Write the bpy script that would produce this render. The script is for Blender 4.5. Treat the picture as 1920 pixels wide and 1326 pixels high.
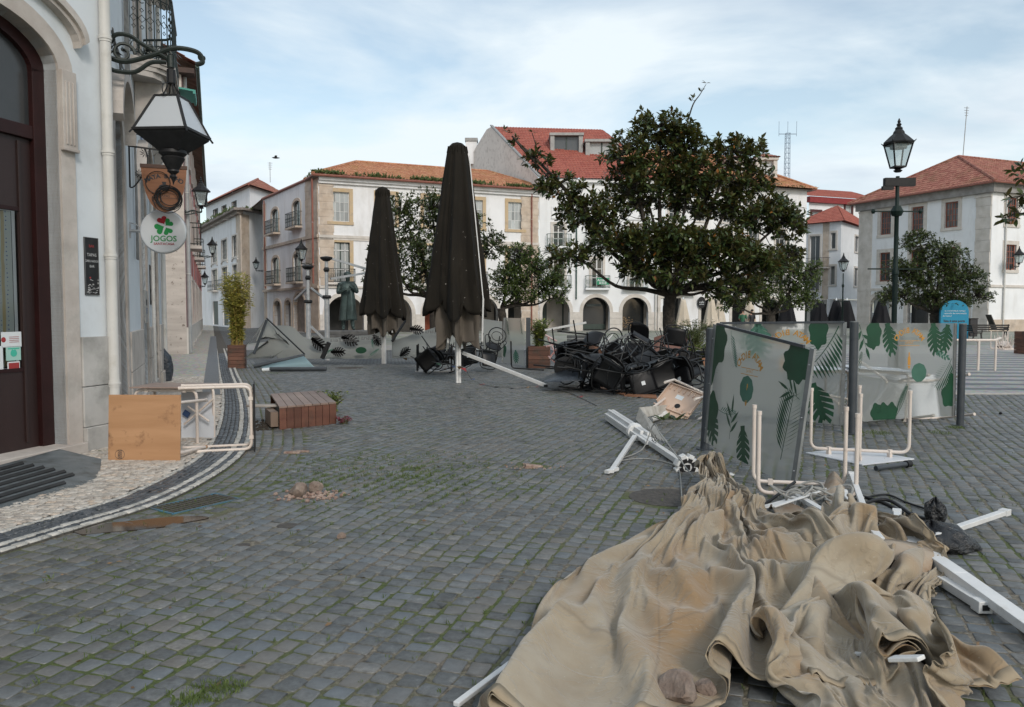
import bpy, bmesh, math, random
import numpy as np
from mathutils import Vector, Matrix, Euler
for o in list(bpy.data.objects): bpy.data.objects.remove(o)
R = math.radians
SC = bpy.context.scene
COL = SC.collection
CAM_H, FPX, PITCH = 1.6, 1493.0, math.atan((663-584)/1493.0)
cd = bpy.data.cameras.new('camera'); cam = bpy.data.objects.new('camera', cd); COL.objects.link(cam)
cam.location = (0, 0, CAM_H); cam.rotation_euler = (math.pi/2-PITCH, 0, 0)
cd.sensor_width = 36; cd.lens = 36*FPX/1920; cd.clip_start = .1; cd.clip_end = 3000
SC.camera = cam
SUN_EL, SUN_AZ = R(34), R(157)      # azimuth clockwise from +Y (view direction): behind the camera, a little right
w = bpy.data.worlds.new('World'); SC.world = w; w.use_nodes = True
nt = w.node_tree; nt.nodes.clear()
def N(t, typ, **kw):
 n = t.nodes.new(typ)
 for k, v in kw.items(): setattr(n, k, v)
 return n
wo = N(nt, 'ShaderNodeOutputWorld'); bg = N(nt, 'ShaderNodeBackground')
sky = N(nt, 'ShaderNodeTexSky', sky_type='NISHITA', sun_disc=False, sun_elevation=SUN_EL, sun_rotation=SUN_AZ, air_density=1.0, dust_density=1.4, ozone_density=1.2)
sc_ = N(nt, 'ShaderNodeVectorMath', operation='SCALE'); sc_.inputs['Scale'].default_value = 1.0
nt.links.new(sky.outputs[0], sc_.inputs[0])
tc = N(nt, 'ShaderNodeTexCoord'); sep = N(nt, 'ShaderNodeSeparateXYZ'); nt.links.new(tc.outputs['Generated'], sep.inputs[0])
mx = N(nt, 'ShaderNodeMath', operation='MAXIMUM'); mx.inputs[1].default_value = 0.0; nt.links.new(sep.outputs['Z'], mx.inputs[0])
ad = N(nt, 'ShaderNodeMath', operation='ADD'); ad.inputs[1].default_value = .16; nt.links.new(mx.outputs[0], ad.inputs[0])
dx = N(nt, 'ShaderNodeMath', operation='DIVIDE'); dy = N(nt, 'ShaderNodeMath', operation='DIVIDE')
nt.links.new(sep.outputs['X'], dx.inputs[0]); nt.links.new(ad.outputs[0], dx.inputs[1])
nt.links.new(sep.outputs['Y'], dy.inputs[0]); nt.links.new(ad.outputs[0], dy.inputs[1])
cmb = N(nt, 'ShaderNodeCombineXYZ'); nt.links.new(dx.outputs[0], cmb.inputs[0]); nt.links.new(dy.outputs[0], cmb.inputs[1])
def wnoise(scale, detail, off, sx=1, sy=1, dist=0, rough=.55):
 mp = N(nt, 'ShaderNodeMapping'); mp.inputs['Location'].default_value = off; mp.inputs['Scale'].default_value = (sx, sy, 1); mp.inputs['Rotation'].default_value = (0, 0, R(-25))
 nt.links.new(cmb.outputs[0], mp.inputs[0])
 n = N(nt, 'ShaderNodeTexNoise'); n.inputs['Scale'].default_value = scale; n.inputs['Detail'].default_value = detail
 n.inputs['Roughness'].default_value = rough; n.inputs['Distortion'].default_value = dist
 nt.links.new(mp.outputs[0], n.inputs['Vector']); return n
def wramp(src, stops):
 r = N(nt, 'ShaderNodeValToRGB'); nt.links.new(src, r.inputs[0])
 e = r.color_ramp.elements
 while len(e) < len(stops): e.new(.5)
 for el, (p, c) in zip(e, stops): el.position = p; el.color = (c[0], c[1], c[2], 1)
 return r
CL_OFF = (3.1, 1.7, 0)
n1 = wnoise(.8, 8, CL_OFF, 1, 1.35, .4)
m1 = wramp(n1.outputs['Fac'], [(.40, (0.22,)*3), (.58, (.97,)*3)])
n2 = wnoise(.5, 6, (7.3, 2.2, 0), 1, 1.2, .2)
m2 = wramp(n2.outputs['Fac'], [(.46, (0,)*3), (.64, (1,)*3)])
CLOUD_W, CLOUD_G = (6.8, 7.5, 7.9, 1), (4.2, 5.0, 6.0, 1)
cc = N(nt, 'ShaderNodeMixRGB'); cc.inputs[1].default_value = CLOUD_W; cc.inputs[2].default_value = CLOUD_G; nt.links.new(m2.outputs[0], cc.inputs[0])
mixs = N(nt, 'ShaderNodeMixRGB'); nt.links.new(m1.outputs[0], mixs.inputs[0])
blue = N(nt, 'ShaderNodeMixRGB', blend_type='MULTIPLY'); blue.inputs[0].default_value = 1; blue.inputs[2].default_value = (1.6, 1.5, 1.28, 1)
nt.links.new(sc_.outputs[0], blue.inputs[1]); nt.links.new(blue.outputs[0], mixs.inputs[1]); nt.links.new(cc.outputs[0], mixs.inputs[2])
bg.inputs['Strength'].default_value = .1
nt.links.new(mixs.outputs[0], bg.inputs[0]); nt.links.new(bg.outputs[0], wo.inputs[0])
sd = bpy.data.lights.new('sun', 'SUN'); sun = bpy.data.objects.new('sun', sd); COL.objects.link(sun)
sd.energy = 1.25; sd.angle = R(12); sd.color = (1, .955, .9)
svec = Vector((math.sin(SUN_AZ)*math.cos(SUN_EL), math.cos(SUN_AZ)*math.cos(SUN_EL), math.sin(SUN_EL)))
sun.rotation_euler = svec.to_track_quat('Z', 'Y').to_euler(); sun.location = (0, -5, 30)
vs = SC.view_settings; vs.view_transform = 'Standard'; vs.look = 'None'; vs.gamma = 1; vs.use_curve_mapping = False; vs.exposure = 0.38
SC.cycles.max_bounces = 8; SC.cycles.transparent_max_bounces = 12; SC.cycles.use_denoising = True
def ray(u, v):
 a = (u-960)/FPX; b = -(v-663)/FPX; c, s = math.cos(PITCH), math.sin(PITCH)
 return Vector((a, c+b*s, -s+b*c))
def P(u, v, Y):
 d = ray(u, v); return Vector((0, 0, CAM_H)) + d*(Y/d.y)
def G(u, v, z=0.0):
 d = ray(u, v); return Vector((0, 0, CAM_H)) + d*((z-CAM_H)/d.z)
def lk(t, a, b): t.links.new(a, b)
def newmat(name):
 m = bpy.data.materials.new(name); m.use_nodes = True; t = m.node_tree; t.nodes.clear()
 o = N(t, 'ShaderNodeOutputMaterial'); b = N(t, 'ShaderNodeBsdfPrincipled'); lk(t, b.outputs[0], o.inputs[0])
 return m, t, b, o
def noise(t, scale, detail=5, vec=None, stretch=None, rough=.55, dist=0):
 n = N(t, 'ShaderNodeTexNoise'); n.inputs['Scale'].default_value = scale; n.inputs['Detail'].default_value = detail; n.inputs['Roughness'].default_value = rough; n.inputs['Distortion'].default_value = dist
 if vec is None:
  g = N(t, 'ShaderNodeTexCoord'); vec = g.outputs['Object']
 if stretch:
  mp = N(t, 'ShaderNodeMapping'); mp.inputs['Scale'].default_value = stretch; lk(t, vec, mp.inputs[0]); vec = mp.outputs[0]
 lk(t, vec, n.inputs['Vector']); return n.outputs['Fac']
def ramp(t, src, stops):
 r = N(t, 'ShaderNodeValToRGB'); lk(t, src, r.inputs[0]); e = r.color_ramp.elements
 while len(e) < len(stops): e.new(.5)
 for el, (p, c) in zip(e, stops):
  el.position = p; el.color = (c[0], c[1], c[2], 1) if hasattr(c, '__len__') else (c, c, c, 1)
 return r.outputs[0]
def mixc(t, f, a, b, mode='MIX'):
 m = N(t, 'ShaderNodeMixRGB', blend_type=mode)
 for i, x in zip((0, 1, 2), (f, a, b)):
  if isinstance(x, (int, float)): m.inputs[i].default_value = x if i == 0 else (x, x, x, 1)
  elif isinstance(x, tuple): m.inputs[i].default_value = (*x[:3], 1)
  else: lk(t, x, m.inputs[i])
 return m.outputs[0]
def bump(t, b, src, strength=.3, dist=.01):
 n = N(t, 'ShaderNodeBump'); n.inputs['Strength'].default_value = strength; n.inputs['Distance'].default_value = dist
 lk(t, src, n.inputs['Height'])
 if b.inputs['Normal'].is_linked:
  lk(t, b.inputs['Normal'].links[0].from_socket, n.inputs['Normal'])
 lk(t, n.outputs[0], b.inputs['Normal'])
def mat(name, c1, c2=None, ns=6, rough=.6, metal=0, bs=None, bst=.25, bd=.01, spec=.5, dirt=None, dscale=2.5, dlo=.5, dhi=.7, stretch=None, rvar=0, wear=None):
 m, t, b, o = newmat(name)
 c2 = c2 or tuple(min(1, x*1.25) for x in c1)
 col = ramp(t, noise(t, ns, 6, stretch=stretch), [(.35, c1), (.68, c2)])
 if rvar:
  oi = N(t, 'ShaderNodeObjectInfo'); col = mixc(t, 1.0, col, ramp(t, oi.outputs['Random'], [(0, 1-rvar), (1, 1+rvar)]), 'MULTIPLY')
 if dirt: col = mixc(t, ramp(t, noise(t, dscale, 8, rough=.65), [(dlo, 0), (dhi, 1)]), col, dirt)
 if wear: col = mixc(t, ramp(t, noise(t, 60, 3), [(.66, 0), (.72, 1)]), col, wear)
 lk(t, col, b.inputs['Base Color'])
 b.inputs['Roughness'].default_value = rough; b.inputs['Metallic'].default_value = metal; b.inputs['Specular IOR Level'].default_value = spec
 if bs: bump(t, b, noise(t, bs, 6), bst, bd)
 return m
def tag(o, label=None, cat=None, group=None, kind=None):
 if label: o['label'] = label
 if cat: o['category'] = cat
 if group: o['group'] = group
 if kind: o['kind'] = kind
 return o
def thing(name, label, cat, loc=(0, 0, 0), rotz=0, group=None, rot=None, scale=None):
 o = bpy.data.objects.new(name, None); COL.objects.link(o); o.location = loc
 o.rotation_euler = rot if rot is not None else (0, 0, rotz)
 if scale: o.scale = (scale,)*3
 o.empty_display_size = .2
 return tag(o, label, cat, group)
def link(name, me, parent=None, M=None):
 o = bpy.data.objects.new(name, me); COL.objects.link(o)
 if parent: o.parent = parent
 if M is not None: o.matrix_local = M
 return o
def copy_tree(o, parent=None):
 c = o.copy(); COL.objects.link(c)
 if parent: c.parent = parent; c.matrix_parent_inverse = o.matrix_parent_inverse
 for ch in list(o.children): copy_tree(ch, c)
 return c
def ortho(t):
 t = t.normalized(); a = Vector((0, 0, 1)) if abs(t.z) < .9 else Vector((1, 0, 0))
 n = t.cross(a).normalized(); return n, t.cross(n)
class MB:
 def __init__(s): s.v = []; s.f = []; s.m = []; s.mi = 0
 def add(s, vs, fs):
  k = len(s.v); s.v.extend(tuple(p) for p in vs)
  for f in fs: s.f.append(tuple(i+k for i in f)); s.m.append(s.mi)
  return s
 def quad(s, a, b, c, d): return s.add([a, b, c, d], [(0, 1, 2, 3)])
 def box(s, x0, y0, z0, x1, y1, z1, M=None):
  vs = [Vector(p) for p in ((x0,y0,z0),(x1,y0,z0),(x1,y1,z0),(x0,y1,z0),(x0,y0,z1),(x1,y0,z1),(x1,y1,z1),(x0,y1,z1))]
  if M is not None: vs = [M @ p for p in vs]
  return s.add(vs, [(0,3,2,1),(4,5,6,7),(0,1,5,4),(1,2,6,5),(2,3,7,6),(3,0,4,7)])
 def bar(s, a, b, w, h=None, up=(0, 0, 1)):
  a = Vector(a); b = Vector(b); h = h or w; t = (b-a).normalized(); u = Vector(up)
  if abs(t.dot(u)) > .98: u = Vector((1, 0, 0))
  n = t.cross(u).normalized(); u = n.cross(t)
  vs = [p + n*i*w/2 + u*j*h/2 for p in (a, b) for i, j in ((-1,-1),(1,-1),(1,1),(-1,1))]
  return s.add(vs, [(0,1,2,3)[::-1],(4,5,6,7),(0,1,5,4),(1,2,6,5),(2,3,7,6),(3,0,4,7)])
 def tube(s, pts, r, n=8, closed=False, caps=True):
  pts = [Vector(p) for p in pts]; m = len(pts); rr = r if hasattr(r, '__len__') else [r]*m
  rings = []; N0 = None
  for i, p in enumerate(pts):
   if closed: t = pts[(i+1) % m]-pts[i-1]
   else: t = pts[min(i+1, m-1)]-pts[max(i-1, 0)]
   if t.length < 1e-9: t = Vector((0, 0, 1))
   t.normalize()
   if N0 is None: N0, _ = ortho(t)
   else:
    N0 = N0 - t*N0.dot(t)
    if N0.length < 1e-5: N0, _ = ortho(t)
    N0.normalize()
   B = t.cross(N0); rings.append([p + (N0*math.cos(2*math.pi*k/n) + B*math.sin(2*math.pi*k/n))*rr[i] for k in range(n)])
  vs = [q for rg in rings for q in rg]; fs = []
  for i in range(m if closed else m-1):
   j = (i+1) % m
   for k in range(n): fs.append((i*n+k, i*n+(k+1) % n, j*n+(k+1) % n, j*n+k))
  if caps and not closed: fs.append(tuple(range(n))[::-1]); fs.append(tuple((m-1)*n+k for k in range(n)))
  return s.add(vs, fs)
 def lathe(s, prof, c=(0, 0, 0), n=16, M=None, sq=0):
  c = Vector(c); vs = []; fs = []
  for r, z in prof:
   for k in range(n):
    a = 2*math.pi*(k+.5*(n == 4))/n
    p = c + Vector((r*math.cos(a), r*math.sin(a), z))
    vs.append(M @ p if M is not None else p)
  for i in range(len(prof)-1):
   for k in range(n): fs.append((i*n+k, i*n+(k+1) % n, (i+1)*n+(k+1) % n, (i+1)*n+k))
  fs.append(tuple(range(n))[::-1]); fs.append(tuple((len(prof)-1)*n+k for k in range(n)))
  return s.add(vs, fs)
 def prism(s, poly, z0, z1, M=None):      # poly in xy
  n = len(poly); vs = [Vector((x, y, z0)) for x, y in poly] + [Vector((x, y, z1)) for x, y in poly]
  if M is not None: vs = [M @ p for p in vs]
  return s.add(vs, [tuple(range(n))[::-1], tuple(range(n, 2*n))] + [(i, (i+1) % n, n+(i+1) % n, n+i) for i in range(n)])
 def wprism(s, poly, y0, y1):             # poly in xz (a wall), depth along y
  M = Matrix(((1,0,0,0),(0,0,-1,0),(0,1,0,0),(0,0,0,1)))   # (x,y,z)->(x,-z,y)
  return s.prism(poly, -y1, -y0, M)
 def mesh(s, name, smooth=None, mats=()):
  me = bpy.data.meshes.new(name); me.from_pydata(s.v, [], s.f); me.update()
  for m_ in mats: me.materials.append(m_)
  if len(mats) > 1: me.polygons.foreach_set('material_index', s.m)
  if smooth is not None:
   me.polygons.foreach_set('use_smooth', [True]*len(me.polygons)); me.set_sharp_from_angle(angle=R(smooth))
  return me
 def build(s, name, mt, parent=None, smooth=None, bevel=0, kind=None, label=None, M=None):
  mats = mt if isinstance(mt, (list, tuple)) else (mt,)
  o = link(name, s.mesh(name, smooth, mats), parent, M)
  if bevel:
   b = o.modifiers.new('bevel', 'BEVEL'); b.width = bevel; b.segments = 2; b.limit_method = 'ANGLE'
  if kind: o['kind'] = kind
  if label: o['label'] = label
  return o
def recalc(o):
 bm = bmesh.new(); bm.from_mesh(o.data); bmesh.ops.recalc_face_normals(bm, faces=bm.faces); bm.to_mesh(o.data); bm.free()
def arc(c, r, a0, a1, n, ax=(1, 0, 0), ay=(0, 0, 1)):
 c = Vector(c); ax = Vector(ax); ay = Vector(ay)
 return [c + ax*r*math.cos(a0+(a1-a0)*i/n) + ay*r*math.sin(a0+(a1-a0)*i/n) for i in range(n+1)]
def spline(pts, n=6):
 pts = [Vector(p) for p in pts]; out = []
 for i in range(len(pts)-1):
  p0 = pts[max(i-1, 0)]; p1 = pts[i]; p2 = pts[i+1]; p3 = pts[min(i+2, len(pts)-1)]
  for k in range(n):
   t = k/n; out.append(.5*((2*p1) + (p2-p0)*t + (2*p0-5*p1+4*p2-p3)*t*t + (3*p1-p0-3*p2+p3)*t**3))
 out.append(pts[-1]); return out
def rnd_corner(pts, r, n=5):
 """polyline with rounded corners"""
 pts = [Vector(p) for p in pts]; out = [pts[0]]
 for i in range(1, len(pts)-1):
  a, b, c = pts[i-1], pts[i], pts[i+1]; d1 = (a-b).normalized(); d2 = (c-b).normalized()
  q = min(r, (a-b).length*.45, (c-b).length*.45); p = b+d1*q; e = b+d2*q
  for k in range(n+1):
   t = k/n; out.append(p*(1-t)**2 + b*2*t*(1-t) + e*t*t)
 out.append(pts[-1]); return out
_font_cache = {}
def text_mesh(s, size, bold=0.0):
 cu = bpy.data.curves.new('t', 'FONT'); cu.body = s; cu.size = size; cu.align_x = 'CENTER'; cu.align_y = 'CENTER'; cu.offset = bold; cu.resolution_u = 3
 o = bpy.data.objects.new('t', cu); COL.objects.link(o); dg = bpy.context.evaluated_depsgraph_get()
 me = bpy.data.meshes.new_from_object(o.evaluated_get(dg)); bpy.data.objects.remove(o); bpy.data.curves.remove(cu)
 vs = [v.co.copy() for v in me.vertices]; fs = [tuple(p.vertices) for p in me.polygons]; bpy.data.meshes.remove(me); return vs, fs
def add_text(mb, s, size, M, bold=0.0, sx=1):
 vs, fs = text_mesh(s, size, bold); mb.add([M @ Vector((p.x*sx, p.y, 0)) for p in vs], fs)
def add_arc_text(mb, s, size, M, rad, step, bold=0.0):
 n = len(s)
 for i, ch in enumerate(s):
  if ch == ' ': continue
  a = -(i-(n-1)/2)*step
  add_text(mb, ch, size, M @ Matrix.Rotation(a, 4, 'Z') @ Matrix.Translation((0, rad, 0)), bold)
def seg2(u0, Y0, u1, Y1):
 a = Vector(((u0-960)/FPX*Y0, Y0, 0)); b = Vector(((u1-960)/FPX*Y1, Y1, 0)); return a, b
class Facade:
 """local x along the wall, y into the building, z up"""
 def __init__(s, root, a, b, y_off=0.0):
  s.root = root; s.a = Vector((a[0], a[1], 0)); s.b = Vector((b[0], b[1], 0)); d = s.b-s.a; s.L = d.length; s.d = d/s.L
  s.n = Vector((-s.d.y, s.d.x, 0)); s.M = Matrix.Translation(s.a) @ Matrix.Rotation(math.atan2(s.d.y, s.d.x), 4, 'Z')
  s.Ml = root.matrix_basis.inverted() @ s.M if root else s.M
 def uv(s, u, v=584, y=0.0):
  r = ray(u, v); o = Vector((0, 0, CAM_H)); p0 = s.a + s.n*y
  t = (p0-o).dot(s.n)/r.dot(s.n); q = o + r*t; return (q-s.a).dot(s.d), q.z
 def x(s, u, y=0.0): return s.uv(u, 584, y)[0]
 def z(s, u, v, y=0.0): return s.uv(u, v, y)[1]
 def part(s, mb, name, mt, parent=None, **k):
  o = mb.build(name, mt, parent or s.root, **k)
  o.matrix_local = s.Ml if parent is None else Matrix.Identity(4)
  return o
def arc_pts(x0, x1, z1, rise, n=10):
 cx = (x0+x1)/2; a = (x1-x0)/2
 return [(cx-a*math.cos(math.pi*i/n), z1-rise+rise*math.sin(math.pi*i/n)) for i in range(n+1)]
def wall(mb, L, H, ops, t=.4, x_start=0.0, z_start=0.0, n=10, y0=0.0):
 """ops: (x0,x1,z0,z1,rise) rise>0 = arched top. faces at y0, reveals to y0+t"""
 xs = sorted({x_start, L} | {q for o in ops for q in o[:2]}); zs = sorted({z_start, H} | {q for o in ops for q in o[2:4]})
 xs = [x for x in xs if x_start <= x <= L]; zs = [z for z in zs if z_start <= z <= H]
 for i in range(len(xs)-1):
  for j in range(len(zs)-1):
   cx = (xs[i]+xs[i+1])/2; cz = (zs[j]+zs[j+1])/2
   if any(o[0] < cx < o[1] and o[2] < cz < o[3] for o in ops): continue
   mb.quad((xs[i], y0, zs[j]), (xs[i+1], y0, zs[j]), (xs[i+1], y0, zs[j+1]), (xs[i], y0, zs[j+1]))
 for o in ops:
  x0, x1, z0, z1 = o[:4]; rise = o[4] if len(o) > 4 else 0; zt = z1-rise
  mb.quad((x0, y0, z0), (x0, y0, zt), (x0, y0+t, zt), (x0, y0+t, z0)); mb.quad((x1, y0, z0), (x1, y0+t, z0), (x1, y0+t, zt), (x1, y0, zt))
  mb.quad((x0, y0, z0), (x0, y0+t, z0), (x1, y0+t, z0), (x1, y0, z0))
  if rise:
   p = arc_pts(x0, x1, z1, rise, n)
   for i in range(n):
    a, b = p[i], p[i+1]; mb.quad((a[0], y0, a[1]), (b[0], y0, b[1]), (b[0], y0+t, b[1]), (a[0], y0+t, a[1]))
    cx = x0 if i < n/2 else x1
    mb.add([(a[0], y0, a[1]), (b[0], y0, b[1]), (cx, y0, z1)], [(0, 1, 2)])
   mid = p[n//2];
   if n % 2 == 0: mb.add([(x0, y0, z1), (mid[0], y0, z1), (x1, y0, z1)], [])
  else: mb.quad((x0, y0, z1), (x1, y0, z1), (x1, y0+t, z1), (x0, y0+t, z1))
def band(mb, pts_in, pts_out, y0, y1):
 """a moulding between two xz polylines"""
 n = len(pts_in)
 for i in range(n-1):
  a, b, c, d = pts_in[i], pts_in[i+1], pts_out[i+1], pts_out[i]
  for q in ((a, b, c, d),): mb.quad(*[(p[0], y0, p[1]) for p in q])
  mb.quad((d[0], y0, d[1]), (c[0], y0, c[1]), (c[0], y1, c[1]), (d[0], y1, d[1]))
  mb.quad((a[0], y0, a[1]), (a[0], y1, a[1]), (b[0], y1, b[1]), (b[0], y0, b[1]))
 for a, d in ((pts_in[0], pts_out[0]), (pts_in[-1], pts_out[-1])):
  mb.quad((a[0], y0, a[1]), (d[0], y0, d[1]), (d[0], y1, d[1]), (a[0], y1, a[1]))
def surround(mb, x0, x1, z0, z1, w=.18, y0=-.05, y1=.05, rise=0, sill=True, n=10):
 """stone frame round an opening"""
 zt = z1-rise
 mb.box(x0-w, y0, z0, x0, y1, zt); mb.box(x1, y0, z0, x1+w, y1, zt)
 if rise: band(mb, arc_pts(x0, x1, z1, rise, n), arc_pts(x0-w, x1+w, z1+w, rise+w, n), y0, y1)
 else: mb.box(x0-w, y0, z1, x1+w, y1, z1+w)
 if sill: mb.box(x0-w-.03, y0-.04, z0-w*.8, x1+w+.03, y1, z0)
def window(F, x0, x1, z0, z1, M_fr, M_sash, M_glass, nx=2, nz=3, y=.14, w=.18, rise=0, sill=True, fw=.055, mw=.03, pane_parts=True, tw=None, meet=True):
 """window part on facade F, with its stone frame, sash and one pane per light"""
 mb = MB(); surround(mb, x0, x1, z0, z1, w, rise=rise, sill=sill)
 root = F.part(mb, 'window', M_fr)
 s = MB()
 s.box(x0, y, z0, x0+fw, y+.06, z1-rise); s.box(x1-fw, y, z0, x1, y+.06, z1-rise); s.box(x0+fw, y, z0, x1-fw, y+.06, z0+fw)
 if rise: band(s, arc_pts(x0+fw, x1-fw, z1-fw, rise-fw*.5, 8), arc_pts(x0, x1, z1, rise, 8), y, y+.06)
 else: s.box(x0+fw, y, z1-fw, x1-fw, y+.06, z1)
 ax, bx, az, bz = x0+fw, x1-fw, z0+fw, z1-fw
 for i in range(1, nx): c = ax+(bx-ax)*i/nx; k = mw*1.6 if (nx % 2 == 0 and i == nx//2 and meet) else mw; s.box(c-k/2, y+.004, az, c+k/2, y+.056, bz if not rise else bz-rise*.2)
 for j in range(1, nz): c = az+(bz-rise-az)*j/nz if rise else az+(bz-az)*j/nz; s.box(ax, y+.008, c-mw/2, bx, y+.052, c+mw/2)
 F.part(s, 'sash', M_sash, root)
 if pane_parts:
  key = (round((bx-ax)/nx, 3), round((bz-az)/nz, 3));
  me = _pane.get((key, M_glass.name))
  if not me:
   pm = MB(); pm.quad((0, 0, 0), (key[0], 0, 0), (key[0], 0, key[1]), (0, 0, key[1])); me = pm.mesh('pane', None, (M_glass,)); _pane[(key, M_glass.name)] = me
  for i in range(nx):
   for j in range(nz):
    o = link('pane', me, root); o.location = (ax+i*key[0], y+.03, az+j*key[1]); o.rotation_euler = (R(random.uniform(-.6, .6)), 0, R(random.uniform(-.6, .6)))
 else:
  pm = MB(); pm.quad((ax, y+.03, az), (bx, y+.03, az), (bx, y+.03, bz), (ax, y+.03, bz)); F.part(pm, 'pane', M_glass, root)
 return root
_pane = {}
def roof_plane(mb, p0, p1, q0, q1, pitch=.24, amp=.045, row=.42):
 """pantile slope: eave p0->p1, ridge q0->q1 (q0==q1 for a hip end)"""
 p0, p1, q0, q1 = map(Vector, (p0, p1, q0, q1)); e = p1-p0; L = e.length; e.normalize()
 nrm = e.cross(((q0+q1)/2-p0)).normalized()
 if nrm.z < 0: nrm = -nrm
 wv = nrm.cross(e).normalized()
 if wv.z < 0: wv = -wv
 c = lambda q: ((q-p0).dot(e), (q-p0).dot(wv)); ch = [(0, 0), c(q0), c(q1), (L, 0)]
 T = max(ch[1][1], ch[2][1]); nr = max(2, int(T/row)); smin = min(0, ch[1][0]); smax = max(L, ch[2][0])
 nc = max(2, int((smax-smin)/pitch)); ns = nc*4
 def lim(s):
  lo, hi = 0, 0
  for (a, ta), (b, tb) in zip(ch, ch[1:]):
   if b > a and a <= s <= b: hi = max(hi, ta+(tb-ta)*(s-a)/(b-a+1e-9))
  if s < 0: lo = ch[1][1]*(s/ch[1][0]) if ch[1][0] < 0 else 0
  if s > L: lo = ch[2][1]*((s-L)/(ch[2][0]-L)) if ch[2][0] > L else 0
  return lo, max(hi, lo)
 rows = nr*2
 vs = []
 for i in range(ns+1):
  s_ = smin+(smax-smin)*i/ns; lo, hi = lim(s_); hgt = amp*abs(math.sin(math.pi*i/4)) if True else 0
  for j in range(nr):
   t0, t1 = T*j/nr, T*(j+1)/nr
   for t, k in ((t0, .028), (t1, 0)):
    tt = min(max(t, lo), hi); q = p0 + e*s_ + wv*tt + nrm*(hgt+k); vs.append(q)
 fs = []
 W = nr*2
 for i in range(ns):
  for j in range(W-1):
   a = i*W+j; b = (i+1)*W+j
   if (vs[a]-vs[a+1]).length < 1e-4 and (vs[b]-vs[b+1]).length < 1e-4: continue
   if j % 2 == 1 and ((vs[a]-vs[a+1]).length > .06): continue
   fs.append((a, b, b+1, a+1))
 mb.add(vs, fs)
def lathe_ring(): pass
# ============================================================ the fallen canvas settles first, in the still empty scene
def cloth_sim(rest, init, nu, nv, frames, bend, pins=()):
 """let a sheet that is larger than its start shape fall, fold and come to rest on the ground"""
 me = bpy.data.meshes.new('canvas_start'); me.from_pydata([tuple(p) for p in init], [], [(i*nv+j, (i+1)*nv+j, (i+1)*nv+j+1, i*nv+j+1) for i in range(nu-1) for j in range(nv-1)]); o = link('canvas_start', me)
 o.shape_key_add(name='Basis'); k = o.shape_key_add(name='rest'); k.data.foreach_set('co', np.asarray(rest, np.float32).ravel()); k.value = 0
 g = MB().quad((-9, -9, 0), (12, -9, 0), (12, 14, 0), (-9, 14, 0)).mesh('floor'); fl = link('floor', g); fl.modifiers.new('c', 'COLLISION'); fl.collision.thickness_outer = .008; fl.collision.cloth_friction = 30
 m = o.modifiers.new('cloth', 'CLOTH'); s = m.settings; s.quality = 5; s.mass = .35; s.tension_stiffness = s.compression_stiffness = 20; s.shear_stiffness = 12; s.bending_stiffness = bend; s.air_damping = 2
 s.tension_damping = s.compression_damping = s.shear_damping = 8; s.bending_damping = .8; s.rest_shape_key = k
 if pins: vg = o.vertex_groups.new(name='pin'); vg.add(list(pins), 1.0, 'REPLACE'); s.vertex_group_mass = 'pin'
 c = m.collision_settings; c.use_self_collision = True; c.self_distance_min = .012; c.distance_min = .01; c.collision_quality = 2; c.self_friction = 10; c.friction = 30
 m.point_cache.frame_start = 1; m.point_cache.frame_end = frames+1
 for f in range(1, frames+1): SC.frame_set(f)
 ev = o.evaluated_get(bpy.context.evaluated_depsgraph_get()); out = np.empty(len(me.vertices)*3, np.float32); ev.data.vertices.foreach_get('co', out)
 bpy.data.objects.remove(o); bpy.data.objects.remove(fl); SC.frame_set(1); return out.reshape(nu, nv, 3).astype(float)
def smooth_noise(n, cells, rng):
 c = rng.normal(size=(cells+3, cells+3)); x = np.linspace(0, cells, n); i = x.astype(int); f = x-i; f = f*f*(3-2*f)
 return c[i][:, i]*(1-f)[:, None]*(1-f)[None]+c[i+1][:, i]*f[:, None]*(1-f)[None]+c[i][:, i+1]*(1-f)[:, None]*f[None]+c[i+1][:, i+1]*f[:, None]*f[None]
rng = np.random.default_rng(2); nu, nv = 52, 100; AP = (1.93, 7.65); a0, a1 = R(-22.5), R(1)
u = np.linspace(0, 1, nv)[None]; r = .10+np.linspace(0, 1, nu)[:, None]*(5.35-.75*np.clip((u-.1)/.3, 0, 1)**2); ang = a0+(a1-a0)*u; nf = 5.6
z = np.minimum(.62*(a1-a0)*r/nf, .34)*(1+.35*np.sin(u*17+1))*(1-np.cos(2*np.pi*nf*(u+.03*np.sin(3*r)*r/4.9)))*.5+.02+.14*np.clip(1-r/1.2, 0, 1)
init = np.stack([AP[0]+r*np.sin(ang), AP[1]-r*np.cos(ang), z], 2); L_ = np.linalg.norm(np.diff(init, axis=1), axis=2)*1.03; s = np.concatenate([np.zeros((nu, 1)), np.cumsum(L_, 1)], 1)
th = s/r.mean(1, keepdims=True); th = (th-th[:, -1:]/2)[nu//3:].mean(0)[None]; rr = r*1.03
SHEET_FAN = cloth_sim(np.stack([rr*np.sin(th), -rr*np.cos(th), 0*rr*th], 2).reshape(-1, 3), init.reshape(-1, 3)+rng.normal(0, .004, (nu*nv, 3))*[1, 1, 0]+[0, 0, .01], nu, nv, 24, 2.2, range(nv*2))
n = 72; g = np.stack(np.meshgrid(np.linspace(-1, 1, n), np.linspace(-1, 1, n), indexing='ij'), 2)
warp = np.dstack([smooth_noise(n, 5, rng), smooth_noise(n, 5, rng)])*.09; z = .38+.20*smooth_noise(n, 5, rng)+.10*smooth_noise(n, 9, rng); xy = g*[.66, 1.55]+warp
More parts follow.
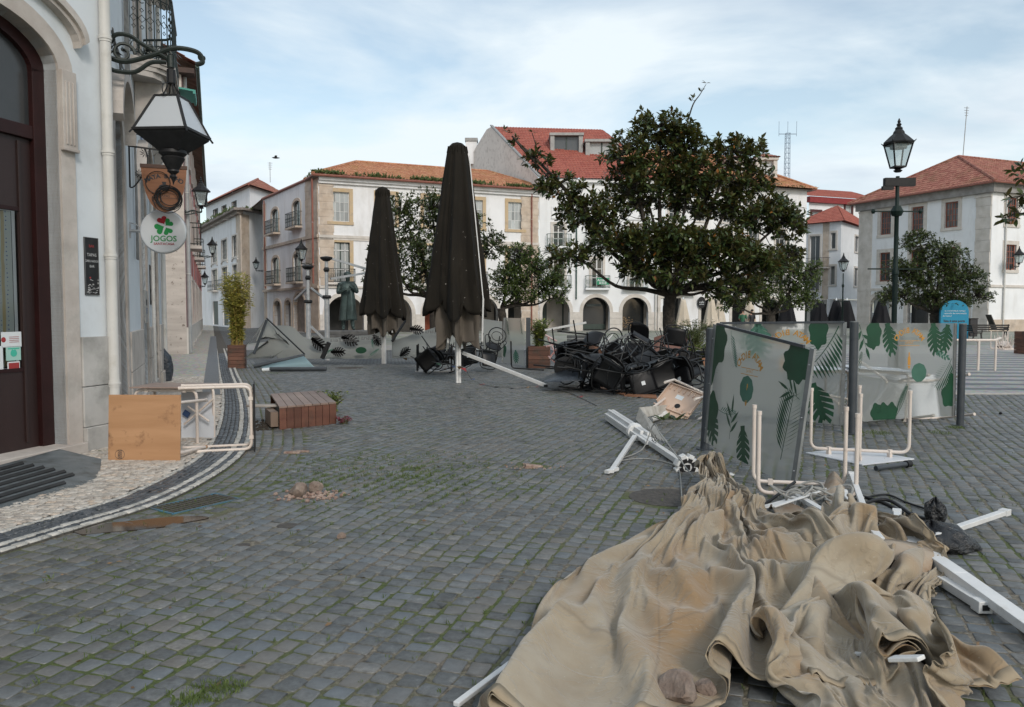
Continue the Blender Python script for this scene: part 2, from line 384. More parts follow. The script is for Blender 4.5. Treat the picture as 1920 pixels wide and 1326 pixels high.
SHEET_HEAP = cloth_sim(np.dstack([g*[1.35, 2.5], np.zeros((n, n))]).reshape(-1, 3), np.dstack([xy[..., 0]*(.78+.22*np.cos(g[..., 1]*1.6))+1.92+.40*xy[..., 1], xy[..., 1]+4.22, np.abs(z)+.05]).reshape(-1, 3), n, n, 28, 1.1)
# ============================================================ ground
random.seed(4); rng = np.random.default_rng(4)
def island_rand(t):
 g = N(t, 'ShaderNodeNewGeometry'); oi = N(t, 'ShaderNodeObjectInfo'); a = N(t, 'ShaderNodeMath', operation='ADD')
 lk(t, g.outputs['Random Per Island'], a.inputs[0]); lk(t, oi.outputs['Random'], a.inputs[1])
 f = N(t, 'ShaderNodeMath', operation='FRACT'); lk(t, a.outputs[0], f.inputs[0]); return f.outputs[0], g
def stone_mat(name, stops, rough=(.38, .7), speck=(.3, .3, .28), bst=.5, bd=.004, big=None, moss=0.0):
 m, t, b, o = newmat(name); r, g = island_rand(t); pos = g.outputs['Position']
 col = ramp(t, r, stops)
 rf = ramp(t, r, [(0, .9), (.45, .75), (.55, .35), (.8, .25), (1, .8)]); col = mixc(t, rf, col, ramp(t, noise(t, 30, 7, pos, rough=.78), [(.3, .40), (.7, 1.5)]), 'MULTIPLY')
 col = mixc(t, ramp(t, noise(t, 9, 7, pos, rough=.7), [(.6, 0), (.72, .45)]), col, speck)
 if big: col = mixc(t, ramp(t, noise(t, .55, 4, pos), [(.42, 0), (.62, 1)]), col, big)
 if moss: col = mixc(t, ramp(t, noise(t, 2.2, 9, pos, rough=.72), [(.62, 0), (.72, moss)]), col, (.06, .075, .025))
 lk(t, col, b.inputs['Base Color']); lk(t, ramp(t, noise(t, 5, 5, pos), [(.35, rough[0]), (.65, rough[1])]), b.inputs['Roughness'])
 b.inputs['Specular IOR Level'].default_value = .55
 bump(t, b, noise(t, 45, 6, pos, rough=.65), bst, bd); return m
M_cob = stone_mat('cobble stone', [(0, (.075, .078, .076)), (.3, (.100, .106, .106)), (.5, (.118, .122, .120)), (.65, (.125, .118, .106)), (.82, (.108, .122, .132)), (1, (.155, .150, .138))], moss=.4)
M_lime = stone_mat('limestone sett', [(0, (.34, .30, .26)), (.4, (.42, .38, .33)), (.8, (.50, .46, .41)), (1, (.46, .37, .29))], (.55, .8), (.20, .19, .17))
M_white = stone_mat('white sett', [(0, (.34, .33, .30)), (1, (.50, .48, .44))], (.55, .8), (.22, .22, .2))
M_basalt = stone_mat('basalt sett', [(0, (.035, .042, .05)), (1, (.085, .092, .10))], (.3, .6), (.12, .12, .12))
def joint_mat():
 m, t, b, o = newmat('mossy joint soil'); g = N(t, 'ShaderNodeNewGeometry'); pos = g.outputs['Position']
 soil = ramp(t, noise(t, 30, 6, pos, rough=.7), [(.35, (.06, .052, .038)), (.52, (.15, .13, .10)), (.72, (.30, .27, .21))])
 moss = ramp(t, noise(t, 40, 6, pos, rough=.7), [(.3, (.030, .042, .010)), (.6, (.080, .105, .022)), (.85, (.15, .17, .05))])
 f = ramp(t, noise(t, .9, 8, pos, rough=.62), [(.42, 0), (.56, 1)])
 near = mixc(t, f, soil, moss)
 mp = N(t, 'ShaderNodeMapping'); mp.inputs['Rotation'].default_value = (0, 0, R(17.5)); lk(t, pos, mp.inputs[0])
 br = N(t, 'ShaderNodeTexBrick'); lk(t, mp.outputs[0], br.inputs['Vector'])
 for k, v in (('Scale', 1), ('Brick Width', .125), ('Row Height', .125), ('Mortar Size', .014), ('Mortar Smooth', .3)): br.inputs[k].default_value = v
 br.inputs['Color1'].default_value = (.09, .10, .107, 1); br.inputs['Color2'].default_value = (.14, .147, .15, 1); br.inputs['Mortar'].default_value = (.035, .036, .03, 1)
 far = mixc(t, .6, br.outputs['Color'], ramp(t, noise(t, .5, 8, pos), [(.3, .7), (.7, 1.3)]), 'MULTIPLY')
 ln = N(t, 'ShaderNodeSeparateXYZ'); lk(t, pos, ln.inputs[0])
 lk(t, mixc(t, ramp(t, ln.outputs['Y'], [(0, 0), (.999, 0), (1, 1)]), near, far), b.inputs['Base Color'])
 mr = N(t, 'ShaderNodeMath', operation='GREATER_THAN'); mr.inputs[1].default_value = 24.1; lk(t, ln.outputs['Y'], mr.inputs[0])
 mm = mixc(t, mr.outputs[0], near, far); lk(t, mm, b.inputs['Base Color'])
 b.inputs['Roughness'].default_value = .8; bump(t, b, noise(t, 90, 5, pos), .9, .01); return m
M_joint = joint_mat()
mb = MB(); mb.quad((-500, -60, -.0045), (500, -60, -.0045), (500, 900, -.0045), (-500, 900, -.0045))
ground = mb.build('ground', M_joint, kind='structure')
CURB = [G(-260, 1122)+(G(-260, 1122)-G(0, 1040))*k for k in (6, 4, 3, 2, 1)] + [G(u, v) for u, v in ((-260, 1122), (0, 1040), (160, 990), (300, 946), (385, 905), (440, 868), (466, 838), (474, 800), (470, 760), (458, 724), (446, 700), (431, 664), (418, 634))]
d_ = (CURB[-1]-CURB[-2]).normalized(); CURB += [CURB[-1]+d_*k for k in (5, 12, 25, 40, 60)]
CURB = spline(CURB, 8); CN = np.array([(p.x, p.y) for p in CURB])
seg = CN[1:]-CN[:-1]; sl = np.linalg.norm(seg, axis=1); cum = np.concatenate([[0], np.cumsum(sl)])
def curb_at(s, d):
 """point at arc length s, offset d to the left (towards the houses), and the heading"""
 i = int(np.clip(np.searchsorted(cum, s)-1, 0, len(sl)-1)); f = (s-cum[i])/sl[i]; t = seg[i]/sl[i]
 j = min(i+1, len(sl)-1); t2 = seg[j]/sl[j]; t = t*(1-f)+t2*f; t /= np.linalg.norm(t)
 p = CN[i]+seg[i]*f; return p + np.array([-t[1], t[0]])*d, math.atan2(t[1], t[0])
def curb_sd(pts):
 """signed distance to the curb line, positive towards the houses"""
 out = np.empty(len(pts))
 for k0 in range(0, len(pts), 4000):
  p = pts[k0:k0+4000, None, :]; ap = p-CN[None, :-1]; h = np.clip((ap*seg).sum(2)/(sl**2), 0, 1)
  dv = ap-seg[None]*h[..., None]; dd = np.linalg.norm(dv, axis=2); i = dd.argmin(1); r = np.arange(len(i))
  cr = seg[i, 0]*ap[r, i, 1]-seg[i, 1]*ap[r, i, 0]; out[k0:k0+4000] = dd[r, i]*np.sign(cr)
 return out
def stones_mesh(name, c, ang, sz, top, mtl, cut=.16, inset=.008, depth=.03, jit=.006, tilt=.02, z0=0.0):
 n = len(c); c = np.asarray(c); ang = np.asarray(ang); sz = np.asarray(sz); top = np.broadcast_to(top, (n,))
 a, b = sz[:, 0]/2, sz[:, 1]/2; k = cut*np.minimum(a, b)*2*rng.uniform(.35, 1, (8, n))
 X = np.stack([a-k[0], a, a, a-k[1], -a+k[2], -a, -a, -a+k[3]], 1); Y = np.stack([-b, -b+k[4], b-k[5], b, b, b-k[6], -b+k[7], -b], 1)
 X = X+rng.uniform(-jit, jit, X.shape); Y = Y+rng.uniform(-jit, jit, Y.shape)
 rings = []
 for ins, z in ((inset, 0.0), (inset*.12, -inset*.55), (0, -depth)):
  x = X*(1-ins/a[:, None]); y = Y*(1-ins/b[:, None])
  tz = top[:, None]+z+(x*rng.uniform(-tilt, tilt, (n, 1))*1.0+y*0 if ins == inset else 0)
  ca, sa = np.cos(ang)[:, None], np.sin(ang)[:, None]
  rings.append(np.stack([c[:, 0:1]+x*ca-y*sa, c[:, 1:2]+x*sa+y*ca, np.broadcast_to(tz, x.shape)+z0], 2))
 V = np.stack(rings, 1).reshape(-1, 3)
 base = (np.arange(n)*24)[:, None]; topf = base+np.arange(8)[None]
 q = []
 for r_ in (0, 1):
  for i in range(8): j = (i+1) % 8; q.append([8*(r_+1)+i, 8*(r_+1)+j, 8*r_+j, 8*r_+i])
 q = np.array(q).reshape(1, -1)+base
 loops = np.concatenate([topf, q], 1).reshape(-1); cnt = np.tile(np.array([8]+[4]*16), n); st = np.concatenate([[0], np.cumsum(cnt)[:-1]])
 me = bpy.data.meshes.new(name); me.vertices.add(len(V)); me.vertices.foreach_set('co', V.astype(np.float32).ravel())
 me.loops.add(len(loops)); me.loops.foreach_set('vertex_index', loops.astype(np.int32)); me.polygons.add(len(cnt)); me.polygons.foreach_set('loop_start', st.astype(np.int32))
 me.materials.append(mtl); me.update(calc_edges=True); me.validate(); return me
def lay(name, c, ang, sz, top, mtl, parent, n_single=0, **k):
 """nearest n_single stones as objects of their own, the rest as one mesh"""
 c = np.asarray(c); ang = np.asarray(ang); sz = np.asarray(sz); top = np.broadcast_to(top, (len(c),)).copy()
 if n_single:
  vis = (np.abs(c[:, 0]/np.maximum(c[:, 1], .1)) < .68) & (c[:, 1] > 3.05); order = np.where(vis, c[:, 1], 1e9).argsort()[:n_single]
  var = [stones_mesh(name, [(0, 0)], [0], [sz.mean(0)], [0.0], mtl, **k) for _ in range(14)]; ms = sz.mean(0)
  for i in order:
   o = link(name, random.choice(var), parent); o.location = (c[i, 0], c[i, 1], top[i]); o.rotation_euler = (0, 0, ang[i]+random.choice((0, math.pi)))
   o.scale = (sz[i, 0]/ms[0], sz[i, 1]/ms[1], 1)
  keep = np.ones(len(c), bool); keep[order] = False; c, ang, sz, top = c[keep], ang[keep], sz[keep], top[keep]
 o = link(name+'_field', stones_mesh(name+'_field', c, ang, sz, top, mtl, **k), parent); o['kind'] = 'stuff'; return o
TH = R(17.5); D = np.array([math.sin(TH), math.cos(TH)]); Eh = np.array([math.cos(TH), -math.sin(TH)])
cc_, aa_, ss_ = [], [], []
CW = .121
for r in range(-150, 200):
 v0 = r*CW; u = -6+rng.uniform(0, .12); L = []
 while u < 27:
  l = rng.uniform(.098, .142); L.append((u+l/2, l)); u += l
 L = np.array(L); wob = .018*np.sin(L[:, 0]*.8+r*.05)+.008*np.sin(L[:, 0]*2.1+1.3+r*.11)+rng.normal(0, .0045, len(L))+ .006*(L[:, 0]-8)*0
 bend = .006*np.maximum(L[:, 0]-5, 0)**2
 p = D[None]*L[:, :1]+Eh[None]*(v0+wob+bend)[:, None]
 slope = .018*.8*np.cos(L[:, 0]*.8+r*.05)+.008*2.1*np.cos(L[:, 0]*2.1+1.3+r*.11)
 cc_.append(p); aa_.append(np.pi/2-TH-slope+rng.uniform(-.07, .07, len(L))); ss_.append(np.stack([L[:, 1]-rng.uniform(.010, .020, len(L)), np.full(len(L), CW-.011)-rng.uniform(0, .014, len(L))], 1))
c = np.concatenate(cc_); a = np.concatenate(aa_); sz = np.concatenate(ss_)
keep = (c[:, 1] > 2.6) & (c[:, 1] < 24.2) & (c[:, 0] > -.72*c[:, 1]-1.2) & (c[:, 0] < .75*c[:, 1]+3)
keep &= ~((c[:, 1] > 15.3) & (c[:, 0] > 8.6))
c, a, sz = c[keep], a[keep], sz[keep]
sdv = curb_sd(c); BR = 5
k_ = sdv < -(BR*.125+.065-.04); c, a, sz = c[k_], a[k_], sz[k_]
HOLES = [(G(1252, 932), .36), (G(995, 874), .16), (G(372, 947), 0), (G(540, 985), .09), (G(455, 1022), .06)]
for q, r_ in HOLES:
 k_ = np.hypot(c[:, 0]-q.x, c[:, 1]-q.y) > r_; c, a, sz = c[k_], a[k_], sz[k_]
GR0, GR1 = G(300, 958), G(428, 930)
gd = (GR1-GR0).normalized(); gc = (GR0+GR1)/2
top = rng.normal(0, .0012, len(c)) + .0015*np.sin(c[:, 0]*1.1)*np.cos(c[:, 1]*.7)
def in_grate(c):
 rx = (c[:, 0]-gc.x)*gd.x+(c[:, 1]-gc.y)*gd.y; ry = -(c[:, 0]-gc.x)*gd.y+(c[:, 1]-gc.y)*gd.x
 return (np.abs(rx) < .33) & (np.abs(ry) < .19)
k_ = ~in_grate(c); c, a, sz, top = c[k_], a[k_], sz[k_], top[k_]
lay('cobble', c, a, sz, top, M_cob, ground, 290, cut=.13, inset=.0045, jit=.0065, tilt=.022)
cc_, aa_, ss_ = [], [], []
for k in range(BR):
 s = rng.uniform(0, .1)
 while s < cum[-1]-1:
  l = rng.uniform(.10, .15); p, an = curb_at(s+l/2, -(k+.5)*.125-.01)
  if 2.6 < p[1] < 26 and p[0] > -.72*p[1]-.6: cc_.append(p); aa_.append(an+rng.uniform(-.04, .04)); ss_.append((l-.014, .113-rng.uniform(0, .01)))
  s += l
c, a, sz = np.array(cc_), np.array(aa_), np.array(ss_); k_ = ~in_grate(c)
o = lay('curb_row_cobble', c[k_], a[k_], sz[k_], rng.normal(0, .002, k_.sum()), M_cob, ground, 0, jit=.005)
M_sand = mat('sandy joint', (.045, .042, .036), (.11, .10, .085), 40, .9, bs=120, bst=.6)
SWZ = .022
mb = MB(); n = len(CURB)
for i in range(n-1):
 t0 = (CURB[min(i+1, n-1)]-CURB[max(i-1, 0)]).normalized(); t1 = (CURB[min(i+2, n-1)]-CURB[i]).normalized()
 l0 = CURB[i]+Vector((-t0.y, t0.x, 0))*9; l1 = CURB[i+1]+Vector((-t1.y, t1.x, 0))*9
 z = Vector((0, 0, SWZ-.012)); dz = Vector((0, 0, -.05))
 mb.quad(CURB[i]+z, CURB[i+1]+z, l1+z, l0+z); mb.quad(CURB[i]+dz, CURB[i+1]+dz, CURB[i+1]+z, CURB[i]+z)
sidewalk = mb.build('sidewalk', M_sand, kind='structure')
def curb_line(name, d, wdt, l0, l1, mtl, smax_y=34, jit=.004, single=0):
 C_, A_, S_ = [], [], []; s = rng.uniform(0, .08)
 while s < cum[-1]-1:
  l = rng.uniform(l0, l1); p, an = curb_at(s+l/2, d)
  if 2.6 < p[1] < smax_y and p[0] > -.72*p[1]-.6: C_.append(p); A_.append(an+rng.uniform(-.05, .05)); S_.append((l-.006, wdt-rng.uniform(.002, .010)))
  s += l
 return C_, A_, S_
Cw, Aw, Sw = [], [], []
for d in (.035, .155):
 x = curb_line('w', d, .062, .07, .12, None); Cw += x[0]; Aw += x[1]; Sw += x[2]
lay('white_edging_stone', Cw, Aw, Sw, rng.normal(SWZ, .0015, len(Cw)), M_white, sidewalk, 140, cut=.12, inset=.005, jit=.005, depth=.02)
Cb, Ab, Sb = [], [], []
for d in (.095, .215, .272, .328, .384):
 x = curb_line('b', d, .055, .05, .085, None, 30); Cb += x[0]; Ab += x[1]; Sb += x[2]
lay('dark_edging_stone', Cb, Ab, Sb, rng.normal(SWZ-.001, .002, len(Cb)), M_basalt, sidewalk, 0, cut=.2, inset=.005, jit=.006, depth=.02)
x = curb_line('w', .445, .05, .06, .10, None);
lay('inner_edging_stone', x[0], x[1], x[2], rng.normal(SWZ, .0015, len(x[0])), M_white, sidewalk, 0, cut=.14, inset=.005, jit=.006, depth=.02)
g = []
th = R(-8); ex = np.array([math.cos(th), math.sin(th)]); ey = np.array([-math.sin(th), math.cos(th)])
for r in range(0, 330):
 y = r*.066; x0 = -14+rng.uniform(0, .06)
 while x0 < 2:
  l = rng.uniform(.055, .095); xx = x0+l/2; yy = y+.012*math.sin(xx*3+r*.3)
  p = ex*xx+ey*yy; g.append((p[0], p[1]+.0, l)); x0 += l
g = np.array(g); c = g[:, :2]; k_ = (c[:, 1] > 3.6) & (c[:, 1] < 19.5) & (c[:, 0] > -.70*c[:, 1]-.3) & (c[:, 0] < -.2); c = c[k_]; l = g[k_, 2]
sdv = curb_sd(c); k_ = (sdv > .49) & (sdv < 5.2); c, l = c[k_], l[k_]
K0 = np.array([-4.75, 9.47]); d1 = np.array([math.sin(R(14)), math.cos(R(14))]); d2 = np.array([-.350, .937])
b1 = (c-K0)@np.array([-d1[1], d1[0]]); b2 = (c-K0)@np.array([-d2[1], d2[0]])
inb = (b1 > .02) & (((c-K0)@d1) < 0) | (b2 > .02) & (((c-K0)@d1) >= 0); c, l = c[~inb], l[~inb]
lay('paving_stone', c, th+rng.uniform(-.16, .16, len(c)), np.stack([l-.006, np.full(len(c), .060)], 1), rng.normal(SWZ, .002, len(c)), M_lime, sidewalk, 290, cut=.26, inset=.004, jit=.006, depth=.02)
def far_pave_mat():
 m, t, b, o = newmat('far limestone paving'); g_ = N(t, 'ShaderNodeNewGeometry'); pos = g_.outputs['Position']
 v = N(t, 'ShaderNodeTexVoronoi'); v.inputs['Scale'].default_value = 14; lk(t, pos, v.inputs['Vector'])
 col = mixc(t, .35, (.36, .335, .30), v.outputs['Color'], 'OVERLAY'); col = mixc(t, ramp(t, noise(t, 8, 6, pos), [(.4, 0), (.7, .5)]), col, (.2, .185, .16))
 lk(t, col, b.inputs['Base Color']); b.inputs['Roughness'].default_value = .7; bump(t, b, v.outputs['Distance'], .4, .01); return m
M_farp = far_pave_mat()
mb = MB(); prev = None; s = 0
while s < cum[-1]-1:
 p, an = curb_at(s, .47); q, _ = curb_at(s, 9)
 if p[1] > 19.3:
  if prev: mb.quad((*prev[0], SWZ), (*p, SWZ), (*q, SWZ), (*prev[1], SWZ))
  prev = (p, q)
 s += .5
mb.build('far_paving', M_farp, sidewalk)
mb = MB(); prev = None
for i in range(60):
 y = 15+i*.6; x = -4.75-.3735*(y-9.47); a_, b_ = (x+.95, y), (x+1.3, y)
 if prev: mb.quad((*prev[0], SWZ+.006), (*prev[1], SWZ+.006), (*b_, SWZ+.006), (*a_, SWZ+.006))
 prev = (a_, b_)
M_bas2 = mat('basalt band', (.07, .075, .08), (.14, .145, .15), 30, .5, bs=60, bst=.6)
mb.build('dark_paving_band', M_bas2, sidewalk)
def plaza_mat():
 m, t, b, o = newmat('pale plaza setts'); g_ = N(t, 'ShaderNodeNewGeometry'); pos = g_.outputs['Position']
 sp = N(t, 'ShaderNodeSeparateXYZ'); lk(t, pos, sp.inputs[0])
 ma = N(t, 'ShaderNodeMath', operation='MULTIPLY_ADD'); ma.inputs[1].default_value = 1/1.15; ma.inputs[2].default_value = 0; lk(t, sp.outputs['Y'], ma.inputs[0])
 ad_ = N(t, 'ShaderNodeMath', operation='MULTIPLY_ADD'); ad_.inputs[1].default_value = .10; lk(t, sp.outputs['X'], ad_.inputs[0]); lk(t, ma.outputs[0], ad_.inputs[2])
 fr = N(t, 'ShaderNodeMath', operation='FRACT'); lk(t, ad_.outputs[0], fr.inputs[0])
 st = ramp(t, fr.outputs[0], [(0, 0), (.02, 1), (.38, 1), (.42, 0)])
 v = N(t, 'ShaderNodeTexVoronoi'); v.inputs['Scale'].default_value = 15; lk(t, pos, v.inputs['Vector'])
 base = ramp(t, noise(t, 3, 7, pos), [(.3, (.22, .215, .20)), (.7, (.34, .33, .31))])
 lt = N(t, 'ShaderNodeMath', operation='LESS_THAN'); lt.inputs[1].default_value = 30; lk(t, sp.outputs['Y'], lt.inputs[0])
 mm = N(t, 'ShaderNodeMath', operation='MULTIPLY'); lk(t, lt.outputs[0], mm.inputs[0]); lk(t, st, mm.inputs[1])
 col = mixc(t, mm.outputs[0], base, (.10, .105, .11)); col = mixc(t, .25, col, v.outputs['Color'], 'OVERLAY')
 gr = N(t, 'ShaderNodeMath', operation='GREATER_THAN'); gr.inputs[1].default_value = 38; lk(t, sp.outputs['Y'], gr.inputs[0])
 gg = N(t, 'ShaderNodeMath', operation='MULTIPLY'); lk(t, gr.outputs[0], gg.inputs[0]); lk(t, ramp(t, noise(t, .35, 5, pos), [(.35, 0), (.6, .7)]), gg.inputs[1])
 col = mixc(t, gg.outputs[0], col, (.12, .15, .085))
 lk(t, col, b.inputs['Base Color']); b.inputs['Roughness'].default_value = .6; return m
M_plaza = plaza_mat()
mb = MB(); mb.quad((8.7, 15.45, .002), (60, 15.45, .002), (60, 75, .002), (8.7, 75, .002)); mb.quad((-13, 33, -.002), (8.7, 33, -.002), (8.7, 75, -.002), (-13, 75, -.002))
mb.build('plaza_paving', M_plaza, kind='structure')
mb = MB(); mb.box(8.55, 15.30, -.02, 60, 15.45, .02); mb.build('plaza_edging', mat('edging stone', (.34, .33, .31), (.45, .43, .4), 9, .7), kind='structure')
def tufts(name, spots, mtl, hmin, hmax):
 mb = MB()
 for (x, y, r, n) in spots:
  for _ in range(n):
   a = random.uniform(0, 6.28); q = r*math.sqrt(random.random()); px, py = x+q*math.cos(a)*1.0, y+q*math.sin(a)
   h = random.uniform(hmin, hmax)*random.uniform(.4, 1); b = random.uniform(0, 6.28); wv = random.uniform(.0015, .003); le = random.uniform(.1, .9)*h
   dx_, dy_ = math.cos(b)*wv, math.sin(b)*wv; lx, ly = math.sin(b)*le, -math.cos(b)*le
   mb.add([(px-dx_, py-dy_, -.01), (px+dx_, py+dy_, -.01), (px+dx_*.6+lx*.4, py+dy_*.6+ly*.4, h*.65), (px+lx, py+ly, h)], [(0, 1, 2), (0, 2, 3)])
 return mb.build(name, mtl, kind='stuff')
M_grass = mat('grass blades', (.05, .085, .018), (.12, .16, .045), 30, .6)
sp = []
for _ in range(520):     # weeds follow the courses of the paving in the middle of the square
 u = random.gauss(720, 120); v = random.gauss(892, 26)
 if not (500 < u < 1130 and 845 < v < 960): continue
 g0 = G(u, v); row = round((g0.x*Eh[0]+g0.y*Eh[1]-CW/2)/CW)*CW+CW/2; al = g0.x*D[0]+g0.y*D[1]
 x, y = D[0]*al+Eh[0]*row, D[1]*al+Eh[1]*row; sp.append((x, y, random.uniform(.015, .035), 10))
for _ in range(900):
 y = random.uniform(3.2, 9); x = random.uniform(-.62, .64)*y; row = round((x*Eh[0]+y*Eh[1]-CW/2)/CW)*CW+CW/2; al = x*D[0]+y*D[1]
 if random.random() < .5: sp.append((D[0]*al+Eh[0]*row, D[1]*al+Eh[1]*row, .012, 5))
for (u, v, r, n) in ((385, 1300, .10, 260), (430, 1290, .07, 200), (350, 1318, .06, 150), (600, 912, .08, 220), (590, 905, .06, 120), (770, 895, .10, 160), (775, 880, .08, 120), (1230, 985, .07, 90), (1500, 800, .3, 200), (1790, 802, .12, 260), (1760, 812, .15, 200), (1640, 812, .2, 240), (195, 848, .06, 120), (520, 700, .25, 120), (490, 690, .2, 90)):
 g0 = G(u, v); sp.append((g0.x, g0.y, r, n))
tag(tufts('grass_tufts', sp, M_grass, .008, .04), 'short green grass and moss sprouting from the joints of the dark setts', 'grass')
# ============================================================ building at the left with the door, lamp and signs
random.seed(11)
M_wall_l = mat('blue shaded white render', (.56, .60, .63), (.62, .655, .68), 1.2, .85, bs=60, bst=.12, bd=.004, dirt=(.44, .455, .46), dscale=.8, dlo=.5, dhi=.8)  # white render; the bluish shade on this facade is put into its colour
M_stone_l = mat('weathered limestone', (.40, .355, .32), (.52, .48, .44), 2.5, .8, bs=35, bst=.35, bd=.006, dirt=(.25, .235, .21), dscale=1.6, dlo=.5, dhi=.78, wear=(.32, .3, .27))
M_stone_g = mat('grey plinth stone', (.34, .33, .315), (.47, .455, .43), 1.8, .8, bs=30, bst=.3, bd=.006, dirt=(.14, .14, .125), dscale=1.3, dlo=.48, dhi=.74)
M_brown = mat('dark red brown painted wood', (.018, .008, .007), (.027, .012, .011), 4, .5, bs=50, bst=.08, stretch=(1, 1, .15))
M_brown2 = mat('maroon painted frame', (.016, .004, .004), (.024, .006, .006), 4, .5, spec=.3)
M_iron = mat('black green iron', (.010, .016, .014), (.020, .028, .024), 15, .45, metal=.2, bs=80, bst=.2)
M_pipe = mat('cream drain pipe', (.50, .49, .46), (.58, .57, .545), 2, .5, dirt=(.34, .32, .27), dscale=2, dlo=.55, dhi=.8)
M_glassd, t_, b_, o_ = newmat('dark window glass'); b_.inputs['Base Color'].default_value = (.02, .022, .024, 1); b_.inputs['Roughness'].default_value = .08; b_.inputs['Specular IOR Level'].default_value = .6
M_curt = mat('patterned net curtain', (.50, .52, .46), (.58, .59, .52), 5, .9)
M_cable = mat('grey cable', (.10, .10, .10), (.20, .20, .19), 9, .6)
M_blk = mat('black metal', (.010, .010, .011), (.018, .018, .019), 12, .5, spec=.3)
KX, KY = -4.75, 9.47
O1 = Vector((KX, KY, 0))-5*Vector((math.sin(R(14)), math.cos(R(14)), 0)); K = Vector((KX, KY, 0)); D2 = Vector((-.350, .937, 0)).normalized()
hL = thing('corner_house', 'white corner house at the left with an arched dark red door', 'building', (KX, KY, 0))
F1 = Facade(hL, O1, K); F2 = Facade(hL, K, K+D2*9.6)
xd1 = 5-.733; xd0 = xd1-2.15; SPR, ARISE = 4.2, .48
ops1 = [(xd0, xd1, .12, SPR+ARISE, ARISE)]
mb = MB(); wall(mb, 5.0, 8.6, ops1, .34, n=20); mb.quad((5, 0, 0), (5, .4, 0), (5, .4, 8.6), (5, 0, 8.6))
F1.part(mb, 'wall', M_wall_l)
hTop = 8.6
mb = MB()
band(mb, [(xd0, .12)]+arc_pts(xd0, xd1, SPR+ARISE, ARISE, 20)+[(xd1, .12)], [(xd0-.2, .12)]+arc_pts(xd0-.2, xd1+.2, SPR+ARISE+.2, ARISE+.2, 20)+[(xd1+.2, .12)], -.03, .30)
F1.part(mb, 'door_surround', M_stone_l)
mb = MB()
for x0 in (xd1+.005, xd0-.205):
 mb = MB(); mb.box(x0, -.07, 3.38, x0+.2, -.028, 4.22)
 for k in range(3): mb.box(x0+.035+k*.05, -.082, 3.42, x0+.058+k*.05, -.068, 4.10)
 mb.box(x0-.01, -.085, 3.35, x0+.21, -.028, 3.385)
 F1.part(mb, 'pilaster_capital', M_stone_l, bevel=.006)
mb = MB(); band(mb, arc_pts(xd0-.38, xd1+.25, SPR+ARISE+.34, ARISE+.03, 24), arc_pts(xd0-.50, xd1+.37, SPR+ARISE+.48, ARISE+.05, 24), -.10, .0)
band(mb, arc_pts(xd0-.41, xd1+.28, SPR+ARISE+.38, ARISE+.03, 24), arc_pts(xd0-.47, xd1+.34, SPR+ARISE+.45, ARISE+.05, 24), -.14, -.10)
F1.part(mb, 'hood_mould', M_stone_l, smooth=40)
def plinth(F, x0, x1, y0=-.05, hs=((0, .28), (.285, .74), (.748, 1.31)), bl=.75, mtl=None, start=0):
 for j, (z0, z1) in enumerate(hs):
  x = x0
  while x < x1-.02:
   l = min(bl*random.uniform(.85, 1.15), x1-x);
   if x1-(x+l) < .15: l = x1-x
   mb = MB(); yy = y0-(.035 if j == 0 else 0)
   mb.box(x+.003, yy, z0, x+l-.003, .0, z1); F.part(mb, 'plinth_block', mtl or M_stone_g, bevel=.008); x += l
plinth(F1, xd1+.205, 4.985, bl=.6)
plinth(F1, 0, xd0-.205)
mb = MB(); mb.box(xd0-.2, -.10, 0, xd1+.2, .33, .126); F1.part(mb, 'door_step', M_stone_l, bevel=.01)
mb = MB()
yd = .22
dw = (xd0+.16, xd1-.16)
mb.box(xd1-.16, yd-.06, .12, xd1, yd+.06, SPR); mb.box(xd0, yd-.06, .12, xd0+.16, yd+.06, SPR)
band(mb, arc_pts(xd0+.16, xd1-.16, SPR+ARISE-.12, ARISE-.08, 20), arc_pts(xd0, xd1, SPR+ARISE, ARISE, 20), yd-.06, yd+.06)
mb.box(xd0+.16, yd-.05, 3.44, xd1-.16, yd+.05, 3.58)
door = F1.part(mb, 'door', M_brown2, bevel=.006)
mb = MB(); wd = (dw[0]+dw[1])/2
gx1 = F1.x(40, yd); gz0, gz1 = 1.0, 2.66
mb.box(gx1+.0, yd, .12, dw[1], yd+.05, 3.44); mb.box(dw[0], yd, .12, gx1, yd+.05, gz0); mb.box(dw[0], yd, gz1, gx1, yd+.05, 3.44)
mb.box(gx1, yd-.02, .2, gx1+.035, yd, 3.40)
F1.part(mb, 'door_leaf', M_brown, door, bevel=.004)
for zz in (gz0-.04, gz1): F1.part(MB().box(dw[0], yd-.012, zz, gx1+.02, yd, zz+.04), 'glazing_bead', M_brown2, door)
mb = MB(); n = 60
for i in range(n):
 xa, xb = dw[0]+(gx1-dw[0]-.03)*i/n, dw[0]+(gx1-dw[0]-.03)*(i+1)/n
 f = lambda x: yd+.055+.014*math.sin(x*42)+.006*math.sin(x*97)
 mb.quad((xa, f(xa), gz0+.02), (xb, f(xb), gz0+.02), (xb, f(xb), gz1-.01), (xa, f(xa), gz1-.01))
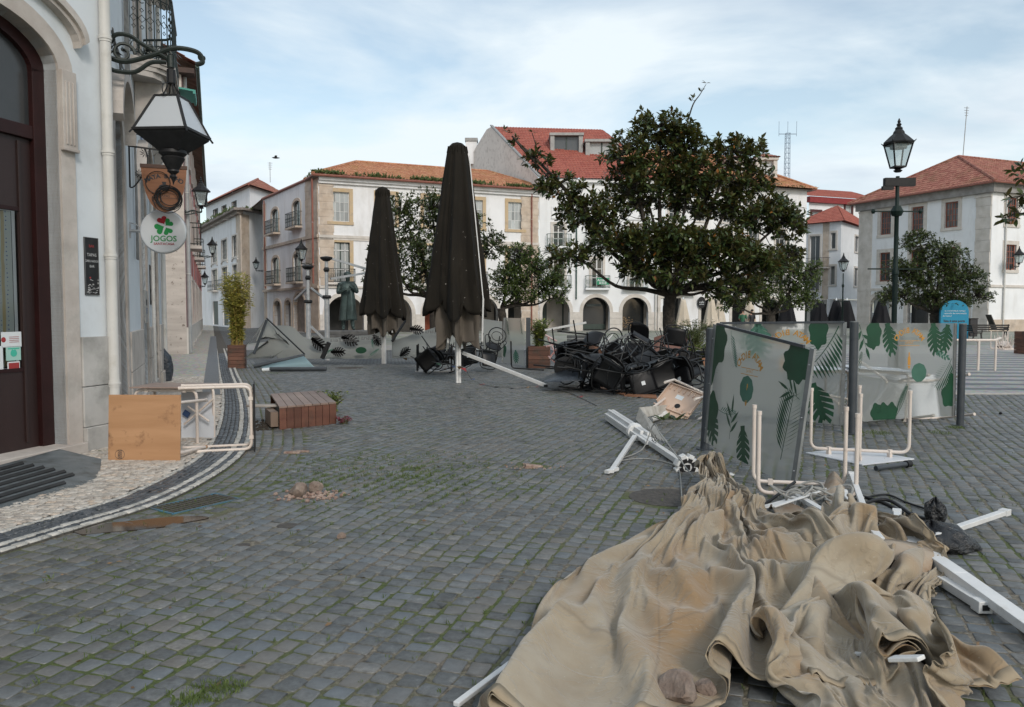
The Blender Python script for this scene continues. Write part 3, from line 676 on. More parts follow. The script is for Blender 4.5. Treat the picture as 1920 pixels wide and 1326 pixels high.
def curtain_mat():
 m, t, b, o = newmat('dotted curtain'); g_ = N(t, 'ShaderNodeTexCoord'); v = N(t, 'ShaderNodeTexVoronoi'); v.inputs['Scale'].default_value = 22; v.inputs['Randomness'].default_value = .15; lk(t, g_.outputs['Object'], v.inputs['Vector'])
 col = mixc(t, ramp(t, v.outputs['Distance'], [(.16, 1), (.2, 0)]), (.50, .53, .50), (.12, .16, .30))
 w_ = N(t, 'ShaderNodeTexWave'); w_.inputs['Scale'].default_value = 2.2; w_.inputs['Distortion'].default_value = 1.2; lk(t, g_.outputs['Object'], w_.inputs['Vector'])
 col = mixc(t, ramp(t, w_.outputs['Fac'], [(.86, 0), (.93, .8)]), col, (.45, .32, .10)); lk(t, col, b.inputs['Base Color']); b.inputs['Roughness'].default_value = .9; return m
F1.part(mb, 'curtain', curtain_mat(), door, smooth=60)
M_clear, t_, b_, o_ = newmat('clear pane'); tr = N(t_, 'ShaderNodeBsdfTransparent'); gl = N(t_, 'ShaderNodeBsdfGlossy'); gl.inputs['Roughness'].default_value = .03; mxs = N(t_, 'ShaderNodeMixShader')
fr = N(t_, 'ShaderNodeFresnel'); fr.inputs[0].default_value = 1.5; tr.inputs[0].default_value = (.86, .88, .88, 1); lk(t_, fr.outputs[0], mxs.inputs[0]); lk(t_, tr.outputs[0], mxs.inputs[1]); lk(t_, gl.outputs[0], mxs.inputs[2]); lk(t_, mxs.outputs[0], o_.inputs[0])
mb = MB(); mb.quad((dw[0], yd+.02, gz0), (gx1, yd+.02, gz0), (gx1, yd+.02, gz1), (dw[0], yd+.02, gz1)); F1.part(mb, 'door_glass', M_clear, door)
mb = MB(); mb.quad((dw[0], yd+.05, gz0), (gx1, yd+.09, gz0), (gx1, yd+.09, gz1), (dw[0], yd+.09, gz1)); F1.part(mb, 'dark_interior', M_glassd, door)
M_tran = mat('smoked transom glass', (.03, .032, .034), (.045, .047, .05), 2, .15)
mb = MB(); mb.box(xd0+.1, yd+.0, 3.58, xd1-.1, yd+.02, SPR+ARISE-.02); F1.part(mb, 'transom_glass', M_tran, door)
def M_flat(n, c, r=.6): return mat(n, c, tuple(min(1, x*1.03) for x in c), 3, r)
M_paper = M_flat('white sticker', (.62, .65, .66)); M_teal = M_flat('teal print', (.05, .42, .30)); M_red = M_flat('red print', (.30, .03, .03)); M_ink = M_flat('dark print', (.03, .03, .035)); M_pgreen = M_flat('pale green sticker', (.32, .52, .46))
for (u0, v0, u1, v1, bm_, pr) in ((2, 623, 40, 650, M_paper, 'a'), (11, 650, 39, 675, M_pgreen, 'b'), (14, 679, 37, 694, M_paper, 'c'), (-16, 650, 6, 694, M_paper, 'd')):
 x0, z1 = F1.uv(u0, v0, yd); x1, z0 = F1.uv(u1, v1, yd); mb = MB(); mb.box(x0, yd-.004, z0, x1, yd+.004, z1)
 st_ = F1.part(mb, 'sticker', bm_, door); mb = MB(); cx, cz = (x0+x1)/2, (z0+z1)/2
 if pr == 'a':
  mb.wprism([(cx-.10+.028*math.cos(a_*.524), cz+.028*math.sin(a_*.524)) for a_ in range(12)], yd-.006, yd-.0042)
  for k in range(4): mb.box(cx-.03, yd-.006, cz-.03+k*.018, cx+.09, yd-.0042, cz-.025+k*.018)
  F1.part(mb, 'sticker_print', M_red, door)
 elif pr == 'b':
  mb.wprism([(cx+.04*math.cos(a_*.524), cz+.035*math.sin(a_*.524)+(.012 if a_ in (2, 4) else 0)) for a_ in range(12)], yd-.006, yd-.0042); mb.box(cx-.07, yd-.006, z1-.03, cx+.07, yd-.0042, z1-.018)
  F1.part(mb, 'sticker_print', M_teal, door)
 elif pr == 'c':
  mb.box(x0+.01, yd-.006, z0+.015, x1-.01, yd-.0042, z1-.012); F1.part(mb, 'sticker_print', M_red, door)
ra, rb, rc, rd_, re_ = G(-120, 1000, .01), G(186, 905, .012), G(190, 861, .03), G(112, 842, .125), G(-160, 915, .125)
M_plate = mat('chequer plate', (.13, .15, .16), (.19, .21, .22), 7, .5, metal=.4, dirt=(.08, .085, .08), dscale=6)
M_rub = mat('black rubber', (.012, .013, .014), (.028, .03, .032), 10, .75)
ramp_ = thing('door_ramp', 'grey chequer plate ramp with black rubber strips in front of the dark red door', 'ramp', (ra+rb)/2)
LM = Matrix.Translation(-ramp_.location)
mb = MB(); tops = [ra, rb, rc, rd_, re_]; mb.add([LM@p for p in tops]+[LM@Vector((p.x, p.y, .0)) for p in tops], [(0, 1, 2, 3, 4), (1, 0, 5, 6), (2, 1, 6, 7), (3, 2, 7, 8), (4, 3, 8, 9), (0, 4, 9, 5)])
mb.build('plate', M_plate, ramp_)
nrm = (rb-ra).cross(rd_-rb).normalized()
def ramp_pt(f, g): return (ra*(1-g)+re_*g)*(1-f)+(rb.lerp(rc, .0)*(1-g)+rd_*g)*f + nrm*.004 if g > -1 else None
for k in range(7):
 g0, g1 = .16+k*.115, .16+k*.115+.055; f1 = .97-.05*k if k > 1 else .80+.1*k
 mb = MB(); nn = 30
 for i in range(nn):
  a_, b2_ = f1*i/nn, f1*(i+1)/nn; p = [ramp_pt(a_, g0), ramp_pt(b2_, g0), ramp_pt(b2_, g1), ramp_pt(a_, g1)]
  mb.add([LM@q for q in p]+[LM@(q+nrm*.012) for q in p], [(4, 5, 6, 7), (0, 1, 5, 4), (2, 3, 7, 6)]+([(1, 2, 6, 5)] if i == nn-1 else []))
 mb.build('rubber_strip', M_rub, ramp_)
mb = MB()
for i in range(46):
 for j in range(5):
  p = LM@(ramp_pt(.02+i*.021, .015+j*.026)); mb.box(p.x-.006, p.y-.003, p.z-.004, p.x+.006, p.y+.003, p.z+.001)
mb.build('raised_tread', M_plate, ramp_, kind='stuff')
def pipe(root, p, z0, z1, r, mtl, joints=(), name='drain_pipe', parent_obj=None):
 mb = MB(); mb.tube([(p[0], p[1], z0), (p[0], p[1], z1)], r, 14)
 for z in joints: mb.tube([(p[0], p[1], z-.04), (p[0], p[1], z+.04)], r*1.1, 14)
 o = mb.build(name, mtl, root, smooth=35); o.location = -root.location if False else (0, 0, 0)
 o.matrix_local = root.matrix_basis.inverted();
 for z in joints: MB().tube([(p[0], p[1], z-.012), (p[0], p[1], z+.012)], r*1.22, 14).build('pipe_clamp', M_pipe, o, smooth=35)
 return o
pp = K+Vector((.045, -.085, 0)); pipe(hL, pp, .05, 8.6, .062, M_pipe, (.75, 2.25, 3.45, 4.75))
def poster():
 t = thing('wall_poster', 'narrow black menu poster with a line drawing on the wall beside the drain pipe', 'poster', K)
 F = Facade(t, O1, K); x0, z1 = F.uv(156, 444); x1, z0 = F.uv(185, 554)
 mb = MB(); mb.box(x0, -.012, z0, x1, -.001, z1); F.part(mb, 'board', M_blk)
 M_pr = M_flat('white print', (.5, .5, .5)); cx = (x0+x1)/2; mb = MB(); W = x1-x0
 MM = Matrix.Rotation(R(90), 4, 'X')
 T = lambda x, z: Matrix.Translation((x, -.014, z)) @ MM
 for k, s_ in enumerate(('CAFETARIA', 'PETISCOS', 'BAR')): pass
 add_text(mb, 'TAPAS', .05, T(cx, z1-.20)); add_text(mb, 'GRELHADOS', .036, T(cx, z1-.27)); add_text(mb, 'BAR', .04, T(cx, z1-.33))
 for k in range(46):       # sketched landscape at the foot of the poster
  a = random.uniform(0, 1); h = .02+.16*abs(math.sin(a*4.2)); xx = x0+.02+a*(W-.04); zz = z0+.02+random.random()*h
  mb.box(xx, -.0135, zz, xx+.022, -.0125, zz+.005)
 F.part(mb, 'print', M_pr)
 mb = MB(); add_text(mb, 'BAR', .045, T(cx, z1-.10)); mb.wprism([(cx-.03+.012*math.cos(q), z1-.46+.012*math.sin(q)) for q in np.linspace(0, 6.28, 9)[:-1]], -.0135, -.0125); F.part(mb, 'red_print', M_red)
 mb = MB();
 for b4 in ((x0, z0, x0+.006, z1), (x1-.006, z0, x1, z1), (x0, z0, x1, z0+.006), (x0, z1-.006, x1, z1)): mb.box(b4[0], -.016, b4[1], b4[2], -.012, b4[3])
 F.part(mb, 'frame', M_flat('thin grey frame', (.12, .12, .12)))
poster()
ops2 = [(.55, 1.55, .1, 4.25, .5), (4.15, 5.15, .1, 4.1, .5), (7.0, 8.0, .1, 4.0, .45), (4.0, 5.0, 5.65, 8.2, .3), (6.9, 7.9, 5.65, 8.2, .3)]
mb = MB(); wall(mb, 9.6, 8.6, ops2, .34, n=14); mb.quad((9.6, 0, 0), (9.6, 6, 0), (9.6, 6, 8.6), (9.6, 0, 8.6)); F2.part(mb, 'wall', M_wall_l)
for i, (x0, x1, z0, z1, rs) in enumerate(ops2):
 mb = MB(); w_ = .22
 band(mb, [(x0, z0)]+arc_pts(x0, x1, z1, rs, 14)+[(x1, z0)], [(x0-w_, z0)]+arc_pts(x0-w_, x1+w_, z1+w_, rs+w_, 14)+[(x1+w_, z0)], -.03, .3)
 F2.part(mb, 'door_surround', M_stone_l)
 mb = MB(); band(mb, arc_pts(x0-.28, x1+.28, z1+.30, rs+.15, 14), arc_pts(x0-.38, x1+.38, z1+.42, rs+.2, 14), -.16, 0)
 F2.part(mb, 'hood_mould', M_stone_l)
 mb = MB(); mb.box(x0, .2, z0, x1, .26, z1); d_o = F2.part(mb, 'door', M_brown if i < 2 else M_stone_g)
plinth(F2, 1.78, 3.9, bl=1.0, mtl=M_stone_l); plinth(F2, 5.4, 6.75, bl=1.0, mtl=M_stone_l); plinth(F2, .02, .30, bl=1, mtl=M_stone_l); plinth(F2, 8.25, 9.58, bl=1, mtl=M_stone_l)
mb = MB(); mb.box(-.03, -.05, 4.9-.0, -.001, 0, 4.91);
def balcony(F, x0, x1, z, p, M_s=None, hr=1.05, name='balcony', step=.12, corbels=2, th=.28, rings=True):
 M_s = M_s or M_stone_l
 n = 16; prof = [(x0+(x1-x0)*i/n, -p*(1-.0)*min(1, (math.sin(math.pi*min(max(i/n, 0), 1))*2.2)**.45)) for i in range(n+1)]
 mb = MB(); lay_ = ((1.0, z-.06, z), (.95, z-.12, z-.06), (.84, z-.19, z-.12), (.72, z-th, z-.19))
 for f, a_, b_ in lay_:
  pl = [(x0+(x-x0)*1.0, y*f) for x, y in prof]; mb.prism([(x, y) for x, y in pl]+[(x1, .0)], a_, b_)
 rt = F.part(mb, name, M_s)
 for k in range(corbels):
  cx = x0+(x1-x0)*(.22+.56*k/max(1, corbels-1)); mb = MB(); pf = [(-.02, z-th), (-p*.75, z-th), (-p*.72, z-th-.12), (-p*.45, z-th-.2), (-p*.42, z-th-.42), (-p*.2, z-th-.55), (-.02, z-th-.6)]
  vs = [(cx-.1, y, zz) for y, zz in pf]+[(cx+.1, y, zz) for y, zz in pf]; m_ = len(pf)
  mb.add(vs, [tuple(range(m_)), tuple(range(m_, 2*m_))[::-1]]+[(i, (i+1) % m_, m_+(i+1) % m_, m_+i) for i in range(m_)]); F.part(mb, 'corbel', M_s, rt, bevel=.01)
 rail = MB(); pts = [Vector((x, y*.93, z)) for x, y in prof]
 rail.tube([q+Vector((0, 0, hr)) for q in pts], .022, 6); rail.tube([q+Vector((0, 0, .06)) for q in pts], .014, 5); rail.tube([q+Vector((0, 0, hr-.12)) for q in pts], .010, 5)
 F.part(rail, 'handrail', M_iron, rt)
 L_ = [0]
 for a_, b_ in zip(pts, pts[1:]): L_.append(L_[-1]+(b_-a_).length)
 def at(s_):
  for i in range(len(pts)-1):
   if L_[i+1] >= s_: f = (s_-L_[i])/(L_[i+1]-L_[i]+1e-9); return pts[i].lerp(pts[i+1], f), (pts[i+1]-pts[i]).normalized()
  return pts[-1], (pts[-1]-pts[-2]).normalized()
 m = max(3, int(L_[-1]/step)); bal = MB(); orn = MB()
 for i in range(m+1):
  q, t = at(L_[-1]*i/m); bal.tube([q+Vector((0, 0, .05)), q+Vector((0, 0, hr))], .0085, 4)
  if i < m and rings:
   c0, t = at(L_[-1]*(i+.5)/m)
   for zz, r_ in ((hr*.55, .055), (hr*.55+.13, .03), (hr*.55-.13, .03)):
    orn.tube([c0+Vector((0, 0, zz))+t*r_*math.cos(a_)+Vector((0, 0, r_*math.sin(a_))) for a_ in (0, 1.57, 3.14, 4.71)], .007, 4, closed=True)
   orn.tube([c0+Vector((0, 0, hr-.19))+t*.045*math.cos(a_)+Vector((0, 0, .045*math.sin(a_))) for a_ in np.linspace(0, 5.5, 9)], .007, 4)
   orn.tube([c0+Vector((0, 0, .15))+t*.05*math.cos(a_)+Vector((0, 0, .07*math.sin(a_))) for a_ in np.linspace(0, 6, 9)], .007, 4)
 F.part(bal, 'balusters', M_iron, rt)
 if rings: F.part(orn, 'railing_ornament', M_iron, rt)
 return rt
balcony(F2, 3.2, 5.9, 5.55, .62); balcony(F2, 6.4, 8.6, 5.55, .55)
M_turq = mat('turquoise board', (.06, .30, .25), (.09, .38, .32), 3, .6)
t = thing('turquoise_board', 'turquoise board lying under the upper balcony railing of the corner house', 'board', F2.M @ Vector((5.6, -.6, 5.58)))
mb = MB(); mb.box(-.5, -.3, 0, .4, .25, .03); mb.box(-.5, -.3, -.04, .4, -.26, 0); mb.build('panel', M_turq, t); t.rotation_euler = (R(6), 0, R(110))
random.seed(3)
cab = MB()
for k in range(4):
 x = 2.1+k*.05; cab.tube(spline([(x+.02*math.sin(j+k), -.03-.01*k, 9-j*.9) for j in range(6)]+[(x+.9, -.04, 4.3), (x+.9+.03*k, -.04, 2.4)], 5), .012, 5)
for k in range(3): cab.tube(spline([(.3+.3*j, -.03-.012*k+.01*math.sin(j*2), 4.9+.05*math.sin(j+k)-.02*j+.03*k) for j in range(8)], 4), .01, 5)
cb = tag(cab.build('wall_cables', M_cable), 'grey cables running down the white wall past the balcony', 'cable'); cb.matrix_world = F2.M
pipe(hL, F2.M @ Vector((9.3, -.07, 0)), .05, 8.4, .05, M_pipe, (1.2, 3.2, 5))
pipe(hL, F2.M @ Vector((6.05, -.06, 0)), .05, 5.2, .035, M_pipe, (1.2, 3.2))
def small_box(F, u, v, w, h, d, name, label, cat, mtl, extra=None):
 x, z = F.uv(u, v); t = thing(name, label, cat, F.M @ Vector((x, 0, z)), math.atan2(F.d.y, F.d.x))
 mb = MB(); mb.box(-w/2, -d, -h/2, w/2, 0, h/2); mb.build('case', mtl, t, bevel=.004)
 if extra: extra(t, w, h, d)
 return t
M_alu = mat('brushed aluminium', (.35, .36, .37), (.5, .51, .52), 20, .4, metal=.6)
def ic(t, w, h, d):
 mb = MB(); mb.box(-.05, -d-.006, .02, .05, -d, .12); mb.build('speaker_grille', M_blk, t)
 mb = MB()
 for i in range(3):
  for j in range(3): mb.box(-.05+i*.035, -d-.008, -.12+j*.035, -.025+i*.035, -d, -.098+j*.035)
 mb.build('keypad', M_flat('blue keys', (.08, .12, .22)), t)
small_box(F2, 269, 575, .5, .55, .05, 'intercom', 'grey intercom panel with blue keys on the side wall', 'intercom', M_alu, ic)
small_box(F2, 283, 535, .75, .75, .01, 'wall_notice', 'dark framed notice on the side wall beyond the intercom', 'notice', M_blk, lambda t, w, h, d: MB().box(-w*.35, -d-.003, -h*.1, w*.35, -d, h*.38).box(-w*.35, -d-.003, -h*.4, w*.35, -d, -h*.18).build('print', M_flat('grey print', (.2, .2, .2)), t))
small_box(F2, 264, 232, .32, .75, .03, 'tile_picture', 'blue patterned tile picture on the white wall under the balcony', 'tile picture', mat('blue tile', (.10, .15, .30), (.40, .45, .55), 30, .3), lambda t, w, h, d: MB().box(-w/2-.02, -d-.01, h/2, w/2+.02, 0, h/2+.03).box(-w/2-.02, -d-.01, -h/2-.03, w/2+.02, 0, -h/2).build('border', M_stone_l, t))
mb = MB(); mb.box(-.5, -.4, 8.6, 5.4, .0, 8.9); F1.part(mb, 'cornice', M_stone_l); mb = MB(); mb.box(0, -.35, 8.6, 10, 0, 8.88); F2.part(mb, 'cornice', M_stone_l)
mb = MB(); a0 = O1; mb.add([(*p[:2], 8.59) for p in (O1, K, K+D2*9.6, K+D2*9.6+F2.n*6, O1+F1.n*6)], [(0, 1, 2, 3, 4)]); o = mb.build('roof', M_stone_g, hL); o.matrix_local = hL.matrix_basis.inverted()
M_milk, t_, b_, o_ = newmat('milky lantern pane'); b_.inputs['Base Color'].default_value = (.62, .66, .70, 1); b_.inputs['Roughness'].default_value = .25; b_.inputs['Transmission Weight'].default_value = .35; b_.inputs['Subsurface Weight'].default_value = .0
def lantern_down(root, s=1.0):
 """wide at the foot, narrow at the top, hung from above; origin at the widest rim"""
 R0, R1, H = .345*s, .15*s, .46*s
 c4 = lambda r, z: [Vector((r*sx, r*sy, z)) for sx, sy in ((-1, -1), (1, -1), (1, 1), (-1, 1))]
 a, b = c4(R0, 0), c4(R1, H)
 fr = MB()
 for i in range(4): fr.bar(a[i], b[i], .03*s); fr.bar(a[i], a[(i+1) % 4], .045*s, .03*s); fr.bar(b[i], b[(i+1) % 4], .025*s); fr.bar(a[i], a[i]*1.09-Vector((0, 0, .05)), .02*s)
 fr.add(b, [(0, 1, 2, 3)])
 f_ = fr.build('lantern_frame', M_blk, root)
 for i in range(4):
  pm = MB(); j = (i+1) % 4; cen = (a[i]+a[j]+b[i]+b[j])/4; k = .97; q = [cen+(p-cen)*k for p in (a[i], a[j], b[j], b[i])]; pm.quad(*q); pm.build('pane', M_milk, f_)
 un = MB(); un.lathe([(R0*1.42, 0), (R0*1.38, -.04*s), (.13*s*1.4, -.24*s)], n=4); un.lathe([(.17*s, -.22*s), (.175*s, -.26*s), (.13*s, -.30*s), (.15*s, -.32*s), (.07*s, -.47*s), (.075*s, -.49*s), (.03*s, -.53*s), (.045*s, -.56*s), (.02*s, -.60*s), (.004, -.66*s)], n=16)
 un.build('lantern_base', M_blk, root, smooth=30)
 tp = MB()
 for k in range(4):
  a_ = k*math.pi/2+.785; d = Vector((math.cos(a_), math.sin(a_), 0))
  tp.tube(spline([Vector((0, 0, H+.20*s))+d*.03*s, Vector((0, 0, H+.1*s))+d*.07*s, Vector((0, 0, H))+d*.12*s], 4), .009*s, 5)
 tp.tube(spline([(-.05*s, 0, H+.19*s), (-.22*s, 0, H+.12*s), (-.23*s, 0, H+.02*s), (-.16*s, 0, H-.01*s)], 5), .007*s, 5); tp.tube(spline([(.05*s, 0, H+.19*s), (.22*s, 0, H+.12*s), (.23*s, 0, H+.02*s), (.16*s, 0, H-.01*s)], 5), .007*s, 5)
 tp.lathe([(.05*s, H+.18*s), (.055*s, H+.19*s), (.055*s, H+.36*s), (.045*s, H+.37*s)], n=14); tp.build('lantern_hanger', M_blk, root)
def scroll(mb, c, r0, r1, a0, a1, rad, ax, az, n=18):
 c = Vector(c); mb.tube([c+Vector(ax)*(r0+(r1-r0)*i/n)*math.cos(a0+(a1-a0)*i/n)+Vector(az)*(r0+(r1-r0)*i/n)*math.sin(a0+(a1-a0)*i/n) for i in range(n+1)], [rad*(1-.4*i/n) for i in range(n+1)], 6)
LP = F2.M @ Vector((.12, -.70, 0)); zr = 3.76
lt = thing('wall_lantern', 'big black lantern with milky panes hanging from an ornate scroll bracket on the corner house', 'lantern', (LP.x, LP.y, zr), math.atan2(F2.d.y, F2.d.x))
lantern_down(lt, .93)
for c_ in lt.children: c_.rotation_euler.z = R(-24)
br = MB(); zb = .95          # bracket, local: wall is at y=+.7
X, Z = (0, -1, 0), (0, 0, 1)
br.tube(spline([(0, .69, zb-.10), (0, .5, zb-.14), (0, .2, zb-.03), (0, -.05, zb+.08), (0, -.30, zb+.06), (0, -.36, zb-.05), (0, -.28, zb-.09)], 6), [.03]*37, 7)
br.tube(spline([(0, .69, zb+.02), (0, .6, zb+.16), (0, .45, zb+.17), (0, .3, zb+.08), (0, .1, zb-.02), (0, 0, zb-.08)], 6), .026, 7)
br.tube(spline([(0, .69, zb-.22), (0, .6, zb-.26), (0, .4, zb-.25), (0, .22, zb-.12), (0, .05, zb-.10)], 6), .026, 7)
scroll(br, (0, .52, zb-.04), .13, .03, 0, 8.5, .022, X, Z); scroll(br, (0, .24, zb+.02), .10, .03, 3.1, 11, .018, X, Z); scroll(br, (0, .06, zb+.0), .07, .02, 0, 7, .016, X, Z); scroll(br, (0, -.36, zb+.0), .05, .015, 2, 8, .016, X, Z)
for k in range(26):     # cast leaves
 a_ = random.uniform(0, 6.28); yy = random.uniform(-.1, .62); zz = zb+random.uniform(-.18, .15)*(.4+.6*yy/.62)
 br.add([(random.uniform(-.02, .02), yy, zz), (.03, yy+.05*math.cos(a_), zz+.05*math.sin(a_)), (0, yy+.09*math.cos(a_), zz+.09*math.sin(a_)), (-.03, yy+.05*math.cos(a_+.3), zz+.05*math.sin(a_+.3))], [(0, 1, 2, 3)])
br.box(-.05, .66, zb-.32, .05, .70, zb+.2); br.lathe([(.045, zb-.16), (.045, zb-.02)], n=12)
br.build('bracket', M_iron, lt, smooth=40)
sb = F2.M @ Vector((2.0, -.04, 0)); sg = thing('shield_sign', 'brown shield shaped wooden sign reading MATA BICHO hanging from an iron bracket', 'sign', (sb.x, sb.y, 3.35), math.atan2(F2.d.y, F2.d.x))
M_bwood = mat('orange brown wood', (.22, .085, .035), (.30, .125, .055), 3, .5, stretch=(1, 1, 5), bs=20, bst=.1)
def shield():
 y0, y1 = -.16, -.76; yc = (y0+y1)/2; hw = (y0-y1)/2
 pts = [(y0, .30), (y1, .30)]
 for i in range(1, 9): a = i/9; pts.append((yc-hw*math.cos(a*math.pi/2)**.75*1.0, .30-.62*math.sin(a*math.pi/2)**1.25*1.0))
 pts.append((yc, -.33))
 for i in range(8, 0, -1): a = i/9; pts.append((yc+hw*math.cos(a*math.pi/2)**.75, .30-.62*math.sin(a*math.pi/2)**1.25))
 m = len(pts); vs = [(-.015, y, z) for y, z in pts]+[(.015, y, z) for y, z in pts]
 mb = MB(); mb.add(vs, [tuple(range(m)), tuple(range(m, 2*m))[::-1]]+[(i, (i+1) % m, m+(i+1) % m, m+i) for i in range(m)])
 o = mb.build('board', M_bwood, sg); recalc(o)
 mb = MB(); mb.box(-.025, y1-.01, .29, .025, y0+.01, .34); mb.build('top_rail', mat('dark wood', (.06, .025, .015), (.08, .035, .02), 5, .5), sg)
 T = lambda y, z: Matrix(((0, 0, -1, -.018), (-1, 0, 0, y), (0, 1, 0, z), (0, 0, 0, 1)))
 mb = MB(); add_arc_text(mb, 'MATA BICHO', .085, T(yc, -.22), .40, .13, .003)
 for q in ('',): mb.add([T(yc, 0) @ Vector((.05*math.cos(a)*1.5, .045*math.sin(a)+.02, 0)) for a in np.linspace(0, 6.28, 13)[:-1]], [tuple(range(12))])
 mb.add([T(yc, 0) @ Vector(p) for p in ((-.02, .06, 0), (.02, .06, 0), (.03, .1, 0), (-.03, .1, 0))], [(0, 1, 2, 3)])
 for zz in (-.07, -.13): mb.box(-.019, yc-.17, zz, -.017, yc+.17, zz+.004)
 add_text(mb, 'TAPAS', .05, T(yc, -.10)); mb.build('lettering', M_ink, sg)
 w_ = MB(); random.seed(5)
 for k in range(9):
  cy, cz, r_ = yc-.06+random.uniform(-.02, .02), -.14+random.uniform(-.03, .03), .15+random.uniform(-.03, .03)
  w_.tube([(-.05-.01*random.random(), cy+r_*math.cos(a)*1.05, cz+r_*math.sin(a)) for a in np.linspace(0, 6.28, 25)[:-1]], .006, 5, closed=True)
 w_.tube([(-.04, yc+.08+.16*math.cos(a), .08+.16*math.sin(a)) for a in np.linspace(0, 6.28, 25)[:-1]], .006, 5, closed=True)
 w_.tube([(-.05, yc+.10+.06*math.cos(a), -.15+.06*math.sin(a)) for a in np.linspace(0, 6.28, 15)[:-1]], .005, 5, closed=True)
 wc = w_.build('wire_coil', M_blk); wc.matrix_world = sg.matrix_basis; tag(wc, 'coil of black wire hung over the brown shield shaped sign', 'wire')
 b = MB(); b.bar((0, 0, .58), (0, -.80, .52), .022); b.bar((0, -.015, -.0), (0, -.015, .78), .022); b.tube(spline([(0, -.015, .78), (0, -.05, .84), (0, -.12, .80), (0, -.10, .73)], 5), .012, 6)
 b.tube(spline([(0, -.22, .55), (0, -.25, .42), (0, -.22, .25), (0, -.08, .03), (0, -.015, .0)], 5), .010, 6)
 for k in range(8):
  p = Vector((0, -.08, .78)).lerp(Vector((0, -.58, .56)), k/8); q = Vector((0, -.08, .78)).lerp(Vector((0, -.58, .56)), (k+1)/8); c0 = (p+q)/2; tx = (q-p).normalized(); up = Vector((1, 0, 0)) if k % 2 else Vector((0, 0, 1))
  b.tube([c0+tx*.04*math.cos(a)+up*.016*math.sin(a) for a in np.linspace(0, 6.28, 11)[:-1]], .005, 5, closed=True)
 for yy in (-.28, -.66): b.tube([(0, yy, .56), (0, yy, .33)], .006, 5)
 for k in range(10): a_ = k*.63; b.add([(0, -.22, .5), (.02, -.22+.05*math.cos(a_), .5+.05*math.sin(a_)), (0, -.22+.08*math.cos(a_+.2), .5+.08*math.sin(a_+.2))], [(0, 1, 2)]); b.add([(0, -.14, .2), (.02, -.14+.05*math.cos(a_), .2+.05*math.sin(a_)), (0, -.14+.07*math.cos(a_+.3), .2+.07*math.sin(a_+.3))], [(0, 1, 2)])
 b.build('bracket', M_blk, sg)
shield()
jb = F2.M @ Vector((2.35, 0, 0)); jg = thing('round_sign', 'round white sign with red and green clover leaves reading JOGOS SANTA CASA', 'sign', (jb.x, jb.y, 2.77), math.atan2(F2.d.y, F2.d.x)-R(9))
def round_sign():
 yc, r = -.47, .315
 mb = MB(); M_ = Matrix.Translation((0, yc, 0)) @ Matrix.Rotation(R(90), 4, 'Y'); mb.lathe([(r-.012, -.045), (r, -.035), (r, .035), (r-.012, .045)], n=48, M=M_)
 mb.build('disc', M_flat('white sign face', (.66, .68, .70), .35), jg, smooth=30)
 mb = MB(); mb.tube([(0, yc+r*math.cos(a)*1.01, r*math.sin(a)*1.01) for a in np.linspace(0, 6.283, 49)[:-1]], .008, 6, closed=True); mb.tube([(0, 0, -.0), (0, yc+r, 0)], .022, 8); mb.box(-.05, -.012, -.1, .05, 0, .1)
 mb.tube(spline([(0, -.0, .12), (0, -.10, .09), (0, -.16, .03)], 4), .008, 5)
 mb.build('arm', M_alu, jg)
 T = Matrix(((0, 0, -1, -.048), (-1, 0, 0, yc), (0, 1, 0, 0), (0, 0, 0, 1)))
 def leaf(cx, cy, rot, s, col, n=30):
  pts = []
  for i in range(n):
   a = 2*math.pi*i/n; x = 16*math.sin(a)**3; y = 13*math.cos(a)-5*math.cos(2*a)-2*math.cos(3*a)-math.cos(4*a)
   pts.append((x/17, (y+17)/17*.9))
  Mr = Matrix.Rotation(rot, 4, 'Z'); mb = MB(); vs = [T @ (Vector((cx, cy, 0))+Mr @ Vector((x*s, y*s, 0))) for x, y in pts]; cvt = T @ (Vector((cx, cy, 0))+Mr @ Vector((0, s, 0)))
  mb.add(vs+[cvt], [(i, (i+1) % n, n) for i in range(n)]); return mb
 Mg = M_flat('sign green', (.01, .26, .06)); Mr_ = M_flat('sign red', (.36, .008, .02))
 leaf(.02, .10, R(25), .075, 0).build('clover_leaf', Mr_, jg); leaf(.035, .08, R(-45), .07, 0).build('clover_leaf', Mg, jg); leaf(.02, .07, R(115), .085, 0).build('clover_leaf', Mg, jg); leaf(.04, .06, R(205), .07, 0).build('clover_leaf', Mg, jg)
 mb = MB(); add_text(mb, 'JOGOS', .115, T @ Matrix.Translation((.01, -.11, 0)), .002); mb.build('lettering', Mg, jg)
 mb = MB(); add_text(mb, 'SANTACASA', .05, T @ Matrix.Translation((.01, -.185, 0)), .001); mb.build('lettering', Mr_, jg)
round_sign()
# ============================================================ houses round the square
random.seed(21)
def white_wall(name, c=(.70, .70, .71), c2=(.78, .78, .79), dirt=(.50, .48, .45), lo=.52, hi=.80):
 m, t, b, o = newmat(name); g = N(t, 'ShaderNodeTexCoord'); v = g.outputs['Object']
 col = ramp(t, noise(t, .8, 5, v), [(.3, c), (.7, c2)])
 col = mixc(t, ramp(t, noise(t, 1.1, 8, v, stretch=(1, 1, .22), rough=.68), [(lo, 0), (hi, .7)]), col, dirt)
 col = mixc(t, ramp(t, noise(t, .35, 8, v, rough=.7), [(.55, 0), (.8, .5)]), col, dirt)
 lk(t, col, b.inputs['Base Color']); b.inputs['Roughness'].default_value = .9; bump(t, b, noise(t, 12, 5, v), .15, .02); return m
M_white1 = white_wall('old white render', lo=.47, hi=.74); M_white2 = white_wall('clean white render', (.71, .72, .73), (.79, .80, .81), (.56, .55, .53), .52, .80)
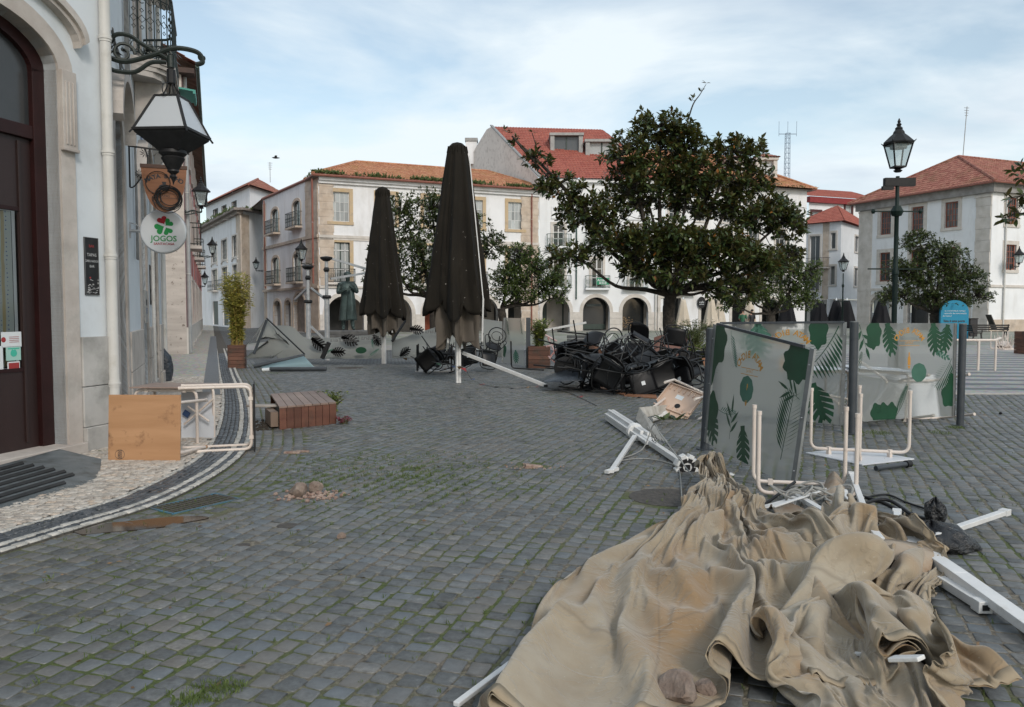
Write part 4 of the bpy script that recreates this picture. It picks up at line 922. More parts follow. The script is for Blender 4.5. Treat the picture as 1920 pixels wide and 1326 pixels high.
M_dress = mat('peach limestone dressing', (.46, .37, .29), (.56, .48, .40), 1.5, .85, dirt=(.30, .25, .21), dscale=1.2, dlo=.5, dhi=.75, bs=8, bst=.3, bd=.02)
M_dress2 = mat('pale limestone dressing', (.52, .48, .43), (.62, .58, .54), 1.5, .85, dirt=(.38, .35, .31), dscale=1.2, dlo=.5, dhi=.78)
M_ochre = mat('ochre window frame', (.46, .34, .20), (.54, .42, .28), 2, .8, dirt=(.36, .28, .2), dscale=2)
M_sashw = mat('white sash', (.55, .55, .54), (.66, .66, .65), 4, .5); M_sashg = mat('dark green sash', (.02, .035, .03), (.03, .05, .04), 4, .5); M_sashr = mat('red brown sash', (.20, .062, .035), (.27, .09, .055), 4, .55)
def tile_mat(name, stops, moss=(.13, .12, .035), mf=.6, mlo=.5):
 m, t, b, o = newmat(name); g = N(t, 'ShaderNodeTexCoord'); v = g.outputs['Object']
 vo = N(t, 'ShaderNodeTexVoronoi'); vo.inputs['Scale'].default_value = 3.4; lk(t, v, vo.inputs['Vector']); sp = N(t, 'ShaderNodeSeparateColor'); lk(t, vo.outputs['Color'], sp.inputs[0])
 col = ramp(t, sp.outputs[0], stops); col = mixc(t, ramp(t, noise(t, .7, 8, v, rough=.7), [(mlo, 0), (mlo+.2, mf)]), col, moss)
 col = mixc(t, ramp(t, noise(t, 6, 6, v, rough=.7), [(.5, 0), (.75, .6)]), col, (.10, .055, .04))
 lk(t, col, b.inputs['Base Color']); b.inputs['Roughness'].default_value = .85; return m
M_tile1 = tile_mat('orange clay tiles', [(0, (.34, .14, .075)), (.5, (.42, .19, .10)), (1, (.50, .27, .16))], (.30, .20, .05))
M_tile2 = tile_mat('fresh red tiles', [(0, (.29, .075, .055)), (1, (.37, .115, .08))], (.2, .08, .05), .3)
M_tile3 = tile_mat('old rosy tiles', [(0, (.22, .07, .05)), (.5, (.30, .115, .085)), (1, (.37, .17, .12))], (.15, .12, .05), .5)
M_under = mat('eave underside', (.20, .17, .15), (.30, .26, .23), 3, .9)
M_panel = {}
def glass(name, c, r=.12):
 m, t, b, o = newmat(name); oi = N(t, 'ShaderNodeObjectInfo'); lk(t, ramp(t, oi.outputs['Random'], [(0, tuple(x*.6 for x in c)), (1, tuple(min(1, x*1.25) for x in c))]), b.inputs['Base Color'])
 b.inputs['Roughness'].default_value = r; b.inputs['Specular IOR Level'].default_value = .6; return m
M_gpale = glass('curtained pane', (.36, .38, .38)); M_gmid = glass('grey pane', (.09, .10, .105)); M_gdark = glass('dark pane', (.025, .028, .03))
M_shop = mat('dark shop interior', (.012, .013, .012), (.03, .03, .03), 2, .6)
M_rpipe = mat('rusty red pipe', (.20, .07, .05), (.26, .10, .07), 3, .6)
def moss_eave(p0, p1, n, name, parent, h=.28, mtl=None):
 mb = MB(); p0, p1 = Vector(p0), Vector(p1)
 for _ in range(n):
  f = random.random(); dens = .5+.5*math.sin(f*31)+.3*math.sin(f*77+1)
  if random.random() > dens: continue
  c = p0.lerp(p1, f)+Vector((random.gauss(0, .12), random.gauss(0, .12), random.uniform(-.08, .1)))
  for _k in range(3):
   a = random.uniform(0, 6.28); l = h*random.uniform(.3, 1); w_ = Vector((math.cos(a), math.sin(a), 0))*.07; tip = Vector((random.uniform(-.1, .1), random.uniform(-.1, .1), l*random.uniform(-.4, 1)))
   mb.add([c-w_, c+w_, c+tip+w_*.5, c+tip-w_*.3], [(0, 1, 2, 3)])
 o = mb.build(name, mtl or M_mossy, parent); o['kind'] = 'stuff'
 if parent: o.matrix_local = parent.matrix_basis.inverted()
 return o
M_mossy = mat('roof greenery', (.035, .06, .015), (.11, .14, .04), 6, .8)
def quoins(F, x0, x1, H, zs0=0.0, mtl=None, y=-.06, h=.55, name='quoin_stone', skip=()):
 z = zs0; k = 0
 while z < H-.05:
  hh = min(h, H-z); mb = MB(); mb.box(x0+(.0 if k % 2 else .05), y, z+.006, x1-(.0 if k % 2 else .05), .0, z+hh-.006); F.part(mb, name, mtl or M_dress); z += hh; k += 1
def small_balcony(F, x0, x1, z, p, M_slab, mtl=None, hr=1.0, nb=None, slab_th=.14):
 mb = MB(); mb.box(x0, -p, z-slab_th, x1, 0, z); rt = F.part(mb, 'balcony', M_slab)
 r = MB(); q = p-.04; a, b, c, d = (x0+.03, 0, 0), (x0+.03, -q, 0), (x1-.03, -q, 0), (x1-.03, 0, 0)
 for zz in (z+.08, z+hr): r.tube([(p_[0], p_[1], zz) for p_ in (a, b, c, d)], .022, 4)
 F.part(r, 'handrail', mtl or M_iron, rt)
 r = MB(); nb = nb or max(5, int((x1-x0)/.13))
 for i in range(nb+1): x = x0+.03+(x1-x0-.06)*i/nb; r.tube([(x, -q, z), (x, -q, z+hr)], .012, 3, caps=False)
 for i in range(nb): x = x0+.03+(x1-x0-.06)*(i+.5)/nb; r.tube([(x+.05*math.cos(a_), -q, z+hr*.5+.18*math.sin(a_)) for a_ in np.linspace(0, 6.28, 7)[:-1]], .009, 3, closed=True)
 for yy in (-q*.66, -q*.33):
  for x in (x0+.03, x1-.03): r.tube([(x, yy, z), (x, yy, z+hr)], .012, 3, caps=False)
 F.part(r, 'balusters', mtl or M_iron, rt); return rt
random.seed(22)
PC = Vector((-12.05, 29.5, 0)); hP = thing('pink_house', 'long faded pink house down the lane with a wavy brown eave', 'building', PC)
FP = Facade(hP, PC, PC+D2*62); nP = Vector((-.937, -.35, 0)); FPs = Facade(hP, PC+nP*7, PC)
M_pink = mat('faded pink render', (.42, .20, .19), (.50, .27, .26), 1, .85, dirt=(.38, .30, .28), dscale=.9, dlo=.45, dhi=.7); M_rose = mat('red painted strip', (.38, .09, .08), (.45, .14, .12), 2, .7)
M_crk = mat('cracked stone', (.40, .35, .31), (.52, .46, .41), 1.6, .85, dirt=(.12, .09, .07), dscale=4, dlo=.60, dhi=.66, bs=8, bst=.5, bd=.03, stretch=(.6, .6, 3))
ops = []
for i in range(9):
 x = 3.0+i*4.2; ops += [(x, x+1.2, .2, 3.0), (x, x+1.2, 4.6, 7.2, .2), (x, x+1.2, 8.1, 9.9)]
mb = MB(); wall(mb, 40, 10.3, ops, .3); FP.part(mb, 'wall', M_pink)
for (x0, x1, z0, z1, *r_) in ops:
 mb = MB(); surround(mb, x0, x1, z0, z1, .2, rise=r_[0] if r_ else 0); F_ = FP.part(mb, 'window' if z0 > 1 else 'door_surround', M_dress2); mb = MB(); mb.box(x0, .15, z0, x1, .2, z1); FP.part(mb, 'shutter', M_sashg if z0 > 1 else M_brown, F_)
for i in range(9):
 x = 5.5+i*4.2; mb = MB(); mb.box(x, -.03, 1.1, x+.12, 0, 9.9); FP.part(mb, 'red_strip', M_rose)
for x in (5.9, 14.3, 22.7): small_balcony(FP, x+1.1-.3, x+2.6+.3, 4.55, .5, M_dress2)
mb = MB(); mb.box(0, -.06, 0, 40, -.0, 1.0); FP.part(mb, 'plinth', M_dress2)
mb = MB(); wall(mb, 7, 10.3, [], .3); FPs.part(mb, 'side_wall', M_crk)
mb = MB(); mb.box(6.95, -.03, 0, 7.03, .01, 10.2);
mb = MB(); nx = 270
for i in range(nx):
 for (ya, yb) in ((-.5, -.2), (-.2, .1)):
  f = lambda x, y: 10.45+.05*math.sin(x*9.5)+.28*math.sin(x*.31+1)*.3+(y+.5)*.4
  x0, x1 = -.3+i*.15, -.3+(i+1)*.15; mb.quad((x0, ya, f(x0, ya)), (x1, ya, f(x1, ya)), (x1, yb, f(x1, yb)), (x0, yb, f(x0, yb))); mb.quad((x0, ya, f(x0, ya)), (x1, ya, f(x1, ya)), (x1, ya, f(x1, ya)+.09), (x0, ya, f(x0, ya)+.09))
FP.part(mb, 'eave', mat('brown eave tiles', (.085, .045, .03), (.16, .09, .065), 2, .85))
mb = MB(); roof_plane(mb, (-.3, -.5, 10.6), (40, -.5, 10.6), (-.3, 4.5, 13.2), (40, 4.5, 13.2), .3); FP.part(mb, 'roof', M_tile3)
mb = MB(); mb.tube([(-.3, -.56, 10.5), (40, -.56, 10.4)], .07, 8); FP.part(mb, 'gutter', mat('dark green gutter', (.012, .05, .035), (.02, .07, .05), 4, .5))
pipe(hP, FP.M @ Vector((.35, -.10, 0)), .05, 10.3, .075, mat('grey zinc pipe', (.28, .29, .29), (.36, .37, .37), 4, .4), (3, 6, 9))
mb = MB(); mb.box(-.3, -.45, 10.22, .4, .1, 10.40); FP.part(mb, 'eave_board', mat('dark eave board', (.04, .02, .015), (.06, .03, .02), 4, .7))
random.seed(23)
a, b = seg2(393, 90, 455, 75); c, d = seg2(455, 75, 506, 79); hD = thing('lane_house', 'tall white house closing the lane with a weedy cornice and a set back top floor', 'building', b)
FA = Facade(hD, a, b); FB = Facade(hD, b, d)
HD = 11.0; ops = []
for u in (404, 423, 443):
 for v0, v1 in ((427, 460), (497, 541)):
  x0, x1 = FA.x(u-4.5), FA.x(u+5.5); vv = (443-u)*.30; s_ = (584-v0)*75/1493/1;
 x0, x1 = FA.x(u-5), FA.x(u+5); ops += [(x0, x1, 6.9, 8.9), (x0, x1, 3.9, 6.1, .0), (x0, x1, .15, 2.7)]
mb = MB(); wall(mb, FA.L, HD, ops, .3, x_start=-14); FA.part(mb, 'wall', M_white1); mb = MB(); wall(mb, FB.L, HD, [], .3); FB.part(mb, 'wall', M_white1)
for k, (x0, x1, z0, z1, *_) in enumerate(ops):
 if z0 > 1: window(FA, x0, x1, z0, z1, M_dress2, M_sashg, M_gmid, 2, 4, w=.15)
 else: mb = MB(); mb.box(x0, .12, z0, x1, .18, z1); FA.part(mb, 'door', M_sashg)
for (x0, x1, z0, z1, *_) in ops:
 if 3.5 < z0 < 4: small_balcony(FA, x0-.35, x1+.35, 3.85, .5, M_dress2, nb=8); mb = MB(); band(mb, arc_pts(x0-.2, x1+.2, 6.75, .3, 8), arc_pts(x0-.3, x1+.3, 6.9, .35, 8), -.1, 0); FA.part(mb, 'hood_mould', M_dress2)
mb = MB(); mb.box(FA.L-.0, -.05, 0, FA.L+.02, 0, HD); mb.box(FA.L-2.0, -.04, 0, FA.L-.02, 0, HD-.3); FA.part(mb, 'corner_pilaster', M_dress)
mb = MB(); mb.box(.05, -.04, 0, 1.2, 0, HD-.3); FB.part(mb, 'corner_pilaster', M_dress)
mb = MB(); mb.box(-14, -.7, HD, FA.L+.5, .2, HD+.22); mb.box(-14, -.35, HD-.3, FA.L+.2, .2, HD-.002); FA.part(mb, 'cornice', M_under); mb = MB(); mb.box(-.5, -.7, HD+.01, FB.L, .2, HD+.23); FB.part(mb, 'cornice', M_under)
moss_eave(FA.M@Vector((0, -.6, HD+.2)), FA.M@Vector((FA.L, -.6, HD+.2)), 420, 'cornice_weeds', hD, .35); moss_eave(FB.M@Vector((0, -.6, HD+.2)), FB.M@Vector((FB.L, -.6, HD+.2)), 150, 'cornice_weeds', hD, .35)
for k in range(4):
 x = FA.L*(.3+.2*k); mb = MB(); mb.box(x-.12, -.55, HD-.35, x+.12, 0, HD-.302); FA.part(mb, 'cornice_bracket', M_dress2)
a2, b2 = seg2(391, 96, 473, 81); c2_ = seg2(473, 81, 560, 92); FC = Facade(hD, a2, b2); FD = Facade(hD, b2, c2_[1]); HT = 14.2
ops = [(FC.x(u-4), FC.x(u+4), 11.9, 13.3) for u in (408, 424, 443)]
mb = MB(); wall(mb, FC.L, HT, ops, .3, z_start=10.5); FC.part(mb, 'top_floor_wall', M_white2); mb = MB(); wall(mb, FD.L, HT, [], .3, z_start=10.5); FD.part(mb, 'top_floor_wall', M_white2)
for o_ in ops: window(FC, *o_[:4], M_sashg, M_sashg, M_gmid, 2, 3, w=.06)
def hip_roof(name, pts_eave, ridge, mtl, root, over=.6, pitch=.26, z=None, ridge_caps=True, th=.1):
 """pts_eave: 4 world corners (front-left, front-right, back-right, back-left); ridge: (left,right) world points"""
 mb = MB(); A, B, C, D_ = [Vector(p) for p in pts_eave]; r0, r1 = Vector(ridge[0]), Vector(ridge[1])
 roof_plane(mb, A, B, r0, r1, pitch); roof_plane(mb, B, C, r1, r1, pitch); roof_plane(mb, C, D_, r1, r0, pitch); roof_plane(mb, D_, A, r0, r0, pitch)
 o = mb.build(name, mtl, root); o.matrix_local = root.matrix_basis.inverted()
 rc = MB()
 for p, q in ((A, r0), (B, r1), (r0, r1)):
  n_ = max(2, int((q-p).length/.45))
  for i in range(n_): rc.tube([p.lerp(q, i/n_)+Vector((0, 0, .03)), p.lerp(q, (i+1)/n_)+Vector((0, 0, .05))], [.13, .10], 6)
 k = rc.build('ridge_tiles', mtl, o); k['kind'] = 'stuff'
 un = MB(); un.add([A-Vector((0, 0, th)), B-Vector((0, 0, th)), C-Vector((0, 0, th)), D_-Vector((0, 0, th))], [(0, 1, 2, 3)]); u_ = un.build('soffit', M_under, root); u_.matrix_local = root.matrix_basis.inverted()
 return o
def over_pts(corners, z, ov):
 c = sum((Vector((p[0], p[1], 0)) for p in corners), Vector())/len(corners); out = []
 n = len(corners)
 for i in range(n):
  p = Vector((corners[i][0], corners[i][1], 0)); pv = Vector((corners[i-1][0], corners[i-1][1], 0)); nx_ = Vector((corners[(i+1) % n][0], corners[(i+1) % n][1], 0))
  e1 = (p-pv).normalized(); e2 = (p-nx_).normalized(); out.append(Vector((p.x, p.y, z))+(e1+e2)*ov)
 return out
bk = FC.n*8; A_, B_, C_ = a2, b2, b2+FD.d*10
pts = over_pts([a2, b2, b2+FD.d*9, a2+FD.d*9], HT, .6)
mid0 = (pts[0]+pts[3])/2; mid1 = (pts[1]+pts[2])/2
hip_roof('roof', pts, (mid0.lerp(mid1, .2)+Vector((0, 0, 2.0)), mid1.lerp(mid0, .25)+Vector((0, 0, 2.0))), M_tile3, hD)
mb = MB(); q_ = over_pts([a, b, d, a+FB.d*6], HD+.2, .3); mb.add(q_, [(0, 1, 2, 3)]); o = mb.build('terrace_roof', M_tile3, hD); o.matrix_local = hD.matrix_basis.inverted()
random.seed(24)
a, b = seg2(600, 58, 1010, 65); s0, s1 = seg2(497, 70, 576, 60); hE = thing('arcade_house', 'three storey arcaded corner house with ochre windows and a grassy orange tile roof', 'building', a)
FE = Facade(hE, a, b); FS = Facade(hE, s0, s1); FX = Facade(hE, s1, a); HE = 11.4
cen = [640, 726, 811, 891, 966]; wins = []
for i, u in enumerate(cen):
 hw = (17-i*.9)*1.0; x0, x1 = FE.x(u-hw), FE.x(u+hw); wins.append((x0, x1, 8.15, 10.3)); wins.append((x0, x1, 3.75, 6.65))
arches = [(613, 682), (707, 772), (796, 856), (878, 934), (952, 1000)]; ao = [(FE.x(p), FE.x(q), 0.0, 2.75, (FE.x(q)-FE.x(p))/2*.98) for p, q in arches]
mb = MB(); wall(mb, FE.L, HE, wins+ao, .45, n=16); FE.part(mb, 'wall', M_white1)
for k, w_ in enumerate(wins):
 if w_[2] > 7: window(FE, *w_, M_ochre, M_sashw, M_gpale, 4, 3, w=.27, y=.1)
 else:
  window(FE, *w_, M_ochre, M_sashg, M_gpale, 2, 1, w=.27, y=.12, sill=False, fw=.07, mw=.06)
  s = MB();
  for xx in ((w_[0]*.75+w_[1]*.25), (w_[0]*.25+w_[1]*.75)): s.box(xx-.03, .09, w_[2]+.05, xx+.03, .12, w_[3]-.05)
  s.box(w_[0]+.06, .09, w_[3]-.62, w_[1]-.06, .125, w_[3]-.55); s.box(w_[0]+.06, .09, w_[2]+.9, w_[1]-.06, .118, w_[2]+.95); FE.part(s, 'glazing_bar', M_sashw)
  small_balcony(FE, w_[0]-.35, w_[1]+.35, 3.7, .35, M_dress2)
mb = MB(); mb.box(0, -.10, 6.95, FE.L, 0, 7.15); mb.box(0, -.06, 6.8, FE.L, 0, 6.948); FE.part(mb, 'string_course', M_dress2)
mb = MB(); mb.box(0, -.12, 3.30, FE.L, 0, 3.45); FE.part(mb, 'string_course', M_dress2)
mb = MB(); mb.box(0, -.35, HE-.35, FE.L, 0, HE); mb.box(0, -.18, HE-.55, FE.L, 0, HE-.352); FE.part(mb, 'cornice', M_white1)
for x0, x1, z0, z1, rs in ao:
 mb = MB(); band(mb, [(x0, .0)]+arc_pts(x0, x1, z1, rs, 16)+[(x1, .0)], [(x0-.3, .0)]+arc_pts(x0-.3, x1+.3, z1+.3, rs+.3, 16)+[(x1+.3, .0)], -.05, .45); FE.part(mb, 'arch_stone', M_dress2)
edges = [0.0]+[q for o_ in ao for q in o_[:2]]+[FE.L]
for k in range(0, len(edges), 2):
 xa, xb = edges[k]+(.3 if k else 0), edges[k+1]-(.3 if k+1 < len(edges)-1 else 0)
 for j in range(3):
  mb = MB(); mb.box(xa+.01, -.055, j*.46+.01, xb-.01, 0, (j+1)*.46-.01); FE.part(mb, 'pier_stone', M_dress2)
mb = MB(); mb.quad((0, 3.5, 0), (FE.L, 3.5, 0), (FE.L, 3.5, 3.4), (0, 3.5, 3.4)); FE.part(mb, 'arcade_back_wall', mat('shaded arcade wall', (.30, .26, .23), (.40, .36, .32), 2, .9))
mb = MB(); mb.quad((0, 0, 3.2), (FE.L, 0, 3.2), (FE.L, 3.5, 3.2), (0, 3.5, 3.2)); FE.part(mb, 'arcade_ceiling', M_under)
for k in range(5):
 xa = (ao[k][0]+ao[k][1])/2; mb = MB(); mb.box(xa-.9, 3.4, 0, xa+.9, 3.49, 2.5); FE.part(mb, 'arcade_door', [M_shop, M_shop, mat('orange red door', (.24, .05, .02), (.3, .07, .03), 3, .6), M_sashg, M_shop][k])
quoins(FE, FE.L-1.6, FE.L-.05, HE-.6, 0, M_dress); quoins(FX, 0.02, FX.L-.02, HE-.5, 0, M_dress); mb = MB(); wall(mb, FX.L, HE, [], .3); FX.part(mb, 'corner_wall', M_dress); quoins(FE, 0.02, 1.1, HE-.6, 3.5, M_dress)
sw = []
for (u0, u1, z0, z1, rs) in ((512, 525, 8.1, 10.1, .35), (552, 566, 8.1, 10.1, .35), (512, 525, 3.9, 6.1, .35), (552, 566, 3.9, 6.1, .35), (514, 527, .2, 2.5, .45), (535, 546, .2, 2.5, .4), (551, 572, 0, 3.0, .9)):
 sw.append((FS.x(u0), FS.x(u1), z0, z1, rs))
mb = MB(); wall(mb, FS.L, HE, sw, .4, n=12); FS.part(mb, 'side_wall', M_white1)
for w_ in sw[:4]:
 window(FS, *w_[:4], M_dress, M_sashg, M_gmid, 2, 3, rise=w_[4], w=.22, y=.1, sill=False); small_balcony(FS, w_[0]-.4, w_[1]+.4, w_[2]-.03, .55, M_dress, hr=1.1)
for w_ in sw[4:]:
 mb = MB(); surround(mb, *w_[:4], .2, rise=w_[4], sill=False, y1=.3); p_ = FS.part(mb, 'door_surround', M_dress); mb = MB(); mb.box(w_[0], .28, w_[2], w_[1], .3, w_[3]); FS.part(mb, 'door', M_gmid if w_[4] < .6 else M_under, p_)
mb = MB(); mb.box(-.1, -.12, 6.95, FS.L, 0, 7.18); FS.part(mb, 'string_course', M_dress); mb = MB(); mb.box(-.1, -.16, 3.28, FS.L, 0, 3.46); FS.part(mb, 'string_course', M_dress); mb = MB(); mb.box(-.1, -.14, 6.95, FX.L, 0, 7.18); mb.box(0, -.16, 3.28, FX.L, 0, 3.46); FX.part(mb, 'string_course', M_dress)
mb = MB(); mb.box(0, -.04, 0, .8, 0, HE-.5); FS.part(mb, 'pilaster', M_dress)
pipe(hE, a+Vector((-.35, -.35, 0)), 3.6, HE-.3, .07, M_rpipe, (5, 8)); pipe(hE, FE.M@Vector((FE.L-.7, -.15, 0)), .1, HE-.3, .06, M_rpipe, (3, 6, 9)); pipe(hE, FS.M@Vector((.9, -.15, 0)), 3.6, HE-.3, .06, M_rpipe, (5, 8))
s2 = s0; pts = over_pts([s0, s1, a, b, b+FE.n*12, s0+FE.n*10], HE, .6)
rl, rr_ = P(668, 304, 66.5), P(915, 322, 71.5)
mb = MB(); A0, A1, A2, A3, A4, A5 = pts
roof_plane(mb, A2, A3, rl, rr_, .27); roof_plane(mb, A0, A1, rl, rl, .27); mb.add([A1, A2, rl], [(0, 1, 2)]); roof_plane(mb, A3, A4, rr_, rr_, .27); mb.add([A4, A5, rl, rr_], [(0, 1, 2, 3)]); mb.add([A5, A0, rl], [(0, 1, 2)])
o = mb.build('roof', M_tile1, hE); o.matrix_local = hE.matrix_basis.inverted()
rc = MB()
for p_, q_ in ((A2, rl), (rl, rr_), (A3, rr_), (A1, rl)):
 n_ = int((q_-p_).length/.45)
 for i in range(n_): rc.tube([p_.lerp(q_, i/n_)+Vector((0, 0, .03)), p_.lerp(q_, (i+1)/n_)+Vector((0, 0, .05))], [.14, .11], 6)
k_ = rc.build('ridge_tiles', M_tile1, o); k_['kind'] = 'stuff'
un = MB(); un.add([p_-Vector((0, 0, .14)) for p_ in pts], [(0, 1, 2, 3, 4, 5)]); u_ = un.build('soffit', M_under, hE); u_.matrix_local = hE.matrix_basis.inverted()
gt = MB(); gt.tube([A0-Vector((0, 0, .06)), A1-Vector((0, 0, .06)), A2-Vector((0, 0, .06)), A3-Vector((0, 0, .06))], .09, 6); g_ = gt.build('gutter', M_rpipe, hE); g_.matrix_local = hE.matrix_basis.inverted()
moss_eave(A2+Vector((0, .2, .12)), A3+Vector((0, .2, .12)), 1500, 'roof_greenery', hE, .32); moss_eave(A1+Vector((.2, .1, .15)), A2+Vector((0, .2, .12)), 60, 'roof_greenery', hE, .3)
random.seed(25)
a = b.copy()+Vector((.03, -.02, 0)); _, c = seg2(1010, 65, 1243, 66.2); _, d = seg2(1243, 66, 1508, 71.5)
hF = thing('tall_white_house', 'tall white arcaded house with a bare gable, bright red roof and two grey dormers', 'building', a); FF = Facade(hF, a, c); HF = 12.3
cols = [1047, 1119, 1190]; wf = []
for u in cols:
 x0, x1 = FF.x(u-10.5), FF.x(u+10.5); wf += [(x0, x1, 9.2, 10.0, 0), (x0, x1, 6.9, 9.0-.35, 0), (x0, x1, 3.55, 5.9, 0)]
wf = [(x0, x1, z0, z1) for x0, x1, z0, z1, _ in wf]
af = [(FF.x(p), FF.x(q), 0, 2.75, (FF.x(q)-FF.x(p))/2*.98) for p, q in ((1017, 1068), (1093, 1143), (1167, 1215))]
mb = MB(); wall(mb, FF.L, HF, wf+af, .45, n=16); FF.part(mb, 'wall', M_white2)
for w_ in wf:
 if w_[2] > 9: mb = MB(); surround(mb, *w_, .12); mb.box(w_[0], .05, w_[2], w_[1], .1, w_[3]); FF.part(mb, 'blind_window', M_white2)
 else:
  window(FF, *w_, M_dress2, M_sashw, M_gdark, 2, 3, w=.2, y=.12, sill=False, fw=.09, mw=.06); small_balcony(FF, w_[0]-.55, w_[1]+.55, w_[2]-.05, .5, M_white2, mtl=mat('green railing', (.02, .06, .05), (.03, .08, .06), 5, .5) if w_ is wf[1] else bpy.data.materials['green railing'])
for k, (x0, x1, z0, z1, rs) in enumerate(af):
 mb = MB(); band(mb, [(x0, 1.55)]+arc_pts(x0, x1, z1, rs, 16)+[(x1, 1.55)], [(x0-.28, 1.55)]+arc_pts(x0-.28, x1+.28, z1+.28, rs+.28, 16)+[(x1+.28, 1.55)], -.05, .45); FF.part(mb, 'arch_stone', M_dress2)
ed = [0.0]+[q for o_ in af for q in o_[:2]]+[FF.L]
for k in range(0, len(ed), 2):
 for j in range(3):
  mb = MB(); mb.box(ed[k]+.01, -.07, j*.52+.01, ed[k+1]-.01, .02, (j+1)*.52-.01); FF.part(mb, 'pier_stone', M_dress2)
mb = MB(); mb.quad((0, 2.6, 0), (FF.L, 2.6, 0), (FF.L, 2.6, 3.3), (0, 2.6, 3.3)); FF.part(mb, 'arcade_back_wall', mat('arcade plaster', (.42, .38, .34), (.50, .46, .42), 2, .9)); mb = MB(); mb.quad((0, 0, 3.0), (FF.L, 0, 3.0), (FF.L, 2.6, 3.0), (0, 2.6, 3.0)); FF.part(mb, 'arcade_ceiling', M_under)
for k, (x0, x1, *_r) in enumerate(af):
 if k == 0: mb = MB(); mb.box(x0-.2, 2.45, 0, x0+.75, 2.59, 2.7); mb.box(x1-.15, 2.45, 0, x1-.05, 2.58, 2.7); FF.part(mb, 'shop_front', M_sashg)
 else: mb = MB(); mb.box(x0+.05, 1.1, 0.1, x1-.05, 1.16, 2.75); FF.part(mb, 'shop_front', M_gdark)
mb = MB(); mb.box(af[1][0]+.1, 1.05, .1, af[1][1]-.1, 1.09, .55); FF.part(mb, 'shop_plinth', M_sashg)
mb = MB(); mb.box(af[1][0]+.5, 1.04, 2.02, af[1][1]-.5, 1.08, 2.22); FF.part(mb, 'shop_sign', M_flat('faded sign', (.10, .12, .12)))
random.seed(8)
mb = MB()
for i in range(70):
 x = random.uniform(af[2][0]+.15, af[2][0]+1.1); z = random.uniform(.2, 1.1); mb.box(x, 1.05, z, x+.1, 1.09, z+.06)
FF.part(mb, 'goods_display', mat('shop goods', (.08, .05, .03), (.30, .20, .10), 8, .6), kind='stuff')
mb = MB(); mb.box(0, -.3, HF-.25, FF.L, 0, HF); FF.part(mb, 'cornice', M_white2)
pipe(hF, FF.M@Vector((FF.x(1080), -.08, 0)), 2.6, 8.6, .055, bpy.data.materials['green railing'], (5,)); pipe(hF, FF.M@Vector((FF.x(1228), -.1, 0)), .1, 6, .055, M_pipe, (3,))
gd_ = Vector((-.4, .92, 0)).normalized(); pk = 10.3; zpk = 18.6; a0 = a-FE.n*0
mb = MB(); A, B_, Cc, Dd = a, a+gd_*pk, a+gd_*16, a+gd_*17
mb.add([Vector((A.x, A.y, 9)), Vector((A.x, A.y, HF)), Vector((B_.x, B_.y, zpk)), Vector((B_.x, B_.y, zpk))+gd_*1.2, Vector((Cc.x, Cc.y, 16.8)), Vector((Cc.x, Cc.y, 9))], [(0, 1, 2, 3, 4, 5)]); o = mb.build('gable_wall', mat('cream gable render', (.70, .66, .61), (.76, .72, .67), .7, .9, dirt=(.5, .46, .42)), hF); o.matrix_local = hF.matrix_basis.inverted()
ridge_d = FF.d; e0, e1 = Vector((a.x, a.y-.45, HF)), Vector((c.x, c.y-.45, HF)); r0 = Vector((B_.x, B_.y, zpk)); r1 = r0+ridge_d*(FF.L+5)
mb = MB(); roof_plane(mb, e0, e1+FF.d*.3, r0, r0+FF.d*FF.L, .27); o = mb.build('roof', M_tile2, hF); o.matrix_local = hF.matrix_basis.inverted()
M_zinc = mat('grey zinc', (.24, .24, .235), (.32, .32, .31), 3, .5, metal=.2)
mb = MB(); mb.bar(e0+Vector((0, 0, .12)), r0+Vector((0, 0, .12)), .25, .12); o = mb.build('verge_flashing', M_zinc, hF); o.matrix_local = hF.matrix_basis.inverted()
mb = MB(); q = a+gd_*15.5; mb.box(q.x-.55, q.y-.5, 16, q.x+.55, q.y+.5, 18.2); o = mb.build('chimney', M_white2, hF); o.matrix_local = hF.matrix_basis.inverted(); mb = MB(); mb.box(q.x-.62, q.y-.6, 18.2, q.x+.62, q.y+.6, 18.5); k_ = mb.build('chimney_cap', M_zinc, o)
q = P(962, 262, 74); mb = MB(); mb.box(q.x-.55, q.y-.5, q.z-1.4, q.x+.55, q.y+.5, q.z+.3); o = mb.build('chimney', M_white2, hF); o.matrix_local = hF.matrix_basis.inverted()
